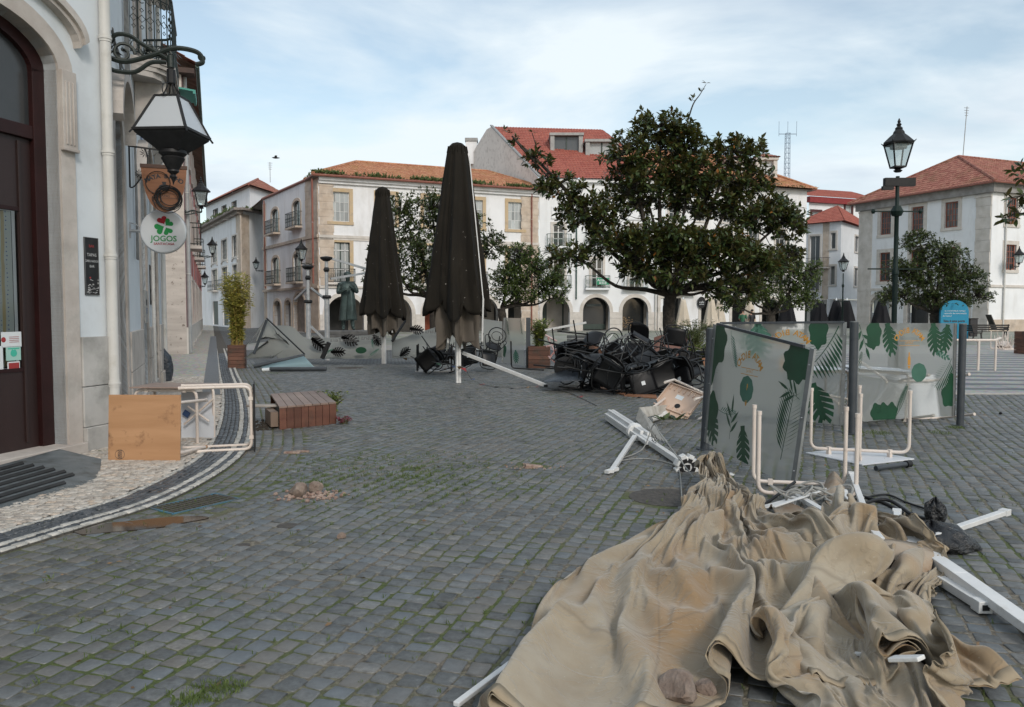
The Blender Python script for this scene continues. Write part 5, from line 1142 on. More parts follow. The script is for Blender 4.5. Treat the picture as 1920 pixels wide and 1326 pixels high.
def dormer(F, root, u0, u1, v0, v1, Y, M_c, M_g, name='dormer', flat=True, tile=None):
 p, q = P(u0, v1, Y), P(u1, v0, Y); x0, x1, z0, z1 = p.x, q.x, p.z, q.z
 mb = MB(); mb.box(x0, Y, z0-.6, x0+.35, Y+6, z1); mb.box(x1-.35, Y, z0-.6, x1, Y+6, z1); mb.box(x0+.35, Y+.3, z0-.6, x1-.35, Y+6, z0+.15); mb.box(x0-.08, Y-.12, z1-.001, x1+.08, Y+6, z1+.22)
 o = mb.build(name, M_c, root); o.matrix_local = root.matrix_basis.inverted()
 mb = MB(); mb.box(x0+.35, Y+.35, z0+.15, x1-.35, Y+.4, z1); g = mb.build('dormer_pane', M_g, o)
 mb = MB(); xm = (x0+x1)/2; mb.box(xm-.05, Y+.28, z0+.15, xm+.05, Y+.34, z1); mb.box(x0+.352, Y+.28, z0+.9, x1-.352, Y+.32, z0+.96); mb.build('dormer_frame', M_sashg, o)
 if tile:
  mb = MB(); zz = z1+.22; roof_plane(mb, (x0-.2, Y-.25, zz), (x1+.2, Y-.25, zz), ((x0+x1)/2, Y+1, zz+.5), ((x0+x1)/2, Y+1, zz+.5), .24); roof_plane(mb, (x1+.2, Y-.25, zz), (x1+.2, Y+3, zz), ((x0+x1)/2, Y+1, zz+.5), ((x0+x1)/2, Y+2, zz+.5), .24); roof_plane(mb, (x0-.2, Y+3, zz), (x0-.2, Y-.25, zz), ((x0+x1)/2, Y+2, zz+.5), ((x0+x1)/2, Y+1, zz+.5), .24); mb.build('dormer_roof', tile, o)
 return o
dormer(FF, hF, 1032, 1093, 254, 303, 70, M_zinc, M_gmid); dormer(FF, hF, 1098, 1160, 266, 318, 69.5, M_zinc, M_gpale)
tr = thing('arrenda_banner', 'green banner reading Arrenda on the balcony railing of the white arcaded house', 'banner', FF.M@Vector((FF.x(1127), -.56, 4.05)), math.atan2(FF.d.y, FF.d.x))
mb = MB(); mb.box(-.52, -.012, -.28, .52, 0, .28); mb.build('cloth', M_flat('banner green', (.02, .22, .11)), tr)
mb = MB(); T_ = Matrix.Translation((0, -.02, .09)) @ Matrix.Rotation(R(90), 4, 'X'); add_text(mb, 'Arrenda', .27, T_, .006); add_text(mb, '244 800 200', .12, Matrix.Translation((0, -.02, -.08)) @ Matrix.Rotation(R(90), 4, 'X'), .004); add_text(mb, '960 000 200', .12, Matrix.Translation((0, -.02, -.19)) @ Matrix.Rotation(R(90), 4, 'X'), .004); mb.build('lettering', M_paper, tr)
random.seed(26)
hG2 = thing('mossy_roof_house', 'white house behind the big tree with a mossy orange roof and two small plastered dormers', 'building', c); FG = Facade(hG2, c+Vector((.04, 0, 0)), d); HG = 12.4
cg = [1262, 1312, 1362, 1411, 1461, 1492]; wg = []
for u in cg[:5]:
 x0, x1 = FG.x(u-9), FG.x(u+9); wg += [(x0, x1, 9.2, 10.9), (x0, x1, 6.6, 8.7), (x0, x1, 3.8, 5.9)]
ag = [(FG.x(p), FG.x(q), 0, 2.7, rs) for p, q, rs in ((1238, 1276, 0), (1314, 1352, .9), (1372, 1410, .9), (1428, 1466, .9))]
mb = MB(); wall(mb, FG.L, HG, wg+ag, .4, n=12); FG.part(mb, 'wall', M_white1); mb = MB(); mb.quad((FG.L, 0, 0), (FG.L, 10, 0), (FG.L, 10, HG), (FG.L, 0, HG)); FG.part(mb, 'end_wall', M_white1)
for w_ in wg: window(FG, *w_, M_dress2, M_sashw, M_gdark, 2, 3, w=.18, pane_parts=False)
for w_ in wg[2::3]: small_balcony(FG, w_[0]-.5, w_[1]+.5, 3.75, .5, M_dress2)
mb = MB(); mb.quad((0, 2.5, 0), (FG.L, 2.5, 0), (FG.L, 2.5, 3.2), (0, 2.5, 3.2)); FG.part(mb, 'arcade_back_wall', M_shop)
for (x0, x1, z0, z1, rs) in ag:
 mb = MB(); surround(mb, x0, x1, 0, z1, .25, rise=rs, sill=False, y1=.4) ; FG.part(mb, 'arch_stone', M_dress2)
mb = MB(); mb.box(0, -.5, 3.0, 2.9, 0, 3.15); mb.box(0, -.15, 3.3, FG.L, 0, 3.5); FG.part(mb, 'string_course', M_dress2)
sgn = thing('oval_shop_sign', 'small black oval shop sign with white lettering on the arcade behind the tree', 'sign', FG.M@Vector((FG.x(1312), -.25, 2.35))); mb = MB(); mb.lathe([(.42, -.04), (.44, 0), (.42, .04)], n=24, M=Matrix.Rotation(R(90), 4, 'X')@Matrix.Diagonal((.8, 1.1, 1, 1))); mb.build('disc', M_blk, sgn); mb = MB(); add_text(mb, 'cafe', .26, Matrix.Translation((0, -.06, .02))@Matrix.Rotation(R(90), 4, 'X')); mb.box(-.2, -.06, -.18, .2, -.055, -.15); mb.build('lettering', M_paper, sgn)
pts = over_pts([c, d, d+FG.n*11, c+FG.n*11], HG, .6); m0 = (pts[0]+pts[3])/2; m1 = (pts[1]+pts[2])/2
hip_roof('roof', pts, (m0+Vector((-2, 0, 3.6)), m1.lerp(m0, .38)+Vector((0, 0, 3.6))), M_tile1, hG2); moss_eave(pts[0]+Vector((0, .2, .1)), pts[1]+Vector((0, .2, .1)), 500, 'roof_greenery', hG2, .2)
dormer(FG, hG2, 1362, 1398, 303, 328, 71, M_dress2, M_paper, tile=M_tile3); dormer(FG, hG2, 1418, 1458, 300, 330, 72, M_dress2, M_paper, tile=M_tile3)
random.seed(27)
a, b = seg2(1488, 88, 1573, 84); _, c = seg2(1573, 84, 1640, 96); hS = thing('small_white_house', 'small small white house with a red hipped roof left of the big right house', 'building', b); F3 = Facade(hS, a, b); F4 = Facade(hS, b, c); HS = 11.0
w3 = [(F3.x(u0), F3.x(u1), z0, z1) for u0, u1, z0, z1 in ((1516, 1535, 6.4, 9.7), (1517, 1535, 3.8, 6.0), (1555, 1564, 8.2, 9.9), (1555, 1564, 4.4, 6.4))]; w4 = [(F4.x(u0), F4.x(u1), z0, z1) for u0, u1, z0, z1 in ((1600, 1608, 8.2, 9.9), (1600, 1608, 4.4, 6.4))]
mb = MB(); wall(mb, F3.L, HS, w3, .3, z_start=2.9); F3.part(mb, 'wall', M_white2); mb = MB(); wall(mb, F4.L, HS, w4, .3, z_start=2.9); F4.part(mb, 'wall', M_white2)
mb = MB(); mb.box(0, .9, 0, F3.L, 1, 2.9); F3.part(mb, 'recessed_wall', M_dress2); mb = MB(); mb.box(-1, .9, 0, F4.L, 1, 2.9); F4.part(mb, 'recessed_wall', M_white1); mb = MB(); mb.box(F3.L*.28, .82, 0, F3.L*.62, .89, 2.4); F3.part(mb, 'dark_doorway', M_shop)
for k, w_ in enumerate(w3): window(F3, *w_, M_dress2, M_sashw, M_gmid, 2 if k < 2 else 1, 1, w=.2, pane_parts=False)
for w_ in w4: window(F4, *w_, M_dress2, M_sashw, M_gmid, 1, 1, w=.2, pane_parts=False)
small_balcony(F3, w3[0][0]-.5, w3[0][1]+1.2, 6.3, .7, M_dress2, nb=14); mb = MB(); mb.box(F3.x(1540), -.03, 2.9, F3.x(1552), 0, HS); F3.part(mb, 'stone_strip', M_dress)
pts = over_pts([a, b, c, a+F3.n*11], HS, .5); cen_ = sum(pts, Vector())/4+Vector((-1.5, -2.6, 2.2)); mb = MB();
for p_, q_ in zip(pts, pts[1:]+pts[:1]): roof_plane(mb, p_, q_, cen_, cen_, .27)
o = mb.build('roof', M_tile2, hS); o.matrix_local = hS.matrix_basis.inverted()
a, b = seg2(1512, 99, 1640, 103); hS2 = thing('red_eaved_house', 'white house with dark red eaves and small square windows behind the small white house', 'building', a); F5 = Facade(hS2, a, b); w5 = [(F5.x(u0), F5.x(u1), z0, z1) for u0, u1, z0, z1 in ((1519, 1534, 14.2-1.4, 13.9), (1581, 1592, 13.3, 15.1))]
mb = MB(); wall(mb, F5.L, 15.4, w5, .3, z_start=8); F5.part(mb, 'wall', M_white2); M_dkr = mat('dark red frame', (.06, .012, .012), (.08, .02, .02), 3, .6)
for w_ in w5: window(F5, *w_, M_dkr, M_sashw, M_gpale, 1, 1, w=.3, pane_parts=False)
mb = MB(); mb.box(-.3, -.5, 15.0, F5.L, .1, 15.7); F5.part(mb, 'eave_board', mat('red eave board', (.20, .02, .02), (.25, .03, .03), 3, .7)); mb = MB(); roof_plane(mb, (-.5, -.6, 15.7), (F5.L, -.6, 15.7), (-.5, 5, 17.3), (F5.L+.5, 5, 17.9), .28); F5.part(mb, 'roof', M_tile2)
random.seed(28)
a, b = seg2(1607, 75, 1853, 62.8); hH = thing('right_house', 'big white house at the right with red brown sash windows and a rosy hipped roof', 'building', b); FH = Facade(hH, a, b); HH = 11.6
nH = FH.n; c = b+Vector((nH.x, nH.y, 0))*17; FI = Facade(hH, b, c)
wh = []
for u in (1657, 1716, 1779): hw = 10+(u-1657)*.02; x0, x1 = FH.x(u-hw), FH.x(u+hw); wh += [(x0, x1, 8.5, 10.6), (x0, x1, 4.3, 6.9)]
ah = [(FH.x(1630), FH.x(1668), 0, 3.05, 1.0), (FH.x(1701), FH.x(1742), 0, 2.8, 0), (FH.x(1770), FH.x(1812), 0, 2.8, 0)]
mb = MB(); wall(mb, FH.L, HH, wh+ah, .4, n=14); FH.part(mb, 'wall', M_white2)
wi = [(FI.x(u-10), FI.x(u+10), z0, z1) for u, z0, z1 in ((1891, 8.5, 10.6), (1891, 4.9, 6.9))]; mb = MB(); wall(mb, FI.L, HH, wi, .4); FI.part(mb, 'side_wall', M_white2)
for w_ in wh: window(FH, *w_, M_dress2, M_sashr, M_gmid if w_[2] > 8 else M_gdark, 4 if w_[2] > 8 else 2, 4, w=.32, y=.1, fw=.1, mw=.045)
for w_ in wi: window(FI, *w_, M_dress2, M_sashr, M_gdark, 4, 4, w=.3, y=.1, fw=.1, mw=.045)
for k, (x0, x1, z0, z1, rs) in enumerate(ah):
 mb = MB(); surround(mb, x0, x1, 0, z1, .35, rise=rs, sill=False, y1=.4); FH.part(mb, 'door_surround', M_dress2); mb = MB(); mb.box(x0, .5, 0, x1, .55, z1); FH.part(mb, 'shop_front', (M_gpale, M_gdark, M_gmid)[k])
mb = MB(); mb.box(-.02, -.07, 0, 1.5, 0, HH-.9); mb.box(-.05, -.12, HH-.9, 1.6, 0, HH-.75); FH.part(mb, 'corner_pilaster', M_dress2)
xx = FH.L-1.35; quoins(FH, xx, FH.L-.01, HH-1.0, 0, M_dress2, y=-.09, h=.9, name='pilaster_stone'); mb = MB(); mb.box(xx-.08, -.16, HH-1.0, FH.L+.02, 0, HH-.82); FH.part(mb, 'pilaster_cap', M_dress2)
mb = MB(); mb.box(0, -.1, 3.5, FH.L, 0, 3.7); FH.part(mb, 'string_course', M_dress2); mb = MB(); mb.box(0, -.1, 3.5, FI.L, 0, 3.7); FI.part(mb, 'string_course', M_dress2)
M_gst = mat('grey cornice stone', (.22, .21, .2), (.32, .31, .3), 2, .85); mb = MB(); mb.box(-.2, -.35, HH-.7, FH.L+.35, 0, HH); FH.part(mb, 'cornice', M_gst); mb = MB(); mb.box(0, -.35, HH-.702, FI.L, 0, HH-.002); FI.part(mb, 'cornice', M_gst)
mb = MB(); mb.box(0, -.08, 0, FI.L, 0, .95); FI.part(mb, 'plinth', M_dress); pipe(hH, FI.M@Vector((1.5, -.12, 0)), .1, HH-.7, .07, M_pipe, (4, 8))
pts = over_pts([a, b, c, a+(c-b)], HH+.05, .75); ap = P(1797, 294, 70.8); hip_roof('roof', [pts[0], pts[1], pts[2], pts[3]], (ap, ap+Vector((nH.x, nH.y, 0))*8), M_tile3, hH)
r_ = [o for o in hH.children if o.name.startswith('roof')][0]; mb = MB(); A, B, C_, D_ = pts; rb_ = ap+Vector((nH.x, nH.y, 0))*9
roof_plane(mb, A, B, ap, ap, .27); roof_plane(mb, B, C_, ap, rb_, .27); roof_plane(mb, D_, A, rb_, ap, .27); roof_plane(mb, C_, D_, rb_, rb_, .27); me = mb.mesh('roof', None, (M_tile3,)); r_.data = me
k_ = r_.children[0]; rc = MB()
for p_, q_ in ((A, ap), (B, ap), (ap, rb_)):
 n_ = int((q_-p_).length/.45)
 for i in range(n_): rc.tube([p_.lerp(q_, i/n_)+Vector((0, 0, .03)), p_.lerp(q_, (i+1)/n_)+Vector((0, 0, .05))], [.14, .11], 6)
k_.data = rc.mesh('ridge_tiles', None, (M_tile3,))
gt = MB(); gt.tube([A-Vector((0, 0, .05)), B-Vector((0, 0, .05)), C_-Vector((0, 0, .05))], .09, 6); g_ = gt.build('gutter', M_rpipe, hH); g_.matrix_local = hH.matrix_basis.inverted()
def aerial(u, v, Y, h, name, label, cat='aerial', lean=0):
 p = P(u, v, Y); t = thing(name, label, cat, (p.x, p.y, p.z-h)); mb = MB(); mb.tube([(0, 0, 0), (lean, 0, h)], .035, 5); mb.build('pole', M_zinc, t)
 mb = MB();
 for k in range(4): mb.tube([(lean*.97-.25+k*.03, 0, h-.1-k*.22), (lean*.97+.25-k*.03, .1, h-.1-k*.22)], .02, 4)
 mb.build('cross_arm', M_zinc, t); return t
aerial(1808, 200, 71, 4.6, 'roof_aerial', 'tall thin television aerial on the ridge of the big right house', lean=.25); aerial(506, 304, 88, 2.2, 'roof_aerial', 'short aerial pole above the roof of the house closing the lane')
p = P(1477, 250, 110); t = thing('lattice_mast', 'far blue grey lattice radio mast above the rooftops', 'mast', (p.x, p.y, 11)); hh = p.z-11; mb = MB()
for sx, sy in ((-1, -1), (1, -1), (1, 1), (-1, 1)): mb.tube([(.36*sx, .36*sy, 0), (.26*sx, .26*sy, hh)], .035, 4)
for k in range(22):
 z0, z1 = hh*k/22, hh*(k+1)/22; r = .36-.10*k/22
 for (ax_, ay_, bx_, by_) in ((-r, -r, r, -r), (r, -r, r, r), (r, r, -r, r), (-r, r, -r, -r)): mb.tube([(ax_, ay_, z0), (bx_, by_, z1)], .018, 3); mb.tube([(ax_, ay_, z1), (bx_, by_, z1)], .025, 3)
mb.build('lattice', mat('blue grey steel', (.25, .32, .40), (.3, .38, .46), 3, .5), t, kind='stuff'); mb = MB(); mb.tube([(-1.2, 0, hh-.1), (1.2, 0, hh-.1)], .05, 4)
for x in (-1.2, 1.2, 0): mb.tube([(x, 0, hh-.4), (x, 0, hh+1.6)], .03, 4)
mb.build('antenna_arm', bpy.data.materials['blue grey steel'], t)
p = P(517, 296, 60); t = thing('gull', 'dark gull gliding above the far roofs', 'bird', p, .3); mb = MB(); mb.lathe([(.01, -.28), (.06, -.15), (.075, 0), (.05, .16), (.03, .24), (.005, .3)], n=10, M=Matrix.Rotation(R(90), 4, 'Y')); mb.build('body', M_flat('gull grey', (.05, .05, .055)), t, smooth=60)
for s_ in (-1, 1):
 mb = MB(); q = [Vector((.08, 0, .02)), Vector((.10, s_*.28, .12)), Vector((-.02, s_*.62, .07)), Vector((-.08, s_*.26, .10)), Vector((-.10, 0, .02))]; mb.add(q+[p_-Vector((0, 0, .015)) for p_ in q], [(0, 1, 2, 3, 4), (5, 6, 7, 8, 9)]); mb.build('wing', M_flat('gull grey', (.05, .05, .055)), t)
# ============================================================ trees and plants
random.seed(31); rng = np.random.default_rng(31)
def leaf_mat(name, stops, back=(.10, .085, .035), rough=.38, odd=None):
 m, t, b, o = newmat(name); r, g = island_rand(t); col = ramp(t, r, stops)
 if odd: col = mixc(t, ramp(t, r, [(0, 0), (odd[0], 0), (odd[0]+.001, 1)]), col, odd[1])
 col = mixc(t, g.outputs['Backfacing'], col, mixc(t, .5, col, back)); lk(t, col, b.inputs['Base Color'])
 b.inputs['Roughness'].default_value = rough; b.inputs['Specular IOR Level'].default_value = .5
 tr = N(t, 'ShaderNodeBsdfTranslucent'); lk(t, mixc(t, 1, col, (1.5, 1.9, .6), 'MULTIPLY'), tr.inputs[0]); ms = N(t, 'ShaderNodeMixShader'); ms.inputs[0].default_value = .18
 lk(t, b.outputs[0], ms.inputs[1]); lk(t, tr.outputs[0], ms.inputs[2]); lk(t, ms.outputs[0], o.inputs[0]); return m
M_leafb = leaf_mat('glossy magnolia leaf', [(0, (.018, .034, .014)), (.4, (.040, .064, .021)), (.8, (.07, .095, .028)), (1, (.12, .13, .04))], (.10, .06, .025), .35, (.985, (.22, .09, .02)))
M_leafm = leaf_mat('dark green leaf', [(0, (.022, .038, .015)), (.5, (.045, .068, .022)), (1, (.09, .115, .035))], (.08, .08, .03))
M_leafl = leaf_mat('light green leaf', [(0, (.035, .060, .016)), (.5, (.065, .10, .025)), (1, (.12, .15, .035))], (.10, .12, .05))
M_bark = mat('dark bark', (.022, .018, .014), (.060, .050, .040), 9, .9, bs=14, bst=.8, bd=.04)
LEAF_V = np.array([(0, 0, 0), (.30, .20, .035), (.62, .19, .045), (1, 0, -.03), (.62, -.19, .045), (.30, -.20, .035), (.32, 0, .0), (.64, 0, 0)])
LEAF_F = [(0, 6, 1), (6, 7, 2, 1), (7, 3, 2), (0, 5, 6), (6, 5, 4, 7), (7, 4, 3)]
def frames(d):
 d = d/np.linalg.norm(d, axis=1, keepdims=True); up = np.tile([0, 0, 1.0], (len(d), 1)); s = np.cross(up, d); n = np.linalg.norm(s, axis=1, keepdims=True); s = np.where(n < 1e-3, [1.0, 0, 0], s/np.maximum(n, 1e-6)); return d, s, np.cross(d, s)
def leaves_mesh(name, pos, d, size, roll, mtl, wid=1.0, simple=False):
 x, y, z = frames(d); c, s = np.cos(roll)[:, None], np.sin(roll)[:, None]; y, z = y*c+z*s, z*c-y*s
 if simple: V = np.array([(0, 0, 0), (.45, .22, .04), (1, 0, 0), (.45, -.22, .04)]); F = [(0, 2, 1), (0, 3, 2)]
 else: V, F = LEAF_V, LEAF_F
 W = pos[:, None]+(x[:, None]*V[None, :, 0:1]+y[:, None]*V[None, :, 1:2]*wid+z[:, None]*V[None, :, 2:3])*size[:, None, None]
 n, k = len(pos), len(V); base = (np.arange(n)*k)[:, None]; lf = np.concatenate([np.array(f) for f in F]); loops = (base+lf[None]).ravel(); cnt = np.tile([len(f) for f in F], n)
 me = bpy.data.meshes.new(name); me.vertices.add(n*k); me.vertices.foreach_set('co', W.astype(np.float32).ravel()); me.loops.add(len(loops)); me.loops.foreach_set('vertex_index', loops.astype(np.int32))
 me.polygons.add(len(cnt)); me.polygons.foreach_set('loop_start', np.concatenate([[0], np.cumsum(cnt)[:-1]]).astype(np.int32)); me.materials.append(mtl); me.update(calc_edges=True); return me, (x, y, z)
def tree(name, label, base, fork, tr, blobs, tips, leaf, mtl, n_parts=0, ros=8, group=None, lean=0, cat='tree', simple=False, extra_limbs=()):
 """blobs: (centre, radii). limbs run from the fork to every clump, twigs to the tips, rosettes of leaves on the twigs"""
 t = thing(name, label, cat, base, group=group); B = Vector(base); L = lambda p: Vector(p)-B
 f = Vector(fork); tk = MB(); pts = spline([B, B.lerp(f, .35)+Vector((lean*.5, .04, 0)), B.lerp(f, .75)+Vector((-lean*.4, 0, 0)), f], 5)
 tk.tube([L(p) for p in pts], [tr*(1.35 if i == 0 else 1.12-.22*i/len(pts)+.05*math.sin(i*1.9)) for i in range(len(pts))], 12)
 nodes = []; lb = MB()
 for c, r in blobs:
  c = Vector(c); mid = f.lerp(c, .5)+Vector((random.uniform(-.25, .25), random.uniform(-.3, .3), -.12*(c-f).length*random.uniform(.2, 1))); q = spline([f, f.lerp(mid, .5)+Vector((random.uniform(-.1, .1), 0, .05)), mid, mid.lerp(c, .6)+Vector((0, 0, .1)), c], 4)
  r0 = tr*min(.62, .25+.05*(c-f).length); lb.tube([L(p) for p in q], [r0*(1-.78*i/(len(q)-1)) for i in range(len(q))], 7); nodes += q[5:]
 NA = np.array([tuple(p) for p in nodes]); vol = np.array([r[0]*r[1]*r[2] for c, r in blobs])**.75; vol /= vol.sum(); P_, D_ = [], []
 for _ in range(tips):
  k = rng.choice(len(blobs), p=vol); c, r = blobs[k]; v = rng.normal(size=3); v /= np.linalg.norm(v); rad = rng.uniform(.25, 1)**.45*rng.uniform(.86, 1.12); p = np.array(c)+v*np.array(r)*rad
  d = NA-p; i = (d**2).sum(1).argmin(); q = Vector(NA[i]); pv = Vector(p); dv = pv-q
  if dv.length > .15:
   m_ = q.lerp(pv, .5)+Vector((0, 0, -.06*dv.length)); lb.tube([L(q), L(m_), L(pv)], [.016+.008*dv.length, .014, .007], 3, caps=False)
   if dv.length > .9:
    s_ = q.lerp(pv, .6); P_.append(tuple(s_)); D_.append(tuple(dv.normalized()+Vector((0, 0, .2))))
  dr = dv.normalized()*.8+Vector((0, 0, .45))+Vector(rng.normal(size=3)*.25); P_.append(tuple(pv)); D_.append(tuple(dr))
 tk.build('trunk', M_bark, t, smooth=60); lb.build('branches', M_bark, t, smooth=60)
 P_, D_ = np.array(P_), np.array(D_); n = len(P_); P2 = np.repeat(P_, ros, 0); D2_ = np.repeat(D_/np.linalg.norm(D_, axis=1, keepdims=True), ros, 0); ax, ay, az = frames(D2_)
 an = rng.uniform(0, 6.28, len(P2)); op = rng.uniform(.5, 1.5, len(P2)); dd = ax*np.cos(op)[:, None]+(ay*np.cos(an)[:, None]+az*np.sin(an)[:, None])*np.sin(op)[:, None]; dd[:, 2] -= rng.uniform(0, .35, len(dd))
 pos = P2+dd*leaf*.08+ax*rng.uniform(-.6, .1, len(P2))[:, None]*leaf; sz = leaf*rng.uniform(.6, 1.15, len(P2)); roll = rng.uniform(-.7, .7, len(P2)); pos = pos-np.array(tuple(B))
 if n_parts:
  order = pos[:, 1].argsort(); a, rest = order[:n_parts], order[n_parts:]
  pm, _ = leaves_mesh('leaf', np.zeros((1, 3)), np.array([[1.0, 0, 0]]), np.array([1.0]), np.zeros(1), mtl); x, y, z = frames(dd[a])
  for j, i in enumerate(a):
   M = Matrix(((x[j][0], y[j][0], z[j][0], 0), (x[j][1], y[j][1], z[j][1], 0), (x[j][2], y[j][2], z[j][2], 0), (0, 0, 0, 1))); link('leaf', pm, t, Matrix.Translation(tuple(pos[i])) @ M @ Matrix.Scale(float(sz[i]), 4))
 else: rest = np.arange(len(pos))
 me, _ = leaves_mesh('crown', pos[rest], dd[rest], sz[rest], roll[rest], mtl, simple=simple); o = link('crown', me, t); o['kind'] = 'stuff'; return t
def PB(u, v, Y, ru, rv, ry): k = Y/FPX; return (tuple(P(u, v, Y)), (ru*k, ry, rv*k))
Yb = 28
blobs = [PB(1238, 238, Yb, 66, 32, 1.1), (PB(1180, 285, Yb-.3, 55, 38, 1.0)), PB(1285, 275, Yb+.3, 60, 40, 1.2), PB(1375, 285, Yb, 62, 32, .9), PB(1395, 340, Yb+.2, 60, 34, 1.1), PB(1300, 320, Yb-.2, 60, 36, 1.2), PB(1050, 345, Yb-.5, 50, 26, .8), PB(1005, 300, Yb-.5, 34, 20, .5), PB(965, 262, Yb-.5, 16, 9, .3), PB(1110, 395, Yb-.2, 72, 42, 1.4), PB(1205, 350, Yb, 78, 50, 1.5), PB(1325, 365, Yb+.4, 76, 46, 1.5), PB(1420, 395, Yb, 68, 38, 1.4),
  PB(1474, 415, Yb+.3, 42, 38, .9), PB(1150, 455, Yb-.7, 72, 34, 1.2), PB(1068, 480, Yb-.9, 48, 26, .8), PB(1245, 450, Yb-1, 78, 44, 1.7), PB(1345, 470, Yb-.5, 82, 46, 1.7), PB(1430, 490, Yb, 50, 36, 1.2), PB(1375, 540, Yb-.6, 62, 26, 1.0), PB(1270, 515, Yb-1.2, 66, 26, 1.0), PB(1190, 505, Yb-1, 35, 22, .8), PB(1480, 480, Yb+.5, 28, 22, .6)]
base = P(1250, 660, Yb); base.z = 0; bt = tree('magnolia_tree', 'large dark magnolia tree in the middle with a dead straight twig at its top', base, P(1258, 555, Yb), .22, blobs, 2750, .235, M_leafb, 290, 9, lean=.1)
tw = MB(); q = [P(1290, 225, Yb)-base, P(1300, 195, Yb)-base, P(1312, 178, Yb)-base, P(1324, 158, Yb)-base]; tw.tube(spline(q, 4), [.03-.0018*i for i in range(13)], 4); q = [P(960, 255, Yb-.6)-base, P(985, 285, Yb-.6)-base, P(1040, 345, Yb-.6)-base]; tw.tube(spline(q, 4), .03, 4)
tw.tube([P(998, 250, Yb-.6)-base, P(1010, 290, Yb-.6)-base], .015, 4); tw.build('bare_twig', M_bark, bt)
pos, dd = [], []
for (u, v) in ((1324, 156), (1314, 172), (1300, 184), (1296, 190), (956, 250), (950, 246), (968, 262), (978, 280), (998, 248), (1005, 272), (946, 243)):
 for _ in range(5): pos.append(tuple(P(u, v, Yb-.5)-base)); dd.append((random.uniform(-1, 1), random.uniform(-.5, .5), random.uniform(-.2, 1)))
me, _ = leaves_mesh('twig_leaves', np.array(pos), np.array(dd), np.full(len(pos), .18), np.zeros(len(pos)), M_leafb); link('twig_leaves', me, bt)['kind'] = 'stuff'
GT = 'smaller trees round the square'
Y = 38; b0 = P(815, 610, Y); b0.z = 0
tree('small_tree', 'dark leafy tree standing behind the two closed parasols', b0, P(815, 560, Y), .24, [PB(810, 392, Y, 72, 38, 1.5), PB(752, 400, Y, 40, 36, 1), PB(715, 475, Y, 30, 34, .8), PB(790, 460, Y, 80, 50, 1.8), PB(870, 440, Y, 55, 50, 1.5), PB(925, 460, Y, 26, 30, .8), PB(830, 520, Y, 85, 36, 1.6), PB(745, 520, Y, 55, 26, 1.2), PB(700, 520, Y, 26, 24, .7)], 1282, .19, M_leafm, ros=8, group=GT)
Y = 42; b0 = P(948, 610, Y); b0.z = 0
tree('small_tree', 'low round bright green tree between the big parasol and the magnolia', b0, P(940, 578, Y), .22, [PB(975, 478, Y, 42, 26, 1.1), PB(1000, 510, Y, 62, 30, 1.4), PB(1035, 535, Y, 38, 24, 1.0), PB(950, 530, Y, 40, 40, 1.2), PB(990, 550, Y, 55, 18, 1.2), PB(1050, 558, Y, 18, 12, .5)], 1080, .16, M_leafl, ros=8, group=GT)
Y = 41; b0 = P(1447, 615, Y); b0.z = 0
tree('small_tree', 'bright green tree just behind the right side of the magnolia', b0, P(1445, 592, Y), .24, [PB(1440, 500, Y, 60, 34, 1.5), PB(1500, 520, Y, 40, 32, 1.2), PB(1400, 545, Y, 60, 28, 1.4), PB(1470, 555, Y, 68, 24, 1.4), PB(1510, 560, Y, 30, 22, 1.0), PB(1530, 500, Y, 18, 14, .5), PB(1370, 575, Y, 30, 12, .7)], 1147, .16, M_leafl, ros=8, group=GT)
Y = 45; b0 = P(1758, 610, Y); b0.z = 0
tree('small_tree', 'round green tree in front of the big right house, right of the tall lamp post', b0, P(1752, 588, Y), .28, [PB(1725, 455, Y, 45, 22, 1.1), PB(1765, 480, Y, 55, 30, 1.4), PB(1705, 505, Y, 50, 32, 1.4), PB(1810, 520, Y, 48, 30, 1.3), PB(1745, 530, Y, 75, 34, 1.8), PB(1680, 555, Y, 38, 22, 1.1), PB(1830, 555, Y, 34, 20, .9), PB(1765, 565, Y, 60, 18, 1.5), PB(1720, 440, Y, 26, 10, .6)], 1552, .17, M_leafm, ros=8, group=GT)
Y = 14; b0 = Vector((11.6, 14, 0)); tree('edge_tree', 'tree reaching in from the right edge with large dark leaves', b0, (11.4, 14, 2.8), .22, [PB(1925, 365, Y, 34, 42, .5), PB(1905, 400, Y, 26, 22, .35), PB(1920, 320, Y, 22, 16, .3), PB(2060, 330, Y, 110, 70, 1.3), PB(2120, 230, Y, 90, 60, 1.1)], 150, .17, M_leafb, ros=8)
M_plank = mat('reddish planter wood', (.085, .034, .02), (.15, .065, .04), 3, .6, stretch=(.6, .6, 6), bs=30, bst=.3, rvar=.25, dirt=(.05, .035, .025), dscale=4)
def planter(loc, w, h, rotz, label, soil=True, group='wooden planters', horiz=True, n=6, rot=None):
 t = thing('planter', label, 'planter', loc, rotz, group, rot=rot); th = .025
 for k in range(4):
  M = Matrix.Rotation(k*math.pi/2, 4, 'Z')
  for i in range(n):
   mb = MB()
   if horiz: z0, z1 = h*i/n+.004, h*(i+1)/n-.004; mb.box(-w/2+.001*(k % 2), -w/2, z0, w/2-th*(1 if k % 2 == 0 else 0), -w/2+th, z1, M)
   else: x0, x1 = -w/2+w*i/n+.003, -w/2+w*(i+1)/n-.003; mb.box(x0, -w/2, 0, x1, -w/2+th, h, M)
   mb.build('plank', M_plank, t, bevel=.003)
 if soil: mb = MB(); mb.box(-w/2+th, -w/2+th, h*.5, w/2-th, w/2-th, h*.93); mb.build('soil', mat('soil', (.02, .015, .01), (.05, .04, .03), 20, .9) if 'soil' not in bpy.data.materials else bpy.data.materials['soil'], t)
 return t
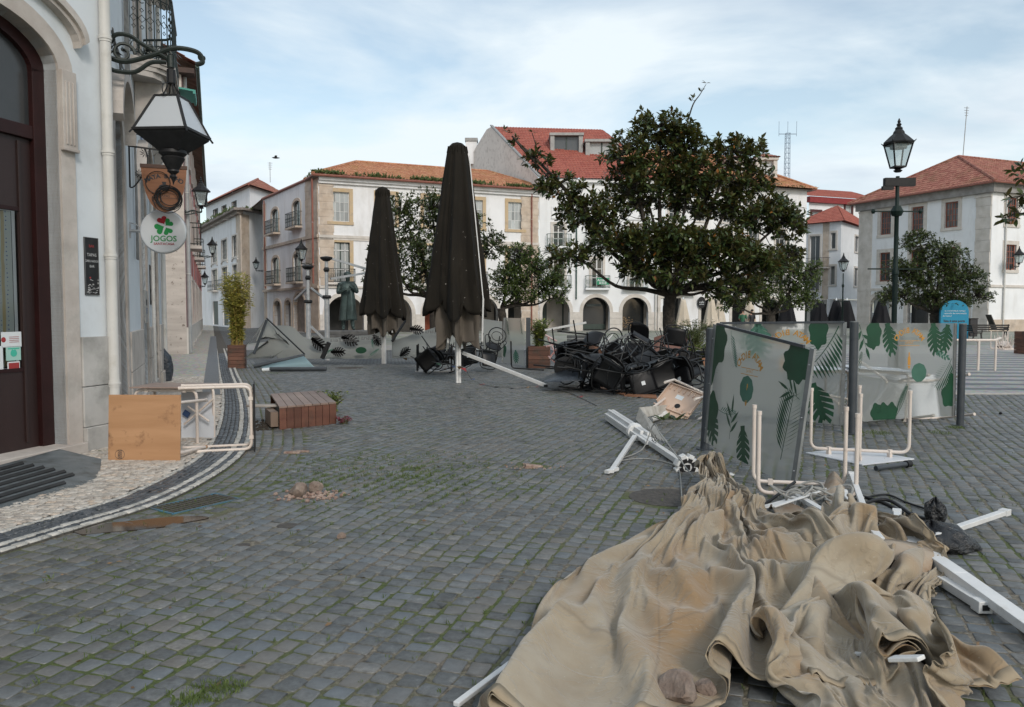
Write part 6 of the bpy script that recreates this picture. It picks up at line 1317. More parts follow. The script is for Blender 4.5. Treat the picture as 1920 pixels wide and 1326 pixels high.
g = G(445, 690); pl = planter(g, .46, .66, R(12), 'wooden planter of narrow boards with tall yellow green bamboo beside the pavement')
def stems_plant(name, label, loc, n, h, spread, leaf, mtl, stem_m, per=24, bend=.25, cat='plant', top=1.0, lo=.15):
 t = thing(name, label, cat, loc); st = MB(); pos, dd = [], []
 for _ in range(n):
  a = random.uniform(0, 6.28); r0 = random.uniform(0, .14)*spread/.4; hh = h*random.uniform(.55, 1); e = Vector((math.cos(a)*spread*random.uniform(.1, 1), math.sin(a)*spread*random.uniform(.1, 1), hh)); p0 = Vector((math.cos(a)*r0, math.sin(a)*r0, -.02)); m_ = p0.lerp(e, .55); m_.x *= .6; m_.y *= .6
  q = spline([p0, m_, e], 4); st.tube(q, [.006-.0005*i for i in range(len(q))], 3, caps=False)
  for _k in range(per):
   f = random.uniform(lo, 1)*(len(q)-1.001); i = int(f); p = q[i].lerp(q[i+1], f-i); pos.append(tuple(p)); b_ = random.uniform(0, 6.28); dd.append((math.cos(b_), math.sin(b_), random.uniform(-.5, .9)))
 st.build('stems', stem_m, t, kind='stuff'); pos = np.array(pos); me, _ = leaves_mesh('foliage', pos, np.array(dd), leaf*rng.uniform(.5, 1.2, len(pos)), rng.uniform(-1, 1, len(pos)), mtl, wid=.55 if leaf > .09 else 1, simple=True); link('foliage', me, t)['kind'] = 'stuff'; return t
M_bam = leaf_mat('bamboo leaf', [(0, (.15, .15, .03)), (.5, (.30, .27, .055)), (1, (.42, .34, .10))], (.2, .18, .06)); M_bst = mat('bamboo stem', (.20, .14, .03), (.30, .20, .05), 5, .6)
stems_plant('bamboo', 'tall thin yellow green bamboo growing in the planter beside the pavement', g+Vector((0, 0, .62)), 130, 2.1, .50, .15, M_bam, M_bst, 46, lo=.16)
M_bush = leaf_mat('variegated leaf', [(0, (.03, .06, .012)), (.45, (.08, .12, .02)), (1, (.24, .26, .05))]); M_gst = mat('green stem', (.05, .05, .02), (.08, .08, .03), 5, .7)
g = G(1008, 690); g2 = g+Vector((.05, .1, 0)); planter(g2, .62, .62, R(-4), 'wooden planter of stacked boards with a yellow green bush beside the frosted screen', n=5); stems_plant('bush', 'yellow green bush growing in the planter beside the frosted screen', g2+Vector((0, 0, .58)), 110, .80, .36, .11, M_bush, M_gst, 26, cat='bush')
g = P(1300, 668, 27); g.z = 0; stems_plant('bush', 'feathery grey green bush at the foot of the magnolia', g, 170, 1.35, .9, .10, leaf_mat('fine grey leaf', [(0, (.05, .075, .025)), (1, (.14, .17, .07))]), M_gst, 30, cat='bush')
g = P(1322, 668, 24); g.z = 0; stems_plant('bush', 'low bright green bush behind the pile of black chairs', g, 130, .7, .7, .11, M_bush, M_gst, 16, cat='bush')
def debris(name, label, c, n, size, cat='branches', mt=None):
 t = thing(name, label, cat, c); mb = MB()
 for _ in range(n):
  p = Vector((random.gauss(0, size), random.gauss(0, size*.5), random.uniform(0, .25))); d = Vector((random.gauss(0, 1), random.gauss(0, .6), random.uniform(-.1, .7))).normalized()*random.uniform(.3, 1.1); mb.tube(spline([p, p+d*.5+Vector((0, 0, random.uniform(-.05, .1))), p+d], 3), [.018, .016, .014, .012, .009, .006, .004], 4)
 mb.build('twigs', mt or M_bark, t, kind='stuff'); return t
g = P(1205, 650, 30); g.z = 0; debris('fallen_branches', 'dark heap of broken branches left of the magnolia trunk', g, 60, .8); g = P(1345, 640, 24); g.z = 0; debris('fallen_branches', 'tangle of bare pale twigs right of the magnolia behind the frosted screen', g, 36, .7, mt=mat('pale twig', (.12, .10, .08), (.2, .17, .13), 6, .8))
# ============================================================ street furniture, lamps, parasols, statue
random.seed(41)
def lantern_up(root, s=1.0, z=0):
 """classic tapering street lantern standing on its foot; s = width of the glass at the top"""
 R1, R0, H = .5*s, .27*s, .82*s; c4 = lambda r, zz: [Vector((r*a, r*b, z+zz))*1.0 for a, b in ((-.707, -.707), (.707, -.707), (.707, .707), (-.707, .707))]
 a, b = c4(R0*1.0, 0), c4(R1, H); fr = MB()
 for i in range(4): fr.bar(a[i], b[i], .045*s); fr.bar(a[i], a[(i+1) % 4], .05*s); fr.bar(b[i], b[(i+1) % 4], .06*s); fr.tube([b[i], b[i]+Vector(((b[i].x), (b[i].y), 0))*.22+Vector((0, 0, .10*s))], [.03*s, .012*s], 5)
 fr.lathe([(.10*s, z-.18*s), (.16*s, z-.12*s), (.09*s, z-.08*s), (.2*s, z-.02*s), (.2*s, z)], n=12); f_ = fr.build('lantern_frame', M_blk, root)
 for i in range(4): j = (i+1) % 4; cen = (a[i]+a[j]+b[i]+b[j])/4; MB().quad(*[cen+(p-cen)*.97 for p in (a[i], a[j], b[j], b[i])]).build('pane', M_clear2, f_)
 hat = MB(); hat.lathe([(R1*1.06, z+H), (R1*1.08, z+H+.05*s), (R1*.7, z+H+.24*s), (R1*.42, z+H+.36*s), (R1*.40, z+H+.42*s), (R1*.25, z+H+.52*s), (R1*.28, z+H+.56*s), (R1*.12, z+H+.64*s)], n=8); hat.lathe([(.05*s, z+H+.62*s), (.09*s, z+H+.70*s), (.04*s, z+H+.76*s), (.06*s, z+H+.80*s), (.008, z+H+.92*s)], n=10); hat.build('lantern_roof', M_blk, root)
 MB().lathe([(.05*s, z+H-.02*s), (.30*s, z+H-.04*s), (.28*s, z+H-.16*s), (.05*s, z+H-.20*s)], n=12).build('lamp_fitting', M_flat('opal fitting', (.42, .43, .42)), root)
M_clear2, t_, b_, o_ = newmat('lantern glass'); tr = N(t_, 'ShaderNodeBsdfTransparent'); tr.inputs[0].default_value = (.80, .86, .86, 1); mxs = N(t_, 'ShaderNodeMixShader'); mxs.inputs[0].default_value = .28; lk(t_, tr.outputs[0], mxs.inputs[1]); b_.inputs['Base Color'].default_value = (.5, .55, .56, 1); b_.inputs['Roughness'].default_value = .2; lk(t_, b_.outputs[0], mxs.inputs[2]); lk(t_, mxs.outputs[0], o_.inputs[0])
def wall_lamp(u, v_rim, Y, s, label, side, off=.8, group='wall lanterns on scroll brackets'):
 """u, v_rim: picture place of the lantern's top rim; side: unit vector towards its wall"""
 p = P(u, v_rim, Y); t = thing('wall_lantern', label, 'lantern', (p.x, p.y, p.z-.82*s), math.atan2(side.y, side.x), group); lantern_up(t, s)
 b = MB(); b.tube(spline([(0, 0, -.16*s), (.02, 0, -.4*s), (off*.4, 0, -.30*s), (off*.7, 0, -.42*s), (off, 0, -.25*s)], 6), .028, 6); b.tube(spline([(0, 0, -.34*s), (off*.5, 0, -.52*s), (off, 0, -.55*s)], 5), .022, 5)
 scroll(b, (off*.8, 0, -.40*s), .14*s, .03, 0, 8, .018, (1, 0, 0), (0, 0, 1)); scroll(b, (off*.42, 0, -.40*s), .10*s, .02, 2, 9, .015, (1, 0, 0), (0, 0, 1)); b.box(off-.02, -.05, -.7*s, off+.02, .05, -.1*s); b.build('bracket', M_iron, t); return t
sd_ = Vector((-.937, -.35, 0))
wall_lamp(377, 360, 29.8, .62, 'first wall lantern on the pink house, below its green gutter', sd_, .75); wall_lamp(398, 460, 52, .62, 'second smaller wall lantern down the lane', sd_, .8); wall_lamp(384, 520, 58, .55, 'third and farthest wall lantern down the lane', sd_, .7)
wall_lamp(480, 493, 75, .62, 'wall lantern reaching left from the side of the arcade house', Vector((1, 0, 0)), 1.3); wall_lamp(565, 468, 58, .85, 'wall lantern hanging at the rounded corner of the arcade house', Vector((.8, .6, 0)), 1.0)
wall_lamp(1911, 478, 62, .75, 'wall lantern on the side of the big right house at the picture edge', Vector((-.2, .97, 0)), .8)
def lamp_post(u, v_top, Y, s, label, arms=True, big=True):
 top = P(u, v_top, Y); t = thing('lamp_post', label, 'lamp post', (top.x, top.y, 0), group='green lamp posts on the square'); H = top.z-1.74*s; z0 = H
 pp_ = MB(); r = .058 if big else .05
 pp_.lathe([(r*2.6, 0), (r*2.6, .12), (r*1.9, .2), (r*1.8, .9), (r*1.3, 1.0), (r, 1.1), (r, z0*.5), (r*1.25, z0*.5+.02), (r*1.25, z0*.5+.1), (r*.85, z0*.5+.14), (r*.8, z0-1.1), (r*1.4, z0-1.05), (r*1.5, z0-.95), (r*.7, z0-.85), (r*.7, z0-.2)], n=14); pp_.build('post', M_postg, t, smooth=35)
 a_ = MB(); zz = z0-.98
 if big: a_.bar((-.48, 0, zz), (.48, 0, zz), .028); a_.lathe([(.03, zz-.05), (.05, zz), (.03, zz+.05)], c=(-.53, 0, 0), n=8); a_.lathe([(.03, zz-.05), (.05, zz), (.03, zz+.05)], c=(.53, 0, 0), n=8); a_.lathe([(.10, zz-.1), (.14, zz), (.08, zz+.12)], n=12)
 a_.bar((-.62 if big else -.35, 0, z0*.53), (.62 if big else .35, 0, z0*.53), .03, .03)
 a_.build('cross_bar', M_postg, t)
 if big: b = MB(); b.box(-.30, -.06, z0-.42, .38, .06, z0-.24); b.box(-.34, -.05, z0-.50, -.1, .05, z0-.42); b.build('floodlight', M_blk, t)
 lantern_up(t, s, z0); return t
M_postg = mat('dark green paint', (.005, .014, .012), (.009, .022, .018), 6, .55, spec=.25)
lamp_post(1686, 222, 18, .62, 'tall dark green lamp post with a floodlight box behind the frosted screens'); lamp_post(1582, 474, 50, .62, 'distant slim lamp post between the small white house and the right house', big=False)
lamp_post(1513, 498, 46, .62, 'far lamp post half hidden behind the bright green tree', big=False)
def cloth_mat(name, c1, c2, dots=None, bs=180):
 m, t, b, o = newmat(name); g = N(t, 'ShaderNodeTexCoord'); v = g.outputs['Object']; col = ramp(t, noise(t, 2.2, 7, v, stretch=(1, 1, .35), rough=.6), [(.35, c1), (.7, c2)])
 if dots: col = mixc(t, ramp(t, noise(t, 17, 2, v), [(.735, 0), (.75, 1)]), col, dots)
 lk(t, col, b.inputs['Base Color']); b.inputs['Roughness'].default_value = .9; b.inputs['Sheen Weight'].default_value = .02; b.inputs['Specular IOR Level'].default_value = .2; bump(t, b, noise(t, bs, 3, v), .15, .002); bump(t, b, noise(t, 7, 5, v, stretch=(1, 1, .3)), .35, .02); return m
M_pdark = cloth_mat('faded black brown canvas', (.010, .0085, .0065), (.018, .015, .011), (.30, .28, .25)); M_punder = cloth_mat('grey brown canvas underside', (.085, .072, .058), (.13, .112, .095))
M_wmet = mat('white powder coat', (.58, .58, .57), (.68, .68, .67), 5, .4, dirt=(.40, .38, .34), dscale=5, dlo=.6, dhi=.8)
def closed_parasol(name, label, loc, H, Rm, zh, mtl, under=None, group=None, folds=8, pole=.055, detail=True, hem=.28, seed=0, polem=None, rotz=0):
 t = thing(name, label, 'parasol', loc, rotz, group); r_ = random.Random(seed); ph = [r_.uniform(-.25, .25) for _ in range(folds)]; am = [r_.uniform(.7, 1.3) for _ in range(folds)]; hm = [r_.uniform(.0, 1) for _ in range(folds)]
 nth, nz = (96, 44) if detail else (32, 12)
 def Rz(f): return Rm*(.12+.13*min(1, f*18)**.5+.75*f**.82)
 def surf(scale, z_hi, z_lo_fn, fr=1.0, dist=0):
  mb = MB(); vs = []
  for i in range(nz+1):
   for k in range(nth):
    th = 2*math.pi*k/nth; q = th/(2*math.pi)*folds; j = int(q) % folds; w_ = q-int(q); lo = z_lo_fn(th, j, w_); f = i/nz; z = z_hi+(lo-z_hi)*f; g_ = (H-z)/(H-zh)
    fold = math.cos(2*math.pi*(w_-.5)+ph[j]*2)*.5+.28*math.cos(4*math.pi*w_+ph[j]*5+z*.4)+.10*math.cos(6*math.pi*w_+j+z*1.3); amp = (.10+.26*min(1, max(g_, 0)))*am[j]*fr
    rr = Rz(max(0, min(1, g_)))*scale*(1+amp*fold*.8)+(.012*math.sin(z*9+j*2)*g_ if detail else 0)+dist; tw = .35*math.sin(z*.7+seed)*.3
    vs.append((rr*math.cos(th+tw), rr*math.sin(th+tw), z))
  mb.add(vs, [(i*nth+k, i*nth+(k+1) % nth, (i+1)*nth+(k+1) % nth, (i+1)*nth+k) for i in range(nz) for k in range(nth)]); return mb
 lo = lambda th, j, w_: zh+hem*(.9*abs(math.sin(math.pi*w_))*(-1)+hm[j]*.9+.25*math.sin(th*3+seed))
 canopy = surf(1, H-.07, lo).build('canopy', mtl, t, smooth=70); so = canopy.modifiers.new('thickness', 'SOLIDIFY'); so.thickness = .006
 if detail:
  lo2 = lambda th, j, w_: zh-.55-.3*hm[(j+2) % folds]*abs(math.sin(math.pi*w_+j))+.12*math.sin(th*5)
  inner = surf(.60, zh+1.0, lo2, 1.5).build('canopy_lining', under, t, smooth=70); so = inner.modifiers.new('thickness', 'SOLIDIFY'); so.thickness = .005
  cap = MB(); cap.lathe([(.19, H-.30), (.215, H-.2), (.19, H-.1), (.12, H-.03), (.02, H)], n=16); cap.build('top_cap', mtl, t, smooth=50)
  for i in range(14):
   a = 2*math.pi*i/14; mb = MB(); mb.tube([(.2*math.cos(a), .2*math.sin(a), H-.10), (.225*math.cos(a), .225*math.sin(a), H-.22), (.21*math.cos(a), .21*math.sin(a), H-.32)], .018, 5); mb.build('cap_tassel', mtl, t)
  for k, (a, z0) in enumerate(((2.2, .75), (4.4, .95), (5.3, .85), (.3, 1.05), (3.6, .9))):
   mb = MB(); r0 = .30+.05*(k % 2); d = Vector((math.cos(a), math.sin(a), 0)); mb.bar(d*r0+Vector((0, 0, z0)), d*.12+Vector((0, 0, H-.5)), .035, .05); mb.build('rib', M_wmet, t, bevel=.004)
 pm = MB()
 if detail:
  for x in (-1, 1):
   for y in (-1, 1): pm.box(x*pole*.52-pole*.45, y*pole*.52-pole*.45, 0, x*pole*.52+pole*.45, y*pole*.52+pole*.45, H-.4)
 else: pm.tube([(0, 0, 0), (0, 0, H)], pole, 8);
 pm.build('pole', polem or M_wmet, t);
 if not detail: MB().lathe([(.08, H-.04), (.05, H+.05), (.01, H+.14)], n=8).build('finial', M_paper, t)
 return t
g = G(859, 718); closed_parasol('parasol', 'largest closed black brown parasol with a white strut pulled out to the ground', g, P(860, 267, g.y).z, .66, 1.62, M_pdark, M_punder, 'big closed parasols', seed=3, rotz=R(20))
g2 = G(720, 682); closed_parasol('parasol', 'smaller looking closed black brown parasol left of the largest one', g2, P(728, 350, g2.y).z, .60, 1.55, M_pdark, M_punder, 'big closed parasols', seed=8, rotz=R(75))
st_ = thing('loose_strut', 'long white strut leaning from the largest parasol down to the setts', 'strut', g); MB().bar(P(868, 662, g.y+.1)-g, G(1024, 726)-g+Vector((0, 0, .03)), .055, .075).build('bar', M_wmet, st_, bevel=.006); b4 = G(1024, 726)-g; MB().box(b4.x-.05, b4.y-.03, 0, b4.x+.03, b4.y+.04, .05).build('end_cap', M_blk, st_)
mb = MB(); mb.bar(P(880, 292, g.y-.32)-g, P(906, 560, g.y-.66)-g, .03, .02); mb.bar(P(906, 560, g.y-.66)-g, P(904, 640, g.y-.45)-g, .035, .05); r_o = mb.build('outer_rib', M_wmet, [o for o in bpy.data.objects if o.get('label', '').startswith('largest closed')][0]); r_o.matrix_basis = Matrix.Rotation(-R(20), 4, 'Z')
M_cream = cloth_mat('cream canvas', (.50, .43, .34), (.60, .53, .44)); M_black = cloth_mat('black canvas', (.010, .010, .012), (.018, .018, .02))
for u, vt, vb, Y, lab in ((1281, 560, 622, 60, 'closed cream parasol just right of the magnolia trunk'), (1334, 556, 622, 58, 'closed cream parasol left of a second cream one, under the magnolia'), (1349, 562, 622, 61, 'closed cream parasol half hidden behind its neighbour under the magnolia'), (1405, 562, 622, 58, 'closed cream parasol left of the bright green tree trunk')):
 q = P(u, vt, Y); closed_parasol('parasol', lab, (q.x, q.y, 0), q.z, .52, .5, M_cream, group='closed cream parasols in front of the arcade', folds=6, pole=.04, detail=False, hem=.12, seed=u)
for u, vt, Y, lab in ((1538, 562, 56, 'black closed parasol nearest the bright green tree'), (1568, 562, 56, 'black closed parasol just left of the slim lamp post'), (1588, 562, 55, 'black closed parasol just right of the slim lamp post'), (1653, 560, 58, 'black closed parasol in front of the arched door of the right house'), (1477, 556, 57, 'wide black closed parasol behind the bright green tree')):
 q = P(u, vt, Y); closed_parasol('parasol', lab, (q.x, q.y, 0), q.z, .62, .5, M_black, group='closed black parasols by the right house', folds=6, pole=.04, detail=False, hem=.12, seed=u)
def skin_body(name, joints, edges, mtl, parent, sub=2):
 me = bpy.data.meshes.new(name); me.from_pydata([j[0] for j in joints], edges, []); o = link(name, me, parent); o.modifiers.new('skin', 'SKIN');
 if not me.skin_vertices: bpy.context.view_layer.objects.active = o
 sv = me.skin_vertices[0].data if me.skin_vertices else None
 if sv is None: me.attributes.new;
 for k, j in enumerate(joints):
  r = j[1]; sv[k].radius = (r, r) if not hasattr(r, '__len__') else r
 sv[0].use_root = True; ms = o.modifiers.new('sub', 'SUBSURF'); ms.levels = sub; ms.render_levels = sub
 dg = bpy.context.evaluated_depsgraph_get(); m2 = bpy.data.meshes.new_from_object(o.evaluated_get(dg)); o.modifiers.clear(); o.data = m2; m2.materials.clear(); m2.materials.append(mtl); m2.polygons.foreach_set('use_smooth', [True]*len(m2.polygons)); return o
def loft(mb, rings, n=20):
 """rings: (cx,cy,z,rx,ry,foldamp)"""
 vs = []
 for (cx, cy, z, rx, ry, fa) in rings:
  for k in range(n): a = 2*math.pi*k/n; f = 1+fa*math.sin(a*5+z*.8); vs.append((cx+rx*f*math.cos(a), cy+ry*f*math.sin(a), z))
 m = len(rings); mb.add(vs, [(i*n+k, i*n+(k+1) % n, (i+1)*n+(k+1) % n, (i+1)*n+k) for i in range(m-1) for k in range(n)]+[tuple(range(n))[::-1], tuple((m-1)*n+k for k in range(n))])
M_bronze = mat('green bronze', (.020, .032, .030), (.055, .085, .080), 2.5, .55, metal=.35, bs=14, bst=.4, bd=.02, dirt=(.10, .15, .14), dscale=2, dlo=.55, dhi=.75)
Ys = 36; q = P(652, 620, Ys); t = thing('statue', 'green bronze statue of a standing figure in a long coat before the arcade', 'statue', (q.x, q.y, 0), R(12)); zb = q.z
mb = MB(); mb.box(-1.5, -1.1, 0, 1.5, 1.1, zb-.18); mb.box(-1.3, -.95, zb-.18, 1.3, .95, zb); mb.build('pedestal', mat('dark stone plinth', (.05, .05, .05), (.10, .10, .095), 3, .6), t, bevel=.02)
S = 2.62/1.8
J = [((0, 0, .98), .15), ((0, .01, 1.2), .16), ((0, .02, 1.40), (.19, .15)), ((0, .0, 1.53), .06), ((.01, -.04, 1.60), .065), ((.01, -.05, 1.70), .10), ((.01, -.045, 1.78), .075),
 ((-.22, .02, 1.42), .085), ((-.29, -.06, 1.16), .07), ((-.12, -.26, 1.22), .05), ((.0, -.31, 1.27), .04), ((.22, .02, 1.42), .085), ((.30, -.05, 1.18), .07), ((.16, -.25, 1.30), .05), ((.08, -.30, 1.38), .04),
 ((-.10, 0, .90), .11), ((-.12, -.02, .50), .085), ((-.13, .02, .10), .06), ((-.14, -.16, .045), .045), ((.10, 0, .90), .11), ((.13, -.06, .50), .085), ((.16, -.06, .10), .06), ((.19, -.24, .045), .045)]
E_ = [(0, 1), (1, 2), (2, 3), (3, 4), (4, 5), (5, 6), (2, 7), (7, 8), (8, 9), (9, 10), (2, 11), (11, 12), (12, 13), (13, 14), (0, 15), (15, 16), (16, 17), (17, 18), (0, 19), (19, 20), (20, 21), (21, 22)]
J = [((Vector(p)*S+Vector((0, 0, zb)))[:], (r*S if not hasattr(r, '__len__') else (r[0]*S, r[1]*S))) for p, r in J]; skin_body('figure', J, E_, M_bronze, t)
mb = MB(); loft(mb, [(0, .02, zb+.32*S*1.0, .27*S, .21*S, .10), (0, .02, zb+.5*S, .26*S, .20*S, .09), (0, .01, zb+.75*S, .235*S, .18*S, .07), (0, 0, zb+1.0*S, .20*S, .165*S, .04), (0, .01, zb+1.2*S, .205*S, .165*S, .03), (0, .01, zb+1.42*S, .225*S, .15*S, .02), (0, .01, zb+1.50*S, .12*S, .09*S, .0)], 30); mb.build('coat', M_bronze, t, smooth=60)
mb = MB(); loft(mb, [(.13, -.06, zb+.35*S, .16*S, .20*S, .12), (.15, -.08, zb+.8*S, .14*S, .18*S, .1), (.14, -.1, zb+1.3*S, .10*S, .13*S, .05), (.1, -.05, zb+1.46*S, .05*S, .06*S, .05)], 20); mb.build('cloak', M_bronze, t, smooth=60)
mb = MB(); mb.lathe([(.02, 1.62*S+zb), (.105*S, 1.66*S+zb), (.118*S, 1.72*S+zb), (.10*S, 1.79*S+zb), (.03, 1.83*S+zb)], c=(.015, -.03, 0), n=14); mb.build('hair', M_bronze, t, smooth=60); MB().box(-.10, -.56, zb+1.24*S, .14, -.44, zb+1.30*S).build('book', M_bronze, t)
def person(label, u, v_head, Y, shirt, trousers, rot, arm=0, h=1.72):
 q = P(u, v_head, Y); t = thing('person', label, 'person', (q.x, q.y, 0), rot); s = h/1.75
 M_sk = M_flat('skin', (.36, .21, .15)); J = [((0, 0, .95), .12), ((0, .01, 1.2), .13), ((0, .01, 1.38), (.17, .11)), ((0, 0, 1.49), .05), ((0, -.01, 1.56), .06), ((0, -.015, 1.65), .085), ((0, -.01, 1.72), .065), ((-.20, .01, 1.38), .06), ((-.25, .02, 1.12), .045), ((-.23, -.06-.12*arm, .90+.15*arm), .035), ((-.23, -.10-.15*arm, .82+.15*arm), .03), ((.20, .01, 1.38), .06), ((.25, .02, 1.12), .045), ((.22, -.15, .98), .035), ((.18, -.22, .98), .03),
  ((-.09, 0, .88), .09), ((-.10, -.01, .48), .06), ((-.10, .02, .08), .042), ((-.11, -.12, .04), .035), ((.09, 0, .88), .09), ((.10, .03, .48), .06), ((.11, .05, .08), .042), ((.12, -.09, .04), .035)]
 J = [((Vector(p)*s)[:], (r*s if not hasattr(r, '__len__') else (r[0]*s, r[1]*s))) for p, r in J]; skin_body('body', J, E_, M_sk, t)
 mb = MB(); loft(mb, [(0, 0, .86*s, .17*s, .12*s, 0), (0, .01, 1.1*s, .16*s, .12*s, .01), (0, .01, 1.36*s, .215*s, .125*s, .01), (0, .0, 1.47*s, .10*s, .075*s, 0)], 18)
 for sx in (-1, 1): mb.tube([Vector((sx*.19, .01, 1.39))*s, Vector((sx*.235, .02, 1.2))*s, Vector((sx*.25, .02, 1.10))*s], [.075*s, .065*s, .06*s], 8)
 mb.build('shirt', shirt, t, smooth=60)
 for sx, jj in ((-1, (15, 16, 17)), (1, (19, 20, 21))): MB().tube([Vector(J[jj[0]][0])+Vector((0, 0, .08)), J[jj[0]][0], J[jj[1]][0], J[jj[2]][0]], [.10*s, .105*s, .075*s, .055*s], 9).build('trouser_leg', trousers, t, smooth=60)
 MB().lathe([(.03, 1.60), (.092, 1.65), (.095, 1.70), (.07, 1.76), (.01, 1.79)], c=(0, .018, -.02), n=12).build('hair', M_flat('dark hair', (.02, .015, .012)), t, smooth=60); return t
person('person in a dark green shirt standing near the arched door of the right house', 1393, 578, 57, M_flat('green shirt', (.02, .10, .05)), M_flat('dark trousers', (.02, .02, .025)), R(160), 1); person('person in black clothes standing beside the tall lamp post', 1674-264, 582, 57.5, M_flat('black shirt', (.015, .015, .017)), M_flat('dark trousers', (.02, .02, .025)), R(200))
M_alum = mat('dull aluminium', (.36, .37, .38), (.50, .51, .52), 8, .4, metal=.5)
def tent_pole(u, vt, vb, Y, label, braces):
 b_ = P(u, vb, Y); b_.z = 0; tp = P(u, vt, Y); t = thing('tent_pole', label, 'pole', b_, group='aluminium tent poles'); h = tp.z; mb = MB(); mb.tube([(0, 0, 0), (0, 0, h*.62)], .085, 12); mb.tube([(0, 0, h*.62), (0, 0, h)], .055, 12); mb.build('pole', M_alum, t, smooth=35)
 mb = MB(); mb.lathe([(.13, h*.62-.05), (.15, h*.62), (.13, h*.62+.06)], n=14); mb.lathe([(.10, h-.1), (.2, h-.02), (.2, h+.03), (.05, h+.06)], n=10); mb.lathe([(.07, h-.45), (.10, h-.38), (.07, h-.3)], n=10); mb.build('joint', M_blk, t)
 for (u0, v0, Y0, u1, v1, Y1) in braces: MB().bar(P(u0, v0, Y0)-b_, P(u1, v1, Y1)-b_, .05, .07).build('rail', M_alum, t)
 return t
tent_pole(579, 500, 655, 27, 'shorter aluminium tent pole with two diagonal braces', [(583, 540, 27, 612, 563, 27.5), (576, 540, 27, 553, 562, 28)]); tent_pole(614, 484, 668, 26, 'taller aluminium tent pole with rails reaching to the parasol', [(618, 484, 26, 706, 510, 27), (620, 523, 26, 710, 508, 27), (583, 612, 26, 612, 640, 26)])
Y = 44; a, b = P(1763, 625, Y), P(1812, 625, Y); t = thing('blue_stand', 'bright blue arched information stand with white and black lettering under the tree', 'stand', ((a.x+b.x)/2, Y, 0), R(-8)); W = (b.x-a.x); Hs = P(1790, 563, Y).z
pts = [(-W/2, 0), (W/2, 0), (W/2, Hs-W*.45)]+[(W/2*math.cos(x), Hs-W*.45+W*.45*math.sin(x)) for x in np.linspace(.1, 3.04, 14)]+[(-W/2, Hs-W*.45)]
mb = MB(); mb.wprism(pts, -.12, .12); mb.build('board', M_flat('cyan blue panel', (.0, .20, .34), .5), t); zt = P(1790, 583, Y).z
TT = lambda x, z: Matrix.Translation((x, -.13, z)) @ Matrix.Rotation(R(90), 4, 'X')
mb = MB(); add_text(mb, 'na extremidade navego', .115, TT(0, zt)); add_text(mb, 'centrado de manutenção', .115, TT(.02, zt-.14)); add_text(mb, 'da Conta?', .115, TT(-W*.27, zt-.28)); mb.build('white_lettering', M_paper, t); mb = MB(); add_text(mb, 'Esta é uma porta', .16, TT(-.02, zt-.56), .006); mb.build('dark_lettering', M_ink, t)
def bench(loc, rot, label, w=1.9, tip=0):
 t = thing('park_bench', label, 'bench', loc, rot, 'dark slatted benches by the right house'); M_ = M_benchm
 for k in range(4): MB().box(-w/2, -.22+k*.12, .43, w/2, -.13+k*.12, .455).build('seat_slat', M_, t)
 for k in range(3): MB().box(-w/2, .27+k*.03, .52+k*.12, w/2, .295+k*.03, .61+k*.12).build('back_slat', M_, t)
 for x in (-w/2+.06, w/2-.06):
  mb = MB(); mb.bar((x, -.22, 0), (x, -.18, .42), .06); mb.bar((x, .30, 0), (x, .16, .42), .06); mb.bar((x, .22, .40), (x, .36, .86), .05); mb.bar((x, -.24, .42), (x, .24, .42), .05); mb.bar((x, -.24, .62), (x, .28, .62), .04); mb.bar((x, -.22, .42), (x, -.24, .62), .04); mb.build('leg', M_, t)
 return t
M_benchm = mat('dark bench wood', (.014, .012, .011), (.028, .024, .022), 6, .6)
g = P(1848, 640, 46); g.z = 0; bench(g, R(170), 'long dark slatted bench against the foot of the right house', 2.2); g = P(1818, 645, 44); g.z = 0; bench(g, R(90), 'dark bench seen end on beside the bin', 1.6)
g = P(1857, 620, 47); t = thing('tilted_board', 'dark board sticking up above the back of the bench', 'board', (g.x, g.y, .5)); MB().bar((-.15, 0, .9), (.25, 0, 0), .5, .06, up=(1, 0, 0)).build('panel', M_benchm, t)
g = P(1822, 632, 47); t = thing('litter_bin', 'square dark grey litter bin beside the bench', 'bin', (g.x, g.y, 0)); mb = MB(); mb.box(-.22, -.2, .12, .22, .2, 1.15); mb.build('body', M_flat('bin grey', (.03, .03, .033)), t, bevel=.02); MB().box(-.24, -.22, 1.152, .24, .22, 1.2).build('lid', M_blk, t)
M_creamm = mat('cream painted metal', (.58, .50, .44), (.66, .59, .53), 4, .45, dirt=(.42, .34, .28), dscale=9, dlo=.6, dhi=.8)
def upturned_frame(loc, rot, w, d, h, r=.018, name='frame', M=M_creamm, group=None, label='', cat='table', top=True, tilt=None, topm=None, scale=None):
 """cafe table standing on its top, two tubular legs loops upwards"""
 t = thing('cafe_table', label, cat, loc, rot, group, rot=tilt);
 if top: MB().box(-w/2, -d/2, 0, w/2, d/2, .016).build('tabletop', topm or M_hpl, t, bevel=.004)
 for s_ in (-1, 1):
  p = [(-w*.40, s_*d*.36, h), (-w*.40, s_*d*.36, .04), (w*.40, s_*d*.36, .04), (w*.40, s_*d*.36, h)]; mb = MB(); mb.tube(rnd_corner(p, .10, 6), r, 10); mb.build('leg_loop', M, t, smooth=50)
  for x in (-1, 1): MB().lathe([(r*1.15, h-.03), (r*1.15, h+.005), (r*.9, h+.012)], c=(x*w*.40, s_*d*.36, 0), n=10).build('foot_cap', M, t)
 mb = MB(); mb.bar((-w*.3, -d*.36, .03), (-w*.3, d*.36, .03), .025, .03); mb.bar((w*.3, -d*.36, .03), (w*.3, d*.36, .03), .025, .03); mb.build('cross_rail', M, t)
 return t
M_hpl = mat('white laminate', (.55, .57, .60), (.62, .64, .67), 3, .35)
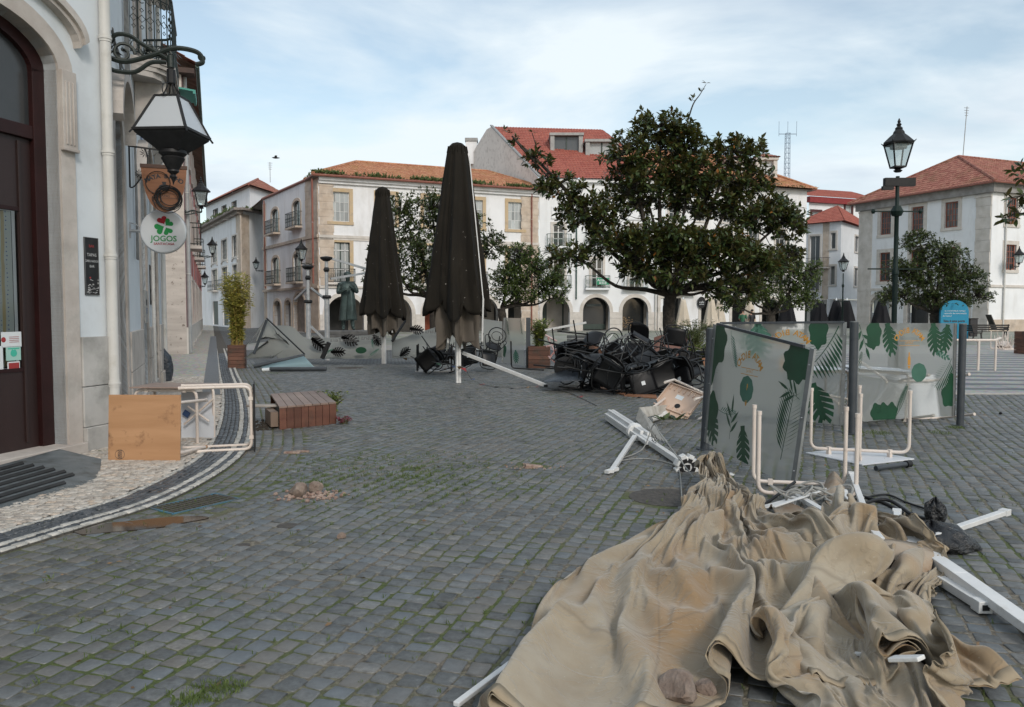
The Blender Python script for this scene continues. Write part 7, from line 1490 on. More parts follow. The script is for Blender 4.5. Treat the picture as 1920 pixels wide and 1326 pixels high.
g = P(1866, 682, 21.5); g.z = 0; t = thing('cream_rail', 'cream metal rail on two thin legs standing on the striped plaza', 'rail', g); a, b, c = P(1800, 638, 21.5)-g, P(1866, 638, 21.5)-g, P(1876, 634, 22.5)-g; MB().tube([a+Vector((-.6, 0, 0)), a, b, c], .035, 8).build('top_rail', M_creamm, t); f1 = P(1834, 682, 21.5)-g; MB().tube([Vector((f1.x, 0, 0)), Vector((f1.x, 0, a.z))], .035, 8).build('leg', M_creamm, t); MB().tube([Vector((0, 0, 0)), Vector((0, 0, a.z))], .03, 8).build('leg', M_creamm, t)
def bistro_chair(loc, rot, label, s=1.0):
 t = thing('cream_chair', label, 'chair', loc, group='cream bistro chairs stacked at the right edge', rot=rot); mb = MB()
 for x in (-1, 1):
  for y in (-1, 1): MB().tube([(x*.17, y*.17, .45), (x*.21, y*.22, 0)], .014, 5).build('leg', M_creamm, t)
 MB().lathe([(.2, .44), (.22, .45), (.22, .465), (.2, .47)], n=14).build('seat', M_creamm, t); bk_ = MB(); bk_.tube(rnd_corner([(-.2, .2, .45), (-.2, .26, .86), (.2, .26, .86), (.2, .2, .45)], .15, 5), .013, 5)
 for k in range(5): x = -.12+k*.06; bk_.tube([(x, .2, .46), (x*.9, .255, .84)], .006, 4)
 bk_.build('backrest', M_creamm, t); return t
pos_ = ['lowest left', 'leaning left', 'second', 'middle', 'tipped middle', 'leaning right', 'rightmost', 'topmost']
for k in range(8): g = P(1872+k*6.2, 655, 34); bistro_chair((g.x, g.y+random.uniform(-.4, .4), .45+.1*(k % 3)), (R(180+random.uniform(-30, 30)), R(random.uniform(-40, 40)), R(random.uniform(0, 360))), f'{pos_[k]} cream chair in the upturned stack at the right edge')
g = P(1872, 656, 34); g.z = 0; upturned_frame(g+Vector((-.1, -.6, 0)), R(10), 1.0, .9, .75, r=.02, label='small cream table frame upturned in front of the cream chairs', topm=M_creamm)
g = P(1917, 660, 30); g.z = 0; planter(g+Vector((.25, 0, 0)), .7, .85, R(3), 'reddish wooden planter cut by the right edge of the picture', n=6)
# ============================================================ storm debris and the foreground
random.seed(61)
def frost(name, c, k, rough=.4):
 m, t, b, o = newmat(name); b.inputs['Base Color'].default_value = (*c, 1); b.inputs['Roughness'].default_value = .3; tl = N(t, 'ShaderNodeBsdfTranslucent'); tl.inputs[0].default_value = (*c, 1); m1 = N(t, 'ShaderNodeMixShader'); m1.inputs[0].default_value = .45; lk(t, b.outputs[0], m1.inputs[1]); lk(t, tl.outputs[0], m1.inputs[2])
 rf = N(t, 'ShaderNodeBsdfRefraction'); rf.inputs['Roughness'].default_value = rough; rf.inputs['IOR'].default_value = 1.02; rf.inputs[0].default_value = (.92, .93, .92, 1); tp = N(t, 'ShaderNodeBsdfTransparent'); tp.inputs[0].default_value = (.9, .92, .91, 1); m3 = N(t, 'ShaderNodeMixShader'); m3.inputs[0].default_value = .45; lk(t, rf.outputs[0], m3.inputs[1]); lk(t, tp.outputs[0], m3.inputs[2])
 m2 = N(t, 'ShaderNodeMixShader'); lk(t, ramp(t, noise(t, 1.6, 5), [(.3, k-.07), (.7, k+.07)]), m2.inputs[0]); lk(t, m3.outputs[0], m2.inputs[1]); lk(t, m1.outputs[0], m2.inputs[2]); lk(t, m2.outputs[0], o.inputs[0]); return m
M_frost = frost('frosted film on glass', (.48, .49, .46), .34); M_frost2 = frost('dirty frosted sheet', (.40, .41, .39), .62); M_teals = frost('pale teal sheet', (.38, .52, .55), .85)
M_lg = mat('printed dark green', (.003, .040, .017), (.005, .055, .024), 4, .4); M_lt = mat('faded printed green', (.03, .10, .07), (.05, .14, .10), 4, .5); M_or = mat('printed orange', (.42, .20, .03), (.48, .24, .04), 4, .5); M_post = mat('anthracite post', (.035, .042, .05), (.055, .062, .07), 6, .45); M_strip = mat('grey aluminium strip', (.17, .18, .18), (.23, .24, .24), 6, .45, metal=.3)
class Pan:
 def __init__(s, t, TL, TR, BR, BL, mt=M_frost, th=.008):
  s.t = t; o = t.location; s.q = [Vector(p)-o for p in (BL, BR, TR, TL)]; s.n = (s.q[1]-s.q[0]).cross(s.q[3]-s.q[0]).normalized(); s.n = -s.n if s.n.y > 0 else s.n; s.W = (s.q[1]-s.q[0]).length; s.H = ((s.q[3]-s.q[0]).length+(s.q[2]-s.q[1]).length)/2
  m = 12; mb = MB(); mb.add([s.mp(s.W*i/m, s.H*j/m, 0) for i in range(m+1) for j in range(m+1)], [(i*(m+1)+j, (i+1)*(m+1)+j, (i+1)*(m+1)+j+1, i*(m+1)+j+1) for i in range(m) for j in range(m)]); mb.build('pane', mt, t, smooth=60)
 def mp(s, x, y, d=.003):
  f, g = x/s.W, y/s.H; q = s.q; return (q[0]*(1-f)+q[1]*f)*(1-g)+(q[3]*(1-f)+q[2]*f)*g+s.n*d
 def poly(s, mb, pts): mb.add([s.mp(min(max(x, 0), s.W), min(max(y, 0), s.H)) for x, y in pts], [tuple(range(len(pts)))])
def rt2(p, a, c, k=1): x, y = p[0]*k, p[1]*k; return (c[0]+x*math.cos(a)-y*math.sin(a), c[1]+x*math.sin(a)+y*math.cos(a))
def monstera(pn, c, a, k, mt=None, n=6, w=.42):
 """split leaf, stalk at c, pointing along a"""
 mb = MB(); out = lambda u: w*math.sin(math.pi*min(1, u*.93+.06))**.6*(1-.25*u)
 for sd in (-1, 1):
  for i in range(n):
   u0, u1 = i/n, (i+1)/n-.02; m0, m1 = u0*.92, u1*.92; up = .16; e0, e1 = u0+.035, u1-.03
   pts = [(m0, 0), (m0+.02+up*.4, sd*out(e0)*.45), (e0+up*.9, sd*out(e0)), (e1+up*.9+.02, sd*out(e1)*.98), (m1+up*.4+.02, sd*out(e1)*.45), (m1, 0)]; pn.poly(mb, [rt2(p, a, c, k) for p in pts])
  pn.poly(mb, [rt2(p, a, c, k) for p in ((0, 0), (0, sd*.10), (.9, sd*.08), (1.0, 0))])
 mb.build('leaf_print', mt or M_lg, pn.t)
def fern(pn, c, a, k, n=12, bend=.5, mt=None, w=.26):
 mb = MB(); f = lambda u: (u*math.cos(bend*u*.6), u*math.sin(bend*u*.9)*.6); q = [f(i/20) for i in range(21)]
 for i in range(20): (x0, y0), (x1, y1) = q[i], q[i+1]; pn.poly(mb, [rt2(p, a, c, k) for p in ((x0, y0-.008), (x1, y1-.008), (x1, y1+.008), (x0, y0+.008))])
 for i in range(n):
  u = .12+.86*i/n; x, y = f(u); l = w*math.sin(math.pi*(u*.8+.15))+.04
  for sd in (-1, 1): pn.poly(mb, [rt2(p, a, c, k) for p in ((x, y), (x+l*.35, y+sd*l*.55+.016), (x+l*.75, y+sd*l*.98), (x+l*.42, y+sd*l*.5-.016))])
 mb.build('leaf_print', mt or M_lg, pn.t)
def sprig(pn, c, a, k, n=5, mt=None, l=.4):
 mb = MB(); pn.poly(mb, [rt2(p, a, c, k) for p in ((0, -.01), (.8, -.006), (.8, .006), (0, .01))])
 for i in range(n):
  u = .2+.7*i/n; b = (1 if i % 2 else -1)*.75 if i < n-1 else 0; cs, sn = math.cos(b), math.sin(b)
  pts = [(0, 0), (l*.3, .055), (l*.6, .05), (l, 0), (l*.6, -.05), (l*.3, -.055)]; pn.poly(mb, [rt2((u+x*cs-y*sn, x*sn+y*cs), a, c, k) for x, y in pts])
 mb.build('leaf_print', mt or M_lg, pn.t)
def blot(pn, c, k, lobes=9, mt=None, sy=1, ph=0, dp=.10): mb = MB(); pn.poly(mb, [(c[0]+k*(1+dp*math.sin(lobes*x+ph))*math.cos(x), c[1]+k*sy*(1+dp*math.sin(lobes*x+ph))*math.sin(x)) for x in np.linspace(0, 6.28, 40)[:-1]]); mb.build('leaf_print', mt or M_lg, pn.t)
def logo(pn, c, k, a=0, mt=M_or):
 mb = MB(); s_ = 'MATA BICHO'; R_ = .34*k
 for i, ch in enumerate(s_):
  if ch == ' ': continue
  th = (i-4.5)*.2; vs, fs = text_mesh(ch, .13*k, .002); M_ = Matrix.Rotation(th, 4, 'Z') @ Matrix.Translation((0, R_, 0)) @ Matrix.Diagonal((-1, 1, 1, 1)); M2 = Matrix.Rotation(a, 4, 'Z'); P2 = [M2 @ (M_ @ Vector((p.x, p.y, 0))) for p in vs]; mb.add([pn.mp(c[0]+p.x, c[1]-R_*.55+p.y) for p in P2], fs)
 for (y0, x0) in ((-.02, .22), (-.10, .22)): pn.poly(mb, [rt2(p, a, c) for p in ((-x0*k, y0*k), (x0*k, y0*k), (x0*k, (y0-.008)*k), (-x0*k, (y0-.008)*k))])
 vs, fs = text_mesh('TAPAS', .06*k); mb.add([pn.mp(*rt2((-p.x, p.y-.06*k), a, c)) for p in vs], fs)
 pn.poly(mb, [rt2(p, a, (c[0], c[1]-.44*k), k) for p in ((-.03, 0), (.03, 0), (.03, .12), (.012, .16), (.012, .22), (-.012, .22), (-.012, .16), (-.03, .12))]); pn.poly(mb, [rt2(p, a, (c[0], c[1]-.50*k), k) for p in ((-.012, 0), (.012, 0), (.03, .05), (-.03, .05))]); mb.build('logo_print', mt, pn.t)
def post(t, p, h, r=.052, tilt=(0, 0)): o = t.location; a = Vector(p)-o; a.z = -o.z; mb = MB(); mb.tube([a, a+Vector((tilt[0], tilt[1], h))], r, 14); mb.lathe([(r*1.9, 0), (r*1.9, .01)], c=a, n=14); mb.build('post', M_post, t, smooth=40); MB().tube([a+Vector((tilt[0], tilt[1], h-.002)), a+Vector((tilt[0], tilt[1], h+.012))], r*.98, 12).build('post_cap', M_strip, t)
def strips(t, pn, wd=.07):
 for f0, f1 in ((0, wd), (pn.W-wd, pn.W)):
  mb = MB(); q = [pn.mp(f0, 0, .007), pn.mp(f1, 0, .007), pn.mp(f1, pn.H, .007), pn.mp(f0, pn.H, .007)]; mb.add(q+[p-pn.n*.024 for p in q], [(0, 1, 2, 3), (7, 6, 5, 4)]+[(i, (i+1) % 4, 4+(i+1) % 4, 4+i) for i in range(4)]); mb.build('side_strip', M_strip, t)
  for y in (.12, .5, .88): p = pn.mp((f0+f1)/2, pn.H*y, .012); MB().lathe([(.009, 0), (.007, .006)], c=p, n=8, M=None).build('rivet', M_alu, t)
t = thing('frosted_screen', 'leaning frosted glass screen with green leaves and mirrored orange lettering, nearest of the row', 'screen', G(1324, 845), group='frosted leaf screens')
pn = Pan(t, P(1338, 608, 9.15), P(1528, 655, 7.35), P(1490, 917, 7.2), P(1320, 828, 9.15)); post(t, G(1322, 843)+Vector((.0, .02, 0)), 1.4, tilt=(.06, 0)); strips(t, pn)
W, H = pn.W, pn.H
blot(pn, (.12, H-.18), .22, 7, sy=1.25); fern(pn, (.42, H-.02), R(-80), .42, 12, mt=M_lt); blot(pn, (W-.24, H-.17), .24, 9, sy=.8, ph=1); monstera(pn, (.06, .42), R(-60), .42); blot(pn, (.14, .36), .15, 5, sy=1.5); fern(pn, (.09, .75), R(60), .5, 12, .2, w=.2); fern(pn, (W-.30, .2), R(84), .68, 14, .0, w=.3)
sprig(pn, (W-.12, H*.62), R(165), .28, 5, l=.75); sprig(pn, (.62, .16), R(90), .36, 5, l=.6); monstera(pn, (.88, .36), R(-75), .46, w=.36); blot(pn, (.06, H*.62), .08, 3, sy=2); blot(pn, (W*.44, H*.56), .14, 9, M_lt, dp=.03); fern(pn, (.30, .42), R(-10), .42, 9, mt=M_lt, w=.2)
logo(pn, (W*.45, H*.74), .82, R(3)); mb = MB(); mb.bar(P(1345, 608, 9.1)-t.location, P(1508, 650, 7.45)-t.location, .022, .03); mb.build('top_rail', M_post, t)
t = thing('frosted_screen', 'middle frosted screen with a palm frond print, between the leaning one and the right one', 'screen', G(1595, 812), group='frosted leaf screens')
pn = Pan(t, P(1346, 606, 11.4), P(1588, 604, 10.75), P(1582, 798, 10.75), P(1342, 772, 11.4)); strips(t, pn, .05); W, H = pn.W, pn.H; post(t, G(1597, 813), 1.46, .055); post(t, G(1346, 795), 1.42, .045)
monstera(pn, (.55, H), R(-85), .5, M_lt); blot(pn, (1.35, H-.12), .12, 7, sy=1.9); fern(pn, (W-.10, H-.05), R(-112), .75, 13, -.4, w=.34); monstera(pn, (W-.42, .52), R(-70), .52, w=.40); fern(pn, (W-.62, .15), R(75), .5, 12, w=.2); logo(pn, (.98, H*.80), .85); MB().bar(pn.mp(.03, H, 0), pn.mp(W-.03, H, 0), .02, .03).build('top_rail', M_post, t)
t = thing('frosted_screen', 'right frosted screen with white tables blurred behind it, at the end of the row', 'screen', G(1800, 797), group='frosted leaf screens')
pn = Pan(t, P(1604, 606, 10.6), P(1794, 606, 11.15), P(1790, 780, 11.15), P(1604, 790, 10.6)); strips(t, pn, .045); W, H = pn.W, pn.H; post(t, G(1800, 798), 1.42, .05)
sprig(pn, (.06, H-.02), R(-70), .42, 5, l=.45); blot(pn, (.30, H-.14), .12, 7, sy=1.7, ph=.6); monstera(pn, (.52, H), R(-78), .42, w=.34); monstera(pn, (W-.42, H), R(-82), .42, w=.36); monstera(pn, (W-.16, H-.02), R(-100), .38, w=.38); sprig(pn, (W-.42, H*.72), R(-25), .34, 9, M_lt, l=.2); fern(pn, (W-.08, H*.62), R(-118), .5, 13, -.3, w=.3); blot(pn, (W-.12, .30), .13, 5, sy=1.3); blot(pn, (W-.06, .46), .09, 4, sy=1.6)
for x in (.62, .5, .75): blot(pn, (x-.15, .10), .10, 5, sy=1.3, ph=x*9)
fern(pn, (.66, .02), R(48), .5, 12, w=.22); fern(pn, (.03, .62), R(60), .32, 9, w=.24); logo(pn, (W*.52, H*.83), .8); blot(pn, (W*.62, H*.48), .13, 9, M_lt, dp=.02)
def table(label, loc, rot=0, tilt=None, cross=False, top=True, w=.75, d=.7, h=.74, topm=None, grp=None):
 t = thing('cafe_table', label, 'table', loc, rot, grp or 'cream tubular cafe tables', rot=tilt); r = .018
 if top: MB().box(-w/2, -d/2, 0, w/2, d/2, .014).build('tabletop', topm or M_hpl, t, bevel=.003)
 for k in (0, 1):
  if cross: a = R(42 if k == 0 else -42); dx_, dy_ = math.cos(a)*.50, math.sin(a)*.50; c = [(-dx_, -dy_), (dx_, dy_)]
  else: y = (-1, 1)[k]*d*.38; c = [(-w*.46, y), (w*.46, y)]
  z0 = .04+.03*k*cross; pts = [(*c[0], h), (*c[0], z0), (*c[1], z0), (*c[1], h)]; MB().tube(rnd_corner(pts, .09, 7), r, 12).build('leg_loop', M_creamm, t, smooth=50)
  for q in c:
   MB().tube([(*q, h-.028), (*q, h+.006)], r*1.22, 12).build('foot_cap', M_creamm, t, smooth=30)
   MB().box(q[0]*.62-.02, q[1]*(.62 if cross else 1)-.02, .012, q[0]*.62+.02, q[1]*(.62 if cross else 1)+.02, z0+.025).build('leg_clamp', M_creamm, t)
 return t
table('upturned table frame without its top, four cream legs rising in front of the leaning screen', G(1516, 932)+Vector((0, .15, .0)), R(-12), top=False, w=.86, d=.62)
table('upturned table with a white top and crossed cream legs in front of the middle post', G(1612, 866)+Vector((.12, .30, .0)), R(25), cross=True, w=.78, d=.78, h=.74)
UP = (math.pi, 0, 0)
table('standing table with a pale top blurred behind the middle screen', P(1530, 690, 11.9)+Vector((0, 0, -.0)), tilt=(math.pi, 0, R(15)), w=.8)
table('standing table with a pale top behind the left half of the right screen', P(1640, 690, 11.8), tilt=(math.pi, R(3), R(-8)), w=.85)
table('tipped table showing its white top behind the right half of the right screen', P(1716, 750, 11.9)+Vector((0, 0, 0)), tilt=(R(78), 0, R(12)), w=.72, d=.75)
table('tipped table with crossed legs behind the right screen', P(1660, 765, 11.55), tilt=(R(-60), R(20), R(40)), cross=True, w=.7); table('fallen table frame lying behind the foot of the middle post', P(1560, 775, 11.6), tilt=(R(100), R(10), R(-20)), top=False, w=.7)
M_oak = mat('knotty oak laminate', (.36, .19, .09), (.46, .26, .135), 1.2, .5, stretch=(.6, 6, 1), dirt=(.20, .10, .05), dscale=3.5, dlo=.57, dhi=.68)
b0, b1 = G(204, 866), G(340, 866); cx = (b0+b1)/2; bl = table('table standing on edge showing its oak top with a round burnt mark', cx+Vector((0, .0, .36)), tilt=(R(94), 0, R(-1.5)), w=.775, d=.71, topm=M_oak)
bl.children[0].data.materials[0] = M_oak
mb = MB(); mb.tube([(.26+.05*math.cos(a), -.28+.05*math.sin(a), -.0005) for a in np.linspace(0, 6.28, 25)[:-1]], .002, 4, closed=True)
for k in range(2): add_text(mb, 'CORO' if k else 'COCO', .03, Matrix.Translation((.248+.024*k, -.28, -.0015)) @ Matrix.Rotation(R(90), 4, 'Z') @ Matrix.Diagonal((-1, 1, 1, 1)), .001)
mb.build('burnt_mark', M_ink, bl); bl.rotation_euler = (R(-86), 0, R(178.5)); bl.rotation_euler = Euler((R(86), 0, 0)).to_matrix().to_euler(); bl.rotation_euler = (R(-86), math.pi, R(-1.5))
M_taupe = mat('taupe laminate', (.24, .17, .14), (.30, .22, .18), 3, .45)
table('standing cafe table with a taupe top behind the oak table top', P(328, 722, 9.75), tilt=(math.pi, 0, R(-3)), w=.82, d=.62, h=.70, topm=M_taupe)
table('table lying on its side with rounded cream legs, right of the oak table top', G(473, 845)+Vector((.0, .12, .385)), tilt=(0, R(-90), R(17)), w=.78, d=.40, h=.80, topm=M_blk)
t = thing('white_board', 'white board leaning behind the tipped tables with a small blue card', 'board', G(372, 828)); a = G(372, 828); MB().add([P(340, 735, 10.0)-a, P(401, 735, 10.0)-a, P(401, 822, 9.9)-a, P(340, 822, 9.9)-a, P(340, 735, 10.05)-a, P(401, 735, 10.05)-a, P(401, 822, 9.95)-a, P(340, 822, 9.95)-a], [(3, 2, 1, 0), (4, 5, 6, 7), (0, 1, 5, 4), (1, 2, 6, 5), (3, 7, 4, 0)]).build('panel', mat('whiteboard', (.48, .50, .54), (.56, .58, .61), 3, .4), t)
q = [P(347, 768, 9.9)-a, P(357, 775, 9.9)-a, P(351, 784, 9.9)-a, P(341, 777, 9.9)-a]; MB().add(q+[p+Vector((0, .01, 0)) for p in q], [(3, 2, 1, 0), (4, 5, 6, 7)]).build('blue_card', M_flat('dark blue card', (.02, .05, .13)), t)
for p0, p1 in (((345, 796), (400, 748)), ((352, 762), (392, 790))): MB().tube([P(*p0, 9.85)-a, P(*p1, 9.85)-a], .014, 8).build('brace', M_creamm, t)
def sack(name, label, c, rx, ry, h, mt, seed=0, cat='bag', neck=True):
 t = thing(name, label, cat, c); mb = MB(); n, m = 36, 20; vs = []; r = random.Random(seed); a_ = [r.uniform(0, 6) for _ in range(8)]
 for i in range(m+1):
  f = i/m; z = h*f; rr = (math.sin(math.pi*min(1, f*.62+.24))**.7 if neck else (1-f**2.2)**.5)*(1 if f < .75 else max(.16, 1-(f-.75)*3.3))
  for k in range(n): th = 2*math.pi*k/n; q = 1+.07*math.sin(3*th+a_[0]+f*3)+.05*math.sin(7*th+a_[1]+f*6)+.05*math.sin(11*th+a_[2]-f*9)*f; vs.append((rx*rr*q*math.cos(th), ry*rr*q*math.sin(th), z+.02*math.sin(5*th+f*8)*f))
 mb.add(vs, [(i*n+k, i*n+(k+1) % n, (i+1)*n+(k+1) % n, (i+1)*n+k) for i in range(m) for k in range(n)]+[tuple(m*n+k for k in range(n))]); mb.build('bag', mt, t, smooth=50); return t
M_bin = mat('dark grey plastic sack', (.020, .027, .036), (.05, .06, .075), 3, .28, bs=9, bst=1, bd=.06); sack('rubbish_sack', 'tied dark grey rubbish sack against the side wall of the corner house', G(306, 716), .22, .2, .78, M_bin, 3)
M_pl2 = mat('red brown deck boards', (.10, .035, .022), (.17, .075, .045), 2.5, .5, stretch=(.5, .5, 4), bs=30, bst=.25, rvar=.3, dirt=(.05, .03, .02), dscale=3); M_pl3 = mat('greyed deck boards', (.17, .11, .085), (.25, .18, .145), 2.5, .55, stretch=(.5, .5, 4), bs=30, bst=.25, rvar=.2)
g = G(524, 806); e = G(631, 795); ux = (e-g).normalized(); L = (e-g).length; hh = .29; uy = Vector((-.35, .94, 0)).normalized(); D_ = 1.8
t = thing('tipped_planter', 'overturned planter of red brown boards lying on its side on the setts', 'planter', g); n = 8
for i in range(n):
 a = ux*(L*i/n+.003); b = ux*(L*(i+1)/n-.003); z = Vector((0, 0, 1)); mb = MB(); mb.add([a, b, b+z*hh, a+z*hh, a+uy*.022, b+uy*.022, b+uy*.022+z*hh, a+uy*.022+z*hh], [(0, 1, 2, 3), (7, 6, 5, 4), (0, 4, 5, 1), (1, 5, 6, 2), (2, 6, 7, 3), (3, 7, 4, 0)]); mb.build('board', M_pl2, t)
 if i < 7: a = ux*(L*i/7+.003)-uy*.01; b = ux*(L*(i+1)/7-.005)-uy*.01; mb = MB(); z0, z1 = z*(hh+.001), z*(hh+.024); mb.add([a+z0, b+z0, b+uy*D_+z0, a+uy*D_+z0, a+z1, b+z1, b+uy*D_+z1, a+uy*D_+z1], [(3, 2, 1, 0), (4, 5, 6, 7), (0, 1, 5, 4), (1, 2, 6, 5), (2, 3, 7, 6), (3, 0, 4, 7)]); mb.build('board', M_pl3, t)
mb = MB(); c0 = ux*.02; c1 = ux*(L-.02); mb.add([c1, c1+uy*D_, c1+uy*D_+z*hh, c1+z*hh, c1-ux*.02, c1-ux*.02+uy*D_, c1-ux*.02+uy*D_+z*hh, c1-ux*.02+z*hh], [(0, 1, 2, 3), (7, 6, 5, 4)]); mb.build('side', M_pl2, t); q = uy*D_; MB().add([q, q+ux*L, q+ux*L+z*hh, q+z*hh], [(0, 1, 2, 3)]).build('back', M_pl2, t)
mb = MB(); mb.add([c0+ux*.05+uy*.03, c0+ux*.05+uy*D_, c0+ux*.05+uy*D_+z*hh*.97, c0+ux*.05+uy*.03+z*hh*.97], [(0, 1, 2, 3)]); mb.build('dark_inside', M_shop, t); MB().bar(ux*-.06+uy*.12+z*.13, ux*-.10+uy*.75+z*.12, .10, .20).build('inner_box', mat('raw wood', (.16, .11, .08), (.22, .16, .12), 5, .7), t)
t2 = thing('stone_flake', 'pale broken slab sticking out of the overturned planter', 'slab', g+ux*-.12+uy*.75+z*.24); mb = MB(); mb.prism([(-.3, -.03), (-.22, -.09), (0, -.10), (.25, -.05), (.25, .12), (-.1, .1), (-.27, .05)], 0, .03); mb.build('slab', mat('pale slab', (.28, .25, .22), (.36, .33, .3), 6, .8), t2, bevel=.008)
stems_plant('bush', 'small variegated bush spilling behind the overturned planter', G(622, 772), 70, .34, .30, .055, M_bush, M_gst, 14, cat='bush'); stems_plant('red_flowers', 'dark red flowers crushed beside the overturned planter', G(645, 795), 26, .10, .20, .04, mat('dark red petals', (.10, .008, .02), (.17, .02, .04), 8, .6), M_gst, 8, cat='flowers', lo=.5)
t = thing('spilled_soil', 'spilled dark soil left of the overturned planter', 'soil', G(500, 797)); mb = MB(); random.seed(7)
for _ in range(500): a = random.uniform(0, 6.28); r = .42*random.random()**.7; s_ = random.uniform(.006, .022); mb.lathe([(s_, 0), (s_*.6, s_*.8)], c=(r*math.cos(a)*.8, r*math.sin(a)*1.5, 0), n=5)
mb.build('clods', bpy.data.materials['soil'], t, kind='stuff')
def sheet(t, rows, mt, name='sheet', n=10, th=.006):
 """rows: curves of world points from top to bottom"""
 o = t.location; C_ = [spline(r, n) for r in rows]; m = len(C_[0]); mb = MB(); mb.add([p-o for r in C_ for p in r], [(i*m+k, i*m+k+1, (i+1)*m+k+1, (i+1)*m+k) for i in range(len(C_)-1) for k in range(m-1)]); ob = mb.build(name, mt, t, smooth=60); s_ = ob.modifiers.new('thickness', 'SOLIDIFY'); s_.thickness = th; return ob
t = thing('collapsed_screen', 'collapsed frosted screen peaked like a tent beside the bamboo planter', 'screen', G(540, 690)); o = t.location
sheet(t, [[P(499, 597, 22.6), P(500, 597, 22.6)], [P(478, 640, 22.2), P(520, 625, 22.6), P(545, 650, 22.4)], [P(457, 672, 22.0), P(510, 672, 22.0), P(570, 664, 21.9)], [P(474, 690, 21.6), P(520, 680, 21.8), P(572, 668, 21.9)]], M_frost2); sheet(t, [[P(499, 597, 22.7), P(496, 600, 22.9)], [P(480, 630, 22.9), P(470, 640, 23.2)], [P(457, 650, 23), P(455, 655, 23.4)]], M_frost2)
sheet(t, [[P(485, 687, 21.6), P(530, 678, 21.5), P(570, 668, 21.6)], [P(500, 693, 21.2), P(540, 690, 21.2), P(592, 691, 21.2)]], M_teals)
for p0, p1 in ((P(476, 687, 21.5), P(571, 667, 21.7)), (P(506, 692, 21.1), P(612, 692, 21.1))): MB().tube([p0-o, p1-o], .055, 10).build('post', M_post, t, smooth=40)
MB().tube([P(492, 694, 21.1)-o, P(507, 693, 21.1)-o], .05, 10).build('post_foot', M_paper, t); MB().bar(P(500, 597, 22.5)-o, P(571, 664, 21.7)-o, .03).build('edge_rail', M_blk, t); MB().bar(P(500, 600, 22.4)-o, P(476, 664, 22.1)-o, .10, .03).build('dark_band', M_post, t)
t = thing('collapsed_banner', 'long sagging frosted banner with black leaves between the tent poles and the parasols', 'banner', G(690, 668)); o = t.location
top = [(500, 612, 24.5), (545, 612, 24.4), (575, 635, 24.3), (612, 634, 24.2), (660, 631, 24.1), (700, 627, 24), (712, 622, 24)]; bot = [(520, 672, 23.6), (560, 672, 23.6), (585, 673, 23.6), (620, 673, 23.6), (660, 673, 23.5), (700, 673, 23.5), (716, 672, 23.5)]
mid = [(u0*.5+u1*.5, v0*.5+v1*.5, Y0-.1) for (u0, v0, Y0), (u1, v1, _) in zip(top, bot)]; sheet(t, [[P(*p) for p in top], [P(*p) for p in mid], [P(*p) for p in bot]], M_frost2)
sheet(t, [[P(735, 640, 24.3), P(790, 622, 24.2), P(850, 604, 24.1)], [P(735, 655, 24.0), P(790, 650, 23.9), P(850, 640, 23.8)], [P(735, 672, 23.7), P(790, 672, 23.6), P(850, 672, 23.6)]], M_frost2); sheet(t, [[P(905, 598, 23.6), P(942, 603, 23.5)], [P(905, 672, 23.4), P(942, 670, 23.3)]], M_frost2)
class Flat:
 def __init__(s, t, o, W, H): s.t, s.W, s.H, s.o, s.n = t, W, H, o, None
 def mp(s, x, y, d=0): return s.o+Vector((x, 0, y))
 poly = Pan.poly
for (u, v, a, k, kind) in ((584, 634, -40, .5, 'm'), (640, 632, -20, .5, 'm'), (600, 668, 10, .45, 'f'), (620, 660, 0, .4, 'm'), (700, 628, -60, .35, 'm'), (690, 670, 20, .4, 'f'), (768, 616, -10, .4, 'm'), (700, 655, 80, .3, 'f'), (750, 668, 40, .35, 'm')):
 fp = Flat(t, P(u, v, 23.3 if v > 640 else 23.85)-o-Vector((1, 0, 1)), 2, 2); (monstera if kind == 'm' else fern)(fp, (1, 1), R(a), k, mt=M_lt if kind == 'f' else M_blk)
for (u, v, Y) in ((645, 638, 23.8), (680, 634, 23.8), (800, 622, 23.8)):
 mb = MB(); add_text(mb, 'Quarta Feira', .16, Matrix.Translation(P(u, v, Y)-o) @ Matrix.Rotation(R(90), 4, 'X') @ Matrix.Diagonal((-1, 1, 1, 1)))
 mb.build('mirrored_lettering', M_flat('grey lettering', (.12, .12, .12)), t)
blot(Flat(t, P(677, 657, 23.3)-o-Vector((1, 0, 1)), 2, 2), (1, 1), .16, 2, M_lg, .6, dp=.02)
MB().bar(P(617, 642, 23)-o, P(604, 672, 23)-o, .16, .10).build('broken_post', M_blk, t); MB().bar(P(735, 640, 22.8)-o, P(760, 602, 23.3)-o, .05).build('broken_post', M_blk, t)
t = thing('upright_screen', 'upright frosted screen with a dark post left of the planter with the bush', 'screen', G(985, 690), group=None); o = t.location; pn = Pan(t, P(946, 596, 22.4), P(984, 597, 21.7), P(982, 686, 21.7), P(942, 680, 22.4)); MB().box(.02, -.04, 0, .14, .08, 1.42).build('post', M_post, t); MB().bar(pn.mp(0, 0, 0), pn.mp(0, pn.H, 0), .03, .05).build('side_strip', M_strip, t)
fern(pn, (pn.W*.8, pn.H), R(-95), .45, 10, w=.2); fern(pn, (.08, pn.H), R(-88), .5, 10, w=.2); monstera(pn, (pn.W*.6, .4), R(-80), .34, mt=M_lt); blot(pn, (.06, .35), .09, 4, sy=2)
M_bpl = mat('black plastic', (.005, .005, .006), (.010, .010, .011), 9, .42, spec=.3); M_btb = mat('black tube', (.006, .0065, .007), (.011, .012, .013), 9, .42, spec=.35)
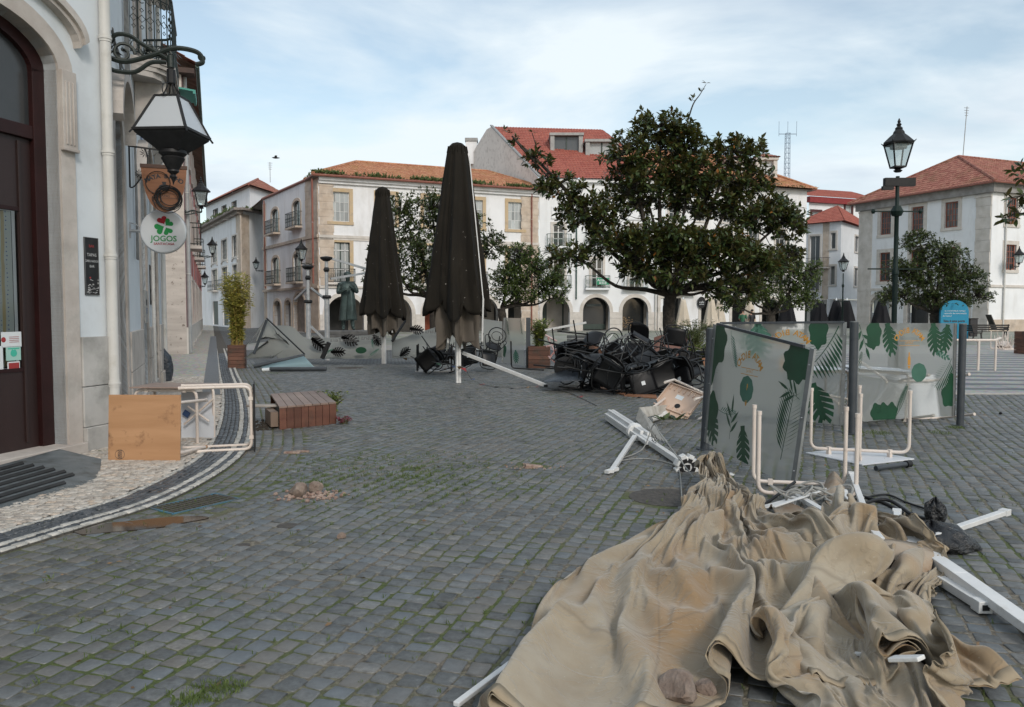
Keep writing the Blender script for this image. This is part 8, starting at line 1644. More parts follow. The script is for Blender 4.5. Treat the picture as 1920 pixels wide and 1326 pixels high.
def chair_proto():
 t = thing('black_chair', 'x', 'chair'); mb = MB(); n = 8
 def pan(fn, nx=8, ny=6, th=.014):
  m = MB(); vs = [fn(i/nx, j/ny) for i in range(nx+1) for j in range(ny+1)]; m.add(vs, [(i*(ny+1)+j, (i+1)*(ny+1)+j, (i+1)*(ny+1)+j+1, i*(ny+1)+j+1) for i in range(nx) for j in range(ny)]); return m
 for nm, fn in (('seat', lambda a, b: ((a-.5)*.46, (b-.5)*.46, .44+.03*(2*a-1)**2-.03*b*(1-b)*2)), ('backrest', lambda a, b: ((a-.5)*(.44-.05*b), .24+.10*b-.05*(1-(2*a-1)**2)*-1, .50+.36*b))):
  o = pan(fn).build(nm, M_bpl, t, smooth=60); s_ = o.modifiers.new('thickness', 'SOLIDIFY'); s_.thickness = .014
 for x in (-1, 1):
  MB().tube(rnd_corner([(x*.26, -.22, 0), (x*.27, -.20, .66), (x*.27, .22, .68), (x*.25, .30, .0)], .12, 6), .014, 8).build('leg_loop', M_btb, t, smooth=50); MB().tube(rnd_corner([(x*.23, .18, .42), (x*.23, .30, .90), (0, .33, .93)], .1, 5), .012, 7).build('back_frame', M_btb, t, smooth=50)
 MB().tube([(-.26, -.2, .42), (.26, -.2, .42)], .012, 7).build('stretcher', M_btb, t); MB().tube([(-.26, .22, .42), (.26, .22, .42)], .012, 7).build('stretcher', M_btb, t); MB().box(-.03, -.04, .395, .04, .03, .40).build('sticker', M_paper, t); return t
def rnd_chair():
 """the round backed kind"""
 t = thing('black_chair', 'x', 'chair'); MB().lathe([(.21, .44), (.225, .45), (.22, .47), (.15, .478)], n=22).build('seat', M_bpl, t, smooth=40)
 MB().tube([(.24*math.cos(a), .22+.04*math.sin(a), .70+.22*math.sin(a)) for a in np.linspace(0, 6.28, 25)[:-1]], .014, 8, closed=True).build('back_hoop', M_btb, t, smooth=50); MB().tube([(.15*math.cos(a), .23, .68+.13*math.sin(a)) for a in np.linspace(0, 6.28, 21)[:-1]], .009, 6, closed=True).build('back_ring', M_btb, t)
 for x in (-1, 1):
  MB().tube(spline([(x*.14, -.14, .44), (x*.19, -.2, .2), (x*.21, -.22, 0)], 5), .013, 7).build('leg', M_btb, t); MB().tube(spline([(x*.2, .22, .62), (x*.15, .16, .44), (x*.20, .22, 0)], 5), .013, 7).build('leg', M_btb, t)
  MB().tube(spline([(x*.22, .2, .66), (x*.30, -.05, .68), (x*.18, -.2, .46)], 6), .012, 7).build('armrest', M_btb, t, smooth=50)
 MB().tube([(.17*math.cos(a), .17*math.sin(a), .2) for a in np.linspace(0, 6.28, 21)[:-1]], .008, 6, closed=True).build('foot_ring', M_btb, t); MB().box(-.04, -.03, .43, .03, .04, .438).build('sticker', M_paper, t); return t
PR = [chair_proto(), rnd_chair()]; used = [False, False]
def put_chair(k, u, v, Y, rot, label, grp='black chairs blown into a heap', s=1.0):
 t = PR[k] if not used[k] else copy_tree(PR[k]); used[k] = True; R3 = Euler(tuple(R(a) for a in rot)).to_matrix(); c = P(u, v, Y); t.location = c-R3 @ Vector((0, 0, .45))*s; t.rotation_euler = Euler(tuple(R(a) for a in rot)); t['label'] = label; t['group'] = grp; t.scale = (s,)*3
 lo = min((t.location+R3 @ (Vector(q)*s)).z for q in ((-.27, -.22, 0), (.27, -.22, 0), (-.27, .3, 0), (.27, .3, 0), (0, .33, .93), (-.27, -.2, .67), (.27, .22, .67), (.2, .33, .9), (-.2, .33, .9)));
 if lo < .01: t.location.z += .01-lo
 return t
CH = [(0, 1052, 672, 17.2, (95, 10, 60), 'black armchair lying at the far left end of the chair heap'), (0, 1072, 655, 17.6, (150, 20, 200), 'upturned black armchair with a white sticker at the upper left of the heap'), (1, 1090, 690, 16.6, (100, 30, 120), 'round backed black chair on its side in front of the leaning brown board'), (0, 1125, 695, 16.2, (-100, 0, 100), 'black armchair on its back near the left front of the heap'), (0, 1118, 712, 15.7, (84, 5, -70), 'black armchair lying flat at the front left, legs toward the pavement'),
 (1, 1150, 662, 18, (20, 15, 30), 'round backed black chair standing crooked in the middle of the heap'), (0, 1160, 705, 15.9, (170, 25, 40), 'upturned black armchair in the front middle of the heap'), (1, 1180, 680, 16.9, (60, -30, 200), 'round backed black chair thrown over the middle of the heap'), (0, 1190, 655, 18.6, (35, 10, -30), 'black armchair leaning back at the rear of the heap'), (1, 1205, 700, 16, (110, 0, 160), 'round backed black chair lying face down right of the middle'),
 (0, 1222, 712, 15.6, (92, -20, 30), 'black armchair tipped forward beside the cream chair'), (0, 1238, 680, 16.8, (130, 30, -60), 'black armchair with gold lettering seat turned up in the right half'), (0, 1262, 656, 18.2, (10, -8, 170), 'black chair with a curved slatted back at the upper right of the heap'), (1, 1265, 695, 16.3, (75, 45, 90), 'round backed black chair wedged at the right of the heap'), (0, 1288, 680, 16.9, (-85, 15, 20), 'black armchair on its back behind the leaning screen'), (0, 1296, 705, 15.8, (155, -10, 100), 'upturned black armchair with a white sticker close to the leaning screen'), (0, 1245, 722, 15.3, (80, 70, 0), 'black armchair low on the ground just left of the cream chair'),
 (0, 1108, 672, 17.4, (60, 0, 140), 'black armchair half under the leaning brown board'), (1, 1060, 690, 16.8, (90, 80, 0), 'flattened round black chair at the left foot of the heap'), (0, 1310, 662, 18, (170, 5, 60), 'black armchair showing above the edge of the leaning screen')]
CH += [(0, 1140, 725, 15.3, (88, 30, -20), 'black armchair lowest at the front of the heap over the orange board'), (1, 1168, 728, 15.2, (95, -20, 70), 'round backed black chair flat at the very front of the heap'), (0, 1205, 732, 15.2, (100, 15, 190), 'black armchair lying on its side at the front right over the orange board'), (0, 1175, 695, 16.5, (120, 60, 10), 'black armchair jammed upside down in the dark centre of the heap'),
 (0, 1215, 665, 17.6, (75, 10, -100), 'black armchair lying across the middle rear of the heap'), (0, 1095, 705, 16, (100, -40, 90), 'black armchair turned to the left in the left front of the heap'), (1, 1240, 665, 17.4, (150, 20, 60), 'round backed black chair upturned before the dark brown table top'), (0, 1278, 722, 15.2, (95, 25, 120), 'black armchair on its side right behind the cream chair'), (0, 1150, 680, 17.2, (20, 60, 40), 'black armchair rolled on its arm in the middle of the heap'), (0, 1085, 675, 17.2, (95, 5, -150), 'black armchair standing on its back edge left of the brown board')]
for c in CH: put_chair(*c, s=1.08)
for c in [(0, 880, 668, 20.6, (100, 15, 150), 'black armchair lying on its side behind the pole of the largest parasol'), (0, 908, 660, 21.2, (175, 10, 30), 'upturned black armchair with a white sticker left of the upright screen'), (0, 842, 668, 21, (160, 0, -50), 'upturned black armchair behind the square black table'), (1, 925, 650, 21.6, (20, 20, 0), 'round backed black chair close to the upright screen'), (0, 800, 676, 20.4, (95, 50, 20), 'black armchair lying flat left of the square black table'), (1, 860, 680, 20.2, (80, 10, 60), 'round black chair lying against the largest parasol pole'), (0, 820, 656, 21.6, (150, -30, 100), 'black armchair tangled behind the smaller cluster')]: put_chair(*c, grp='black chairs round the foot of the parasols')
def dark_table(label, loc, rot, w=1.0, h=.72, topm=None):
 t = thing('black_table', label, 'table', loc, R(rot)); MB().box(-w/2, -w*.4, 0, w/2, w*.4, .02).build('tabletop', topm or mat('white table underside', (.4, .38, .35), (.5, .47, .44), 3, .6), t)
 for x in (-1, 1): MB().tube(rnd_corner([(x*w*.45, -w*.35, h), (x*w*.45, -w*.35, .04), (x*w*.45, w*.35, .04), (x*w*.45, w*.35, h)], .05, 5), .02, 8).build('leg_loop', M_btb, t)
 for z_, x in ((.3, -.2), (.42, 0), (.52, .1)): MB().box(-w*.4, -w*.36, z_-.1, w*.4, -w*.33, z_).build('rail', M_btb, t)
 return t
dark_table('upturned square black table in front of the small chair cluster', G(815, 696), 4); t = thing('bent_black_frame', 'thin black bent tube standing on the setts before the upright screen', 'frame', G(975, 693)); a = G(975, 693); MB().tube(rnd_corner([P(958, 640, 20.5)-a, P(959, 690, 20.5)-a, P(1020, 694, 20.4)-a], .1, 5), .02, 8).build('tube', M_btb, t)
M_mdf = mat('brown table board', (.24, .11, .06), (.32, .16, .09), 3, .55); M_mdf2 = mat('dark brown table board', (.10, .04, .025), (.15, .06, .04), 3, .55); M_gslat = mat('grey slats', (.06, .065, .065), (.10, .105, .105), 4, .5)
def slab(name, label, pts, mt, th=.025, cat='board'):
 c = sum((Vector(p) for p in pts), Vector())/len(pts); t = thing(name, label, cat, c); q = [Vector(p)-c for p in pts]; nn = (q[1]-q[0]).cross(q[2]-q[0]).normalized()*th; m = len(q); MB().add(q+[p+nn for p in q], [tuple(range(m)), tuple(range(m, 2*m))[::-1]]+[(i, (i+1) % m, m+(i+1) % m, m+i) for i in range(m)]).build('panel', mt, t); return t
slab('table_board', 'light brown board leaning upright in the left half of the chair heap', [P(1083, 668, 17.5), P(1136, 672, 17.3), P(1110, 630, 17.9), P(1102, 632, 18)], M_mdf); slab('table_board', 'dark brown table top standing behind the right half of the chair heap', [P(1226, 668, 18.9), P(1290, 668, 18.9), P(1288, 634, 19.2), P(1240, 629, 19.2), P(1226, 634, 19.2)], M_mdf2)
slab('table_board', 'thin orange brown board flat on the setts at the front left of the heap', [G(1115, 728), G(1170, 742), G(1175, 737), G(1130, 724)], M_mdf, .02); slab('table_board', 'thin orange brown board flat on the setts at the front middle of the heap', [G(1170, 743), G(1232, 748), G(1230, 742), G(1178, 740)], M_mdf, .02); slab('table_board', 'corner of an orange board right of the heap beside the leaning screen', [P(1316, 672, 17), P(1340, 668, 17), P(1340, 700, 17), P(1322, 690, 17)], M_mdf)
for lab, (u0, v0, u1, v1), Y in (('grey slatted panel leaning at the left rear of the chair heap', (1063, 628, 1104, 662), 18.4), ('grey slatted panel lying in the middle rear of the chair heap', (1183, 637, 1222, 662), 18.8)):
 t = thing('slatted_panel', lab, 'panel', P(u0, v1, Y)); n = 5
 for i in range(n): a, b, c, d = [P(u, v, Y)-t.location for u, v in ((u0, v1+(v0-v1)*i/n), (u1, v1+(v0-v1)*i/n), (u1, v1+(v0-v1)*(i+.88)/n), (u0, v1+(v0-v1)*(i+.88)/n))]; MB().add([a, b, c, d]+[p+Vector((0, .02, 0)) for p in (a, b, c, d)], [(0, 1, 2, 3), (7, 6, 5, 4), (0, 4, 5, 1), (3, 2, 6, 7)]).build('slat', M_gslat, t)
for lab, p0, p1, w_, m_ in (('long pale pole sticking out left above the chair heap', P(1022, 619, 19.5), P(1099, 605, 19.2), .05, M_wmet), ('grey tube slanting up over the middle of the chair heap', P(1132, 649, 18), P(1183, 625, 18), .05, M_strip), ('short white rail poking up behind the chair heap', P(1137, 640, 20), P(1149, 627, 20), .03, M_wmet), ('black rail lying across the top left of the chair heap', P(1045, 621, 17.8), P(1108, 628, 17.6), .035, M_blk), ('black rod crossing the front of the chair heap', P(1090, 693, 15.6), P(1160, 707, 15.5), .025, M_blk)):
 t = thing('loose_pole', lab, 'pole', p0); MB().bar((0, 0, 0), p1-p0, w_).build('bar', m_, t)
t = thing('metal_wreck', 'red and white striped bent metal frame between the bush and the chair heap', 'frame', P(1040, 665, 21)); o = t.location; M_pk = mat('chipped pink paint', (.30, .10, .09), (.50, .42, .40), 14, .5)
for p in (((1027, 633), (1047, 676)), ((1024, 650), (1044, 645)), ((1030, 672), (1043, 655)), ((1028, 668), (1052, 690)), ((1044, 640), (1022, 628))): MB().tube([P(*p[0], 21)-o, P(*p[1], 21)-o], .025, 6).build('tube', M_pk, t)
t = thing('black_sheet', 'crumpled black plastic sheet at the left foot of the chair heap', 'sheet', G(1045, 712)); o = t.location; sheet(t, [[P(1018, 712, 16.2), P(1040, 700, 16.6), P(1080, 690, 16.6)], [P(1022, 716, 16), P(1050, 708, 16), P(1090, 706, 16.1)], [P(1016, 717, 15.8), P(1055, 716, 15.6), P(1095, 714, 15.7)]], M_bin)
t = thing('bunting', 'string of small faded flags lying from the parasol pole across the setts', 'bunting', G(860, 716)); o = t.location; pts = spline([P(735, 668, 22.5), P(790, 676, 21.5), P(850, 686, 18.2), P(868, 690, 17.6), G(885, 712), G(905, 722), G(960, 728), G(1010, 726), G(1060, 735), G(1085, 745), G(1120, 762)], 6); MB().tube([p-o+Vector((0, 0, .01)) for p in pts], .008, 5).build('string', M_cable, t)
fl = [M_flat('flag blue', (.03, .06, .16)), M_flat('flag ochre', (.30, .17, .06)), M_flat('flag red', (.25, .03, .03)), M_flat('flag green', (.04, .10, .05))]
for i in range(3, 56, 3): p = pts[i]-o; a = random.uniform(0, 6.28); d = Vector((math.cos(a), math.sin(a), 0))*.07; MB().add([p-d, p+d, p+Vector((-d.y*2, d.x*2, .02-.10*(p.z > .2)))], [(0, 1, 2)]).build('flag', fl[(i//3) % 4], t)
cp = P(1282, 752, 12.2); t = thing('cream_chair', 'cream plastic chair lying on its side showing its ribbed underside', 'chair', cp); M_cpl = mat('cream plastic', (.50, .36, .27), (.56, .42, .33), 4, .45, dirt=(.36, .26, .2), dscale=8, dlo=.6, dhi=.8)
e1 = (P(1325, 745, 12)-P(1258, 720, 12.4)).normalized(); e2 = (P(1246, 775, 12)-P(1258, 720, 12.4)); e2 = (e2-e1*e2.dot(e1)).normalized(); e3 = e1.cross(e2).normalized(); e3 = -e3 if e3.y > 0 else e3; M_ = Matrix((e1, e2, e3)).transposed().to_4x4(); M_.translation = P(1258, 718, 12.3)-cp
def CB(nm, a, mt=M_cpl, b=.004): MB().box(*a, M=M_).build(nm, mt, t, bevel=b)
MB().prism([(0, 0), (.60, 0), (.60, .50), (.42, .58), (.12, .52), (0, .40)], -.02, 0, M_).build('seat', M_cpl, t, bevel=.004)
for x in np.linspace(.06, .54, 7): CB('rib', (x-.006, .03, 0, x+.006, .12, .018), b=0); CB('rib', (x-.006, .40, 0, x+.006, .49, .018), b=0)
for y in (.0, .47): CB('edge_rib', (0, y, 0, .6, y+.02, .03), b=0)
for x in (.0, .58): CB('edge_rib', (x, 0, 0, x+.02, .42, .03), b=0)
CB('label_plate', (.22, .16, 0, .34, .24, .003), M_paper, 0); MB().lathe([(.045, .001), (.045, .003)], c=(.34, .36, 0), n=16, M=M_ @ Matrix.Diagonal((1, 1, 1, 1))).build('hand_hole', M_blk, t)
for p0, p1 in (((1264, 712, 12.2), (1247, 717, 11.6)), ((1250, 745, 12.2), (1219, 768, 11.4)), ((1320, 780, 12), (1282, 806, 11.2)), ((1330, 741, 12), (1303, 749, 11.4))): MB().tube([P(*p0)-cp, P(*p1)-cp], .019, 10).build('leg', M_creamm, t, smooth=40)
MB().tube([P(1264, 712, 12.2)-cp, P(1330, 742, 12.1)-cp], .019, 10).build('frame_tube', M_creamm, t)
cp = G(1220, 840); t = thing('broken_mast', 'broken white parasol mast with its hub lying toward the canvas', 'mast', cp); A, B = G(1142, 790)+Vector((0, 0, .10)), P(1286, 874, 7.95); ax = (B-A).normalized(); u_ = ax.cross(Vector((0, 0, 1))).normalized(); w_ = u_.cross(ax)
for du, dw, f in ((0, 0, 1), (-.05, .0, .60), (.05, 0, .64), (0, .05, .52), (-.05, .05, .56), (.045, -.05, .5)):
 p0 = A+u_*du+w_*dw-cp; MB().bar(p0, p0+(B-A)*f, .044 if f < 1 else .06, .044 if f < 1 else .06).build('profile', M_wmet, t, bevel=.004)
hb = MB(); Mh = Matrix((u_, w_, ax)).transposed().to_4x4(); Mh.translation = B-cp; MB().lathe([(.07, -.04), (.105, -.02), (.105, .05), (.08, .055)], n=8, M=Mh).build('hub', M_wmet, t, bevel=.006)
for k in range(8):
 a = k*math.pi/4+.39; c_, s_ = math.cos(a), math.sin(a); mb = MB(); m4 = Mh @ Matrix.Rotation(a, 4, 'Z'); mb.box(.045, -.022, .04, .085, .022, .062, m4); mb.build('hub_slot', M_blk, t); MB().box(.085, -.028, -.03, .125, .028, .06, m4).build('hub_lug', M_wmet, t, bevel=.004)
MB().box(-.025, -.025, .04, .025, .025, .064, Mh).build('hub_core', M_blk, t); MB().lathe([(.10, -.05), (.115, 0), (.10, .05)], n=14, M=Matrix.Translation((B-A)*.42) @ Matrix.Translation(A-B) @ Mh).build('slide_collar', M_wmet, t)
a0, a1 = P(1190, 818, 9.6), G(1146, 890)+Vector((0, 0, .03)); MB().bar(a0-cp, a1-cp, .05, .035).build('strut', M_wmet, t, bevel=.004); MB().bar(a1-cp+Vector((-.05, -.02, 0)), a1-cp+Vector((.07, .1, .01)), .05, .03).build('strut_end', M_wmet, t)
mb = MB();
for k, (u, v) in enumerate(((1228, 820), (1240, 828), (1250, 835), (1222, 826))): p = P(u, v, 9.0)-cp; mb.bar(p, p+Vector((.05, .0, -.03)), .02, .006); mb.bar(p+Vector((0, 0, .03)), p+Vector((.02, 0, -.02)), .01, .006)
mb.build('black_scrawl', M_ink, t, kind='stuff')
t = thing('bent_white_panel', 'bent dirty white sheet metal panel standing behind the broken mast', 'panel', G(1230, 850)); o = t.location; M_dw = mat('dirty white sheet', (.36, .34, .30), (.50, .48, .44), 4, .55, dirt=(.22, .19, .15), dscale=5, dlo=.5, dhi=.75)
for q in ([P(1199, 764, 10.9), P(1252, 829, 9.7), P(1243, 846, 9.6), P(1192, 786, 10.8)], [P(1193, 812, 10.5), P(1228, 835, 9.8), P(1250, 861, 8.95), P(1215, 864, 9.0)], [P(1199, 764, 10.9), P(1262, 758, 12.3), P(1262, 772, 12.2), P(1203, 784, 10.8)], [P(1214, 800, 10.2), P(1243, 846, 9.5), P(1250, 861, 8.97), P(1205, 815, 10.3)]):
 q = [v-o for v in q]; nn = (q[1]-q[0]).cross(q[3]-q[0]).normalized()*.012; MB().add(q+[v+nn for v in q], [(0, 1, 2, 3), (7, 6, 5, 4)]+[(i, (i+1) % 4, 4+(i+1) % 4, 4+i) for i in range(4)]).build('fold', M_dw, t)
t = thing('white_tube', 'dented white tube lying behind the bent white panel', 'tube', G(1235, 790)); o = t.location; MB().tube([G(1218, 793)-o+Vector((0, 0, .05)), G(1240, 786)-o+Vector((0, 0, .06)), G(1268, 776)-o+Vector((0, 0, .05))], [.05, .06, .045], 10).build('tube', M_wmet, t, smooth=50)
pos, dd = [], []; c = G(1252, 797)
t = thing('torn_sprig', 'torn green sprig of magnolia leaves lying near the cream chair', 'leaves', c)
for k in range(13): a = k*2.4; d = Vector((math.cos(a), math.sin(a), random.uniform(.1, .9))); pos.append(tuple(Vector((-.05 if k % 2 else .12, 0, .05))+d*.03)); dd.append(tuple(d))
me, _ = leaves_mesh('leaves', np.array(pos), np.array(dd), np.full(13, .17), np.zeros(13), M_leafm); link('leaves', me, t)
def sheet_mesh(name, data, zs, mt):
 q = data.copy(); nu, nv = q.shape[:2]; q[..., 2] = np.maximum(q[..., 2], .006)*zs+.02
 me = bpy.data.meshes.new(name); me.from_pydata([tuple(p) for p in q.reshape(-1, 3)], [], [(i*nv+j, (i+1)*nv+j, (i+1)*nv+j+1, i*nv+j+1) for i in range(nu-1) for j in range(nv-1)])
 uv = me.uv_layers.new(name='UVMap'); li = np.empty(len(me.loops), np.int32); me.loops.foreach_get('vertex_index', li); U = np.stack([(li % nv)/nv, (li//nv)/nu], 1).astype(np.float32); uv.data.foreach_set('uv', U.ravel())
 me.materials.append(mt); me.polygons.foreach_set('use_smooth', [True]*len(me.polygons)); return me, q
def canvas_mat():
 m, t, b, o = newmat('stained tan canvas'); g = N(t, 'ShaderNodeTexCoord'); v = g.outputs['Object']; uv = g.outputs['UV']
 col = ramp(t, noise(t, 1.7, 6, v, rough=.6), [(.3, (.20, .150, .095)), (.5, (.265, .21, .14)), (.72, (.34, .285, .205))])
 col = mixc(t, ramp(t, noise(t, 1.0, 4, uv, stretch=(5, 4, 1), rough=.5, dist=.3), [(.50, 0), (.64, .8)]), col, (.27, .165, .075)); col = mixc(t, ramp(t, noise(t, 1.9, 4, v, rough=.5), [(.50, 0), (.68, .6)]), col, (.37, .335, .27))
 col = mixc(t, ramp(t, noise(t, 5, 9, v, rough=.75), [(.56, 0), (.74, .5)]), col, (.14, .105, .07))
 sp = N(t, 'ShaderNodeSeparateXYZ'); lk(t, uv, sp.inputs[0])
 for k in range(2):
  fr = N(t, 'ShaderNodeMath', operation='PINGPONG'); fr.inputs[1].default_value = (.125, .2)[k]; lk(t, sp.outputs[k], fr.inputs[0]); col = mixc(t, ramp(t, fr.outputs[0], [(0, .35), (.0025, 0)]), col, (.09, .065, .04))
 col = mixc(t, ramp(t, noise(t, 70, 2, v), [(.70, 0), (.75, .5)]), col, (.45, .42, .36)); lk(t, col, b.inputs['Base Color']); b.inputs['Roughness'].default_value = .92; b.inputs['Sheen Weight'].default_value = .25
 for k, (sx, sy) in enumerate(((1, .05), (.05, 1))): bump(t, b, noise(t, 900, 1, uv, stretch=(sx, sy, 1)), .12, .0015)
 bump(t, b, noise(t, 6, 4, v, rough=.5, dist=.6), .25, .03); bump(t, b, ramp(t, noise(t, 2.6, 3, v, rough=.5, dist=1.2), [(.455, 0), (.5, 1), (.53, 0)]), .45, .008); bump(t, b, ramp(t, noise(t, 5.5, 2, v, dist=.8), [(.47, 0), (.5, 1), (.52, 0)]), .35, .004); bump(t, b, noise(t, 38, 5, v), .25, .006); return m
M_canvas = canvas_mat(); M_hem = mat('pale hem tape', (.28, .22, .145), (.34, .28, .20), 6, .9, dirt=(.24, .18, .12), dscale=5)
t = thing('fallen_canvas', 'large fallen parasol canvas in stained tan folds filling the lower right foreground', 'canvas', (0, 0, 0))
for nm, data, zs in (('canopy_panel', SHEET_FAN, 1.5), ('crumpled_panel', SHEET_HEAP, 1.25)):
 me, q = sheet_mesh(nm, data, zs, M_canvas); o = link(nm, me, t); s_ = o.modifiers.new('smooth', 'SUBSURF'); s_.levels = s_.render_levels = 2; k = o.modifiers.new('thickness', 'SOLIDIFY'); k.thickness = .002
 for edge in ((q[-1], q[-2]), (q[:, 0], q[:, 1])) if nm == 'crumpled_panel' else ((q[-1], q[-2]),):
  e0, e1 = [spline([Vector(p) for p in e], 2) for e in edge]; up = Vector((0, 0, .007)); mb = MB(); m = len(e0); mb.add([p+up for p in e0]+[p.lerp(r_, .6)+up for p, r_ in zip(e0, e1)], [(i, i+1, m+i+1, m+i) for i in range(m-1)]); h_ = mb.build('hem', M_hem, t, smooth=80); sx = h_.modifiers.new('thickness', 'SOLIDIFY'); sx.thickness = .003
bpy.context.view_layer.update(); CV = [c for c in t.children if 'panel' in c.name]
def on_canvas(u, v, up=0.0):
 g_ = G(u, v); best = 0
 for _ in range(3):
  for c in CV:
   hit, loc, *_r = c.ray_cast(Vector((g_.x, g_.y, 3)), Vector((0, 0, -1)), depsgraph=bpy.context.evaluated_depsgraph_get())
   if hit: best = max(best, loc.z)
  g_ = G(u, v, best)
 return g_+Vector((0, 0, up))
GB = 'white aluminium ribs of the fallen parasol'
def rib(label, pts, w=.05, h=.035, end=True):
 o = Vector(pts[0]); t = thing('parasol_rib', label, 'rib', o, group=GB)
 for a, b in zip(pts, pts[1:]): MB().bar(Vector(a)-o, Vector(b)-o, w, h).build('profile', M_wmet, t, bevel=.004)
 if end: d = (Vector(pts[-1])-Vector(pts[-2])).normalized(); e = Vector(pts[-1])-o; MB().bar(e-d*.05, e+d*.03, w*1.25, h*1.3).build('end_bracket', M_wmet, t, bevel=.004); MB().bar(e+d*.031, e+d*.034, w*.6, h*.6).build('open_end', M_blk, t)
 return t
z_ = lambda v, h: v+Vector((0, 0, h))
rib('white rib sticking out to the upper right beyond the black bag', [z_(G(1715, 1045), .10), z_(G(1884, 985), .10)]); rib('long white rib running off the right edge of the picture', [z_(G(1700, 1040), .10), z_(G(1800, 1110), .09), z_(G(1960, 1215), .05)], .09, .05); rib('second rib bolted under the long one at the right', [z_(G(1765, 1100), .04), z_(G(1842, 1150), .04)], .06, .05)
rib('upright looking white rib end left of the black bag', [z_(G(1688, 1085), .10), z_(G(1681, 985), .10)], .05); rib('white rib crossing the cable tangle toward the apex of the canvas', [z_(G(1600, 1020), .10), z_(G(1490, 945), .08)]); rib('pair rib fanning out right of the cable tangle', [z_(G(1650, 1060), .16), z_(G(1580, 950), .12)]); rib('thin white rib standing beside the table leg', [z_(G(1625, 1000), .12), z_(G(1596, 918), .14)], .045, .03); rib('short white bracket piece left of the cable tangle', [z_(G(1425, 968), .05), z_(G(1490, 952), .06)], .06, .04)
rib('white rib end poking out of the canvas folds near the bottom', [on_canvas(1568, 1196, -.06), on_canvas(1612, 1230, .006)], .04, .016, False); rib('white rib end with a bracket in the lower right folds', [on_canvas(1672, 1208, -.06), on_canvas(1728, 1238, .008)], .055, .018, False)
rib('thin bent white strip crossing over the grey rope tangle', [z_(G(1450, 985), .14), z_(G(1560, 935), .10)], .03, .012, False); rib('slim white rib lying parallel above the long one at the right', [z_(G(1760, 1065), .05), z_(G(1890, 1150), .03)], .035, .02); rib('thin white rib along the left hem of the canvas', [z_(G(1065, 1175), .03), z_(G(855, 1335), .03)], .03, .02, False)
t = thing('canvas_hub', 'white slotted brackets at the apex of the fallen canvas', 'bracket', G(1350, 905)); o = t.location
for u, v, a in ((1346, 893, 20), (1374, 899, -15), (1360, 898, 5)): MB().box(-.05, -.035, 0, .05, .035, .05, Matrix.Translation(P(u, v, 7.75)-o) @ Matrix.Rotation(R(a), 4, 'Z') @ Matrix.Rotation(R(20), 4, 'Y')).build('bracket', M_wmet, t, bevel=.006); MB().box(-.02, -.038, .01, .02, -.036, .035, Matrix.Translation(P(u, v, 7.75)-o) @ Matrix.Rotation(R(a), 4, 'Z')).build('slot', M_blk, t)
def cable(label, pts, r, mt, name='cable', cat='cable', h=.012):
 q = [z_(G(u, v), h) if len(p) == 2 else z_(G(u, v), p[2]) for p in pts for u, v in (p[:2],)]; o = q[0].copy(); mb = MB(); mb.tube([p-o for p in spline(q, 6)], r, 8); ob = mb.build(name, mt, None, smooth=60); ob.location = o; tag(ob, label, cat); return ob
M_cg = mat('grey rope', (.20, .20, .19), (.30, .30, .28), 30, .7)
cable('long black cable looping from the screen to the black bag', [(1498, 912), (1560, 925), (1600, 938), (1660, 930), (1700, 945), (1745, 962), (1752, 985), (1750, 1005, .15)], .009, M_blk); cable('thick black cable running along the ribs into the bag', [(1535, 980), (1600, 975, .10), (1660, 965, .12), (1710, 985, .08), (1745, 1000, .1)], .014, M_blk); cable('black cable with a plug lying over the table frame', [(1425, 955), (1460, 940, .06), (1490, 925, .10)], .013, M_blk); cable('black double cable past the upright rib end', [(1600, 930), (1655, 945), (1700, 968), (1740, 1000, .08)], .016, M_blk)
cable('grey rope tied round the broken mast and trailing to the canvas', [(1150, 868), (1200, 862), (1245, 868), (1272, 882), (1278, 930), (1280, 950)], .007, M_cg, 'rope', 'rope'); cable('grey rope sagging over the broken mast', [(1165, 862), (1205, 850, .05), (1225, 845, .3), (1240, 860, .25), (1300, 905, .05)], .007, M_cg, 'rope', 'rope')
random.seed(9); mb = MB(); o = G(1530, 950)
for k in range(9): cx, cy, rx = random.uniform(-.28, .22), random.uniform(-.16, .16), random.uniform(.07, .2); mb.tube([(cx+rx*math.cos(a)+.01*math.sin(3*a+k), cy+rx*.7*math.sin(a), .05+.012*k+.04*math.sin(2*a+k)) for a in np.linspace(0, 6.28, 27)[:-1]], .009, 6, closed=True)
ob = mb.build('rope_tangle', M_cg); ob.location = o; tag(ob, 'tangle of grey rope at the foot of the upturned table frame', 'rope')
t = thing('black_tube', 'short black tube with a collar lying below the white table top', 'tube', G(1672, 878)); o = t.location; a, b = z_(G(1642, 884), .03)-o, z_(G(1703, 876), .035)-o; MB().tube([a, b], .026, 12).build('tube', M_post, t, smooth=40); MB().tube([b-(b-a)*.08, b+(b-a)*.05], .038, 12).build('collar', M_blk, t, smooth=40)
sack('black_bag', 'crumpled black plastic bag under the cables right of the canvas', G(1745, 1022), .30, .22, .16, mat('shiny black plastic', (.006, .006, .007), (.012, .012, .013), 4, .18, bs=14, bst=1, bd=.05), 5, neck=False); sack('black_bag', 'knotted top of the black bag with cables running in', z_(G(1752, 1004), .09), .07, .07, .17, bpy.data.materials['shiny black plastic'], 9)
M_canv2 = mat('tan canvas scrap', (.30, .24, .18), (.38, .32, .25), 4, .9, dirt=(.25, .15, .08), dscale=4, bs=20, bst=.3)
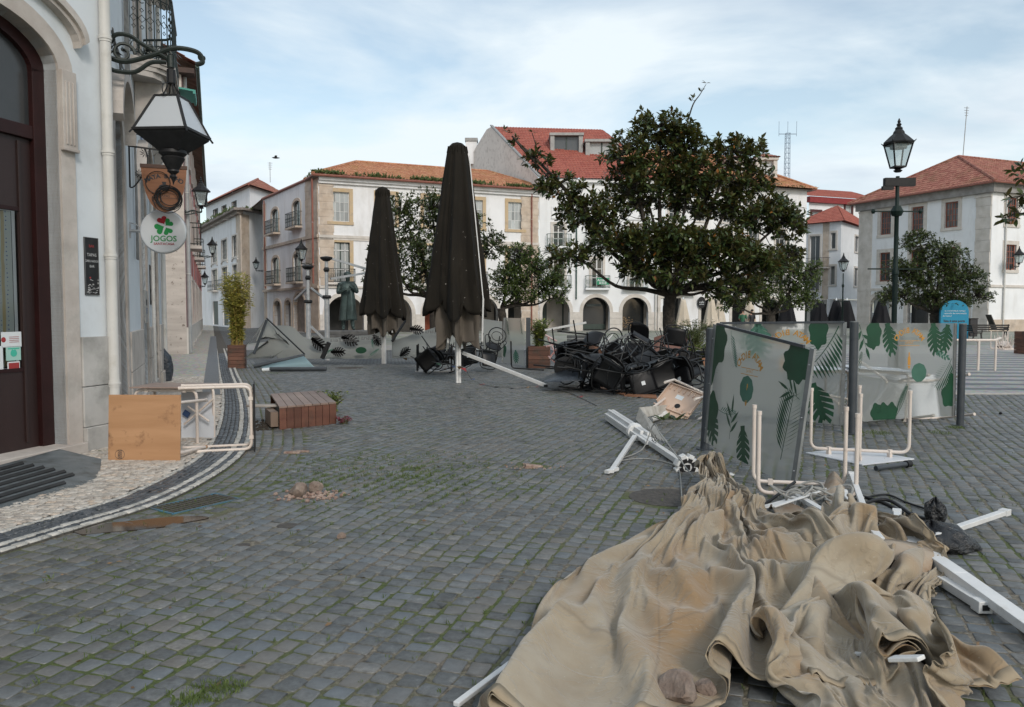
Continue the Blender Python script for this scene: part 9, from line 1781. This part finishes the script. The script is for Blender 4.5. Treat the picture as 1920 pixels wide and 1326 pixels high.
for lab, R0, R1, R2 in (('flap of tan canvas with a pale seam laid over the ribs', [(1595, 1062, .13), (1660, 1056, .15), (1745, 1060, .12)], [(1605, 1074, .13), (1670, 1078, .20), (1750, 1078, .12)], [(1625, 1085, .12), (1680, 1096, .14), (1742, 1100, .06)]), ('small scrap of tan canvas beside the rope tangle', [(1548, 925, .1), (1562, 918, .16), (1580, 930, .12)], [(1540, 945, .06), (1565, 950, .14), (1590, 955, .05)], [(1550, 968, .1), (1575, 975, .04), (1600, 985, .12)]), ('rolled strip of tan canvas at the upper edge of the heap', [(1440, 965, .04), (1480, 968, .1), (1530, 975, .03)], [(1445, 975, .12), (1490, 985, .03), (1535, 990, .14)], [(1460, 990, .05), (1500, 1000, .16), (1545, 1005, .06)])):
 t = thing('canvas_scrap', lab, 'canvas', G(*R1[1][:2])); sheet(t, [[z_(G(u, v), h) for u, v, h in r] for r in (R0, R1, R2)], M_canv2, n=7)
M_rock = mat('broken stone', (.15, .105, .08), (.30, .24, .20), 9, .9, bs=18, bst=.9, bd=.03, dirt=(.14, .12, .1), dscale=6); M_brk = mat('brick rubble', (.20, .12, .095), (.36, .28, .23), 22, .9, bs=30, bst=.8)
def rock(label, c, r, seed, mt=M_rock, name='stone', sq=(1, 1, .8), group=None, cat='stone'):
 bm = bmesh.new(); bmesh.ops.create_icosphere(bm, subdivisions=3, radius=r); rr = random.Random(seed); pl = [(Vector((rr.gauss(0, 1), rr.gauss(0, 1), rr.gauss(0, .8))).normalized(), rr.uniform(.55, .85)*r) for _ in range(11)]
 for v in bm.verts:
  for nn, d in pl:
   k = v.co.dot(nn)
   if k > d: v.co -= nn*(k-d)*.96
  v.co += Vector((rr.gauss(0, 1), rr.gauss(0, 1), rr.gauss(0, 1)))*r*.012; v.co.x *= sq[0]; v.co.y *= sq[1]; v.co.z *= sq[2]
 me = bpy.data.meshes.new(name); bm.to_mesh(me); bm.free(); me.materials.append(mt); me.polygons.foreach_set('use_smooth', [True]*len(me.polygons)); me.set_sharp_from_angle(angle=R(28)); o = link(name, me); o.location = (c[0], c[1], c[2]+r*.5*sq[2]); o.rotation_euler = (0, 0, rr.uniform(0, 6)); return tag(o, label, cat, group)
rock('squarish brown stone weighing down the front hem of the canvas', on_canvas(1272, 1305, -.02), .10, 4); rock('small round reddish stone beside the squarish one on the canvas', on_canvas(1322, 1296, -.01), .052, 8); rock('largest pale broken stone lying on the setts left of the grass', G(561, 930), .10, 12); rock('grey stone lump behind the pale broken stone', G(592, 922), .08, 15)
random.seed(12); t = thing('rubble', 'pinkish brick crumbs scattered round the broken stones', 'rubble', G(590, 930)); mb = MB()
for _ in range(160): r = random.uniform(.004, .022); a = random.gauss(0, .14); b = random.gauss(0, .09); mb.lathe([(r*.8, 0), (r, r*.5), (r*.5, r*1.1)], c=(a, b, 0), n=5)
mb.build('crumbs', M_brk, t, kind='stuff')
t = thing('loose_brick', 'broken red brick in the hole beside the parasol mast', 'brick', G(1000, 876)); MB().box(-.09, -.04, -.02, .09, .04, .025, Matrix.Rotation(R(12), 4, 'Z') @ Matrix.Rotation(R(8), 4, 'Y')).build('brick', M_brk, t, bevel=.006); mb = MB()
for _ in range(60): r = random.uniform(.004, .012); mb.lathe([(r, 0), (r*.5, r)], c=(random.gauss(0, .16), random.gauss(.0, .08), 0), n=5)
mb.build('crumbs', M_brk, t, kind='stuff'); t = thing('brick_chips', 'pale brick chips in the joint below the tipped planter', 'rubble', G(550, 850)); MB().box(-.10, -.03, 0, .08, .04, .02).box(.02, .05, 0, .16, .09, .02).build('chips', M_brk, t, kind='stuff')
for u, v, lab in ((835, 693, 'small white pebble on the far setts right of the planter'), (1876, 777, 'dark lump lying on the setts far right'), (640, 1009, 'small pale pebble on the setts near the left manhole')): rock(lab, G(u, v), .035, u, M_blk if u > 1800 else M_rock)
M_cast = mat('rusty cast iron', (.050, .044, .038), (.10, .088, .076), 20, .7, metal=.2, bs=60, bst=.6)
def cover(label, c, r):
 t = thing('manhole_cover', label, 'manhole cover', (c.x, c.y, 0)); MB().lathe([(r, -.02), (r, 0), (r-.025, .002)], n=40).build('rim', M_cast, t); MB().lathe([(r-.03, -.01), (r-.035, -.003)], n=40).build('lid', M_cast, t); mb = MB(); s = .045
 for i in range(-9, 10):
  for j in range(-9, 10):
   if (i*i+j*j)*s*s < (r-.06)**2: mb.box(i*s-.014, j*s-.014, -.003, i*s+.014, j*s+.014, .003, Matrix.Rotation(R(45*((i+j) % 2)), 4, 'Z') if 0 else None)
 mb.build('tread_pattern', M_cast, t, kind='stuff'); return t
cover('large round cast iron manhole cover left of the canvas apex', G(1252, 932), .33); cover('small round cover in the setts at the lower left', G(455, 1022), .05); cover('small round cover left of centre', G(540, 985), .08); cover('far dark manhole cover near the collapsed screens', G(655, 690), .40)
t = thing('drain_grate', 'rusty drain grate with blue paint beside the white edging stones', 'grate', (gc.x, gc.y, 0), math.atan2(gd.y, gd.x)); M_bluep = mat('blue paint on iron', (.04, .16, .24), (.08, .07, .06), 5, .6)
for a in ((-.32, -.18, .32, -.16), (-.32, .16, .32, .18), (-.32, -.16, -.30, .16), (.30, -.16, .32, .16)): MB().box(a[0], a[1], -.01, a[2], a[3], .004).build('frame_side', M_bluep, t)
for i in range(15): x = -.28+i*.04; MB().box(x-.008, -.16, -.006, x+.008, .16, .002).build('bar', M_cast, t)
for y in (-.07, .07): MB().box(-.30, y-.008, -.010, .30, y+.008, -.001).build('cross_bar', M_cast, t)
MB().box(-.30, -.16, -.0085, .30, .16, -.0075).build('pit', M_blk, t)
m, tt, b, o_ = newmat('brown puddle'); b.inputs['Base Color'].default_value = (.03, .022, .016, 1); b.inputs['Roughness'].default_value = .06; c = G(255, 985); mb = MB(); mb.prism([(c.x+.42*math.cos(a)*(1+.2*math.sin(3*a))+.0, c.y+.20*math.sin(a)*(1+.25*math.sin(2*a+1))+.14*math.cos(a)) for a in np.linspace(0, 6.28, 40)[:-1]], -.01, .004); ob = mb.build('puddle', m, kind='stuff'); tag(ob, 'shallow brown puddle along the white edging stones', 'puddle')
random.seed(77); pos = []; dd = []
for _ in range(420): y = random.uniform(3.2, 16); pos.append((random.uniform(-.6, .64)*y, y, .006)); a = random.uniform(0, 6.28); dd.append((math.cos(a), math.sin(a), random.uniform(0, .3)))
pos = np.array(pos); k_ = curb_sd(pos[:, :2]) < 3; pos, dd = pos[k_], np.array(dd)[k_]; me, _ = leaves_mesh('fallen_leaves', pos, dd, rng.uniform(.012, .05, len(pos)), rng.uniform(-1, 1, len(pos)), leaf_mat('dry leaf', [(0, (.10, .055, .03)), (1, (.22, .14, .07))]), simple=True); o = link('fallen_leaves', me); tag(o, 'small dry leaves and chips scattered over the setts', 'leaves', kind='stuff')
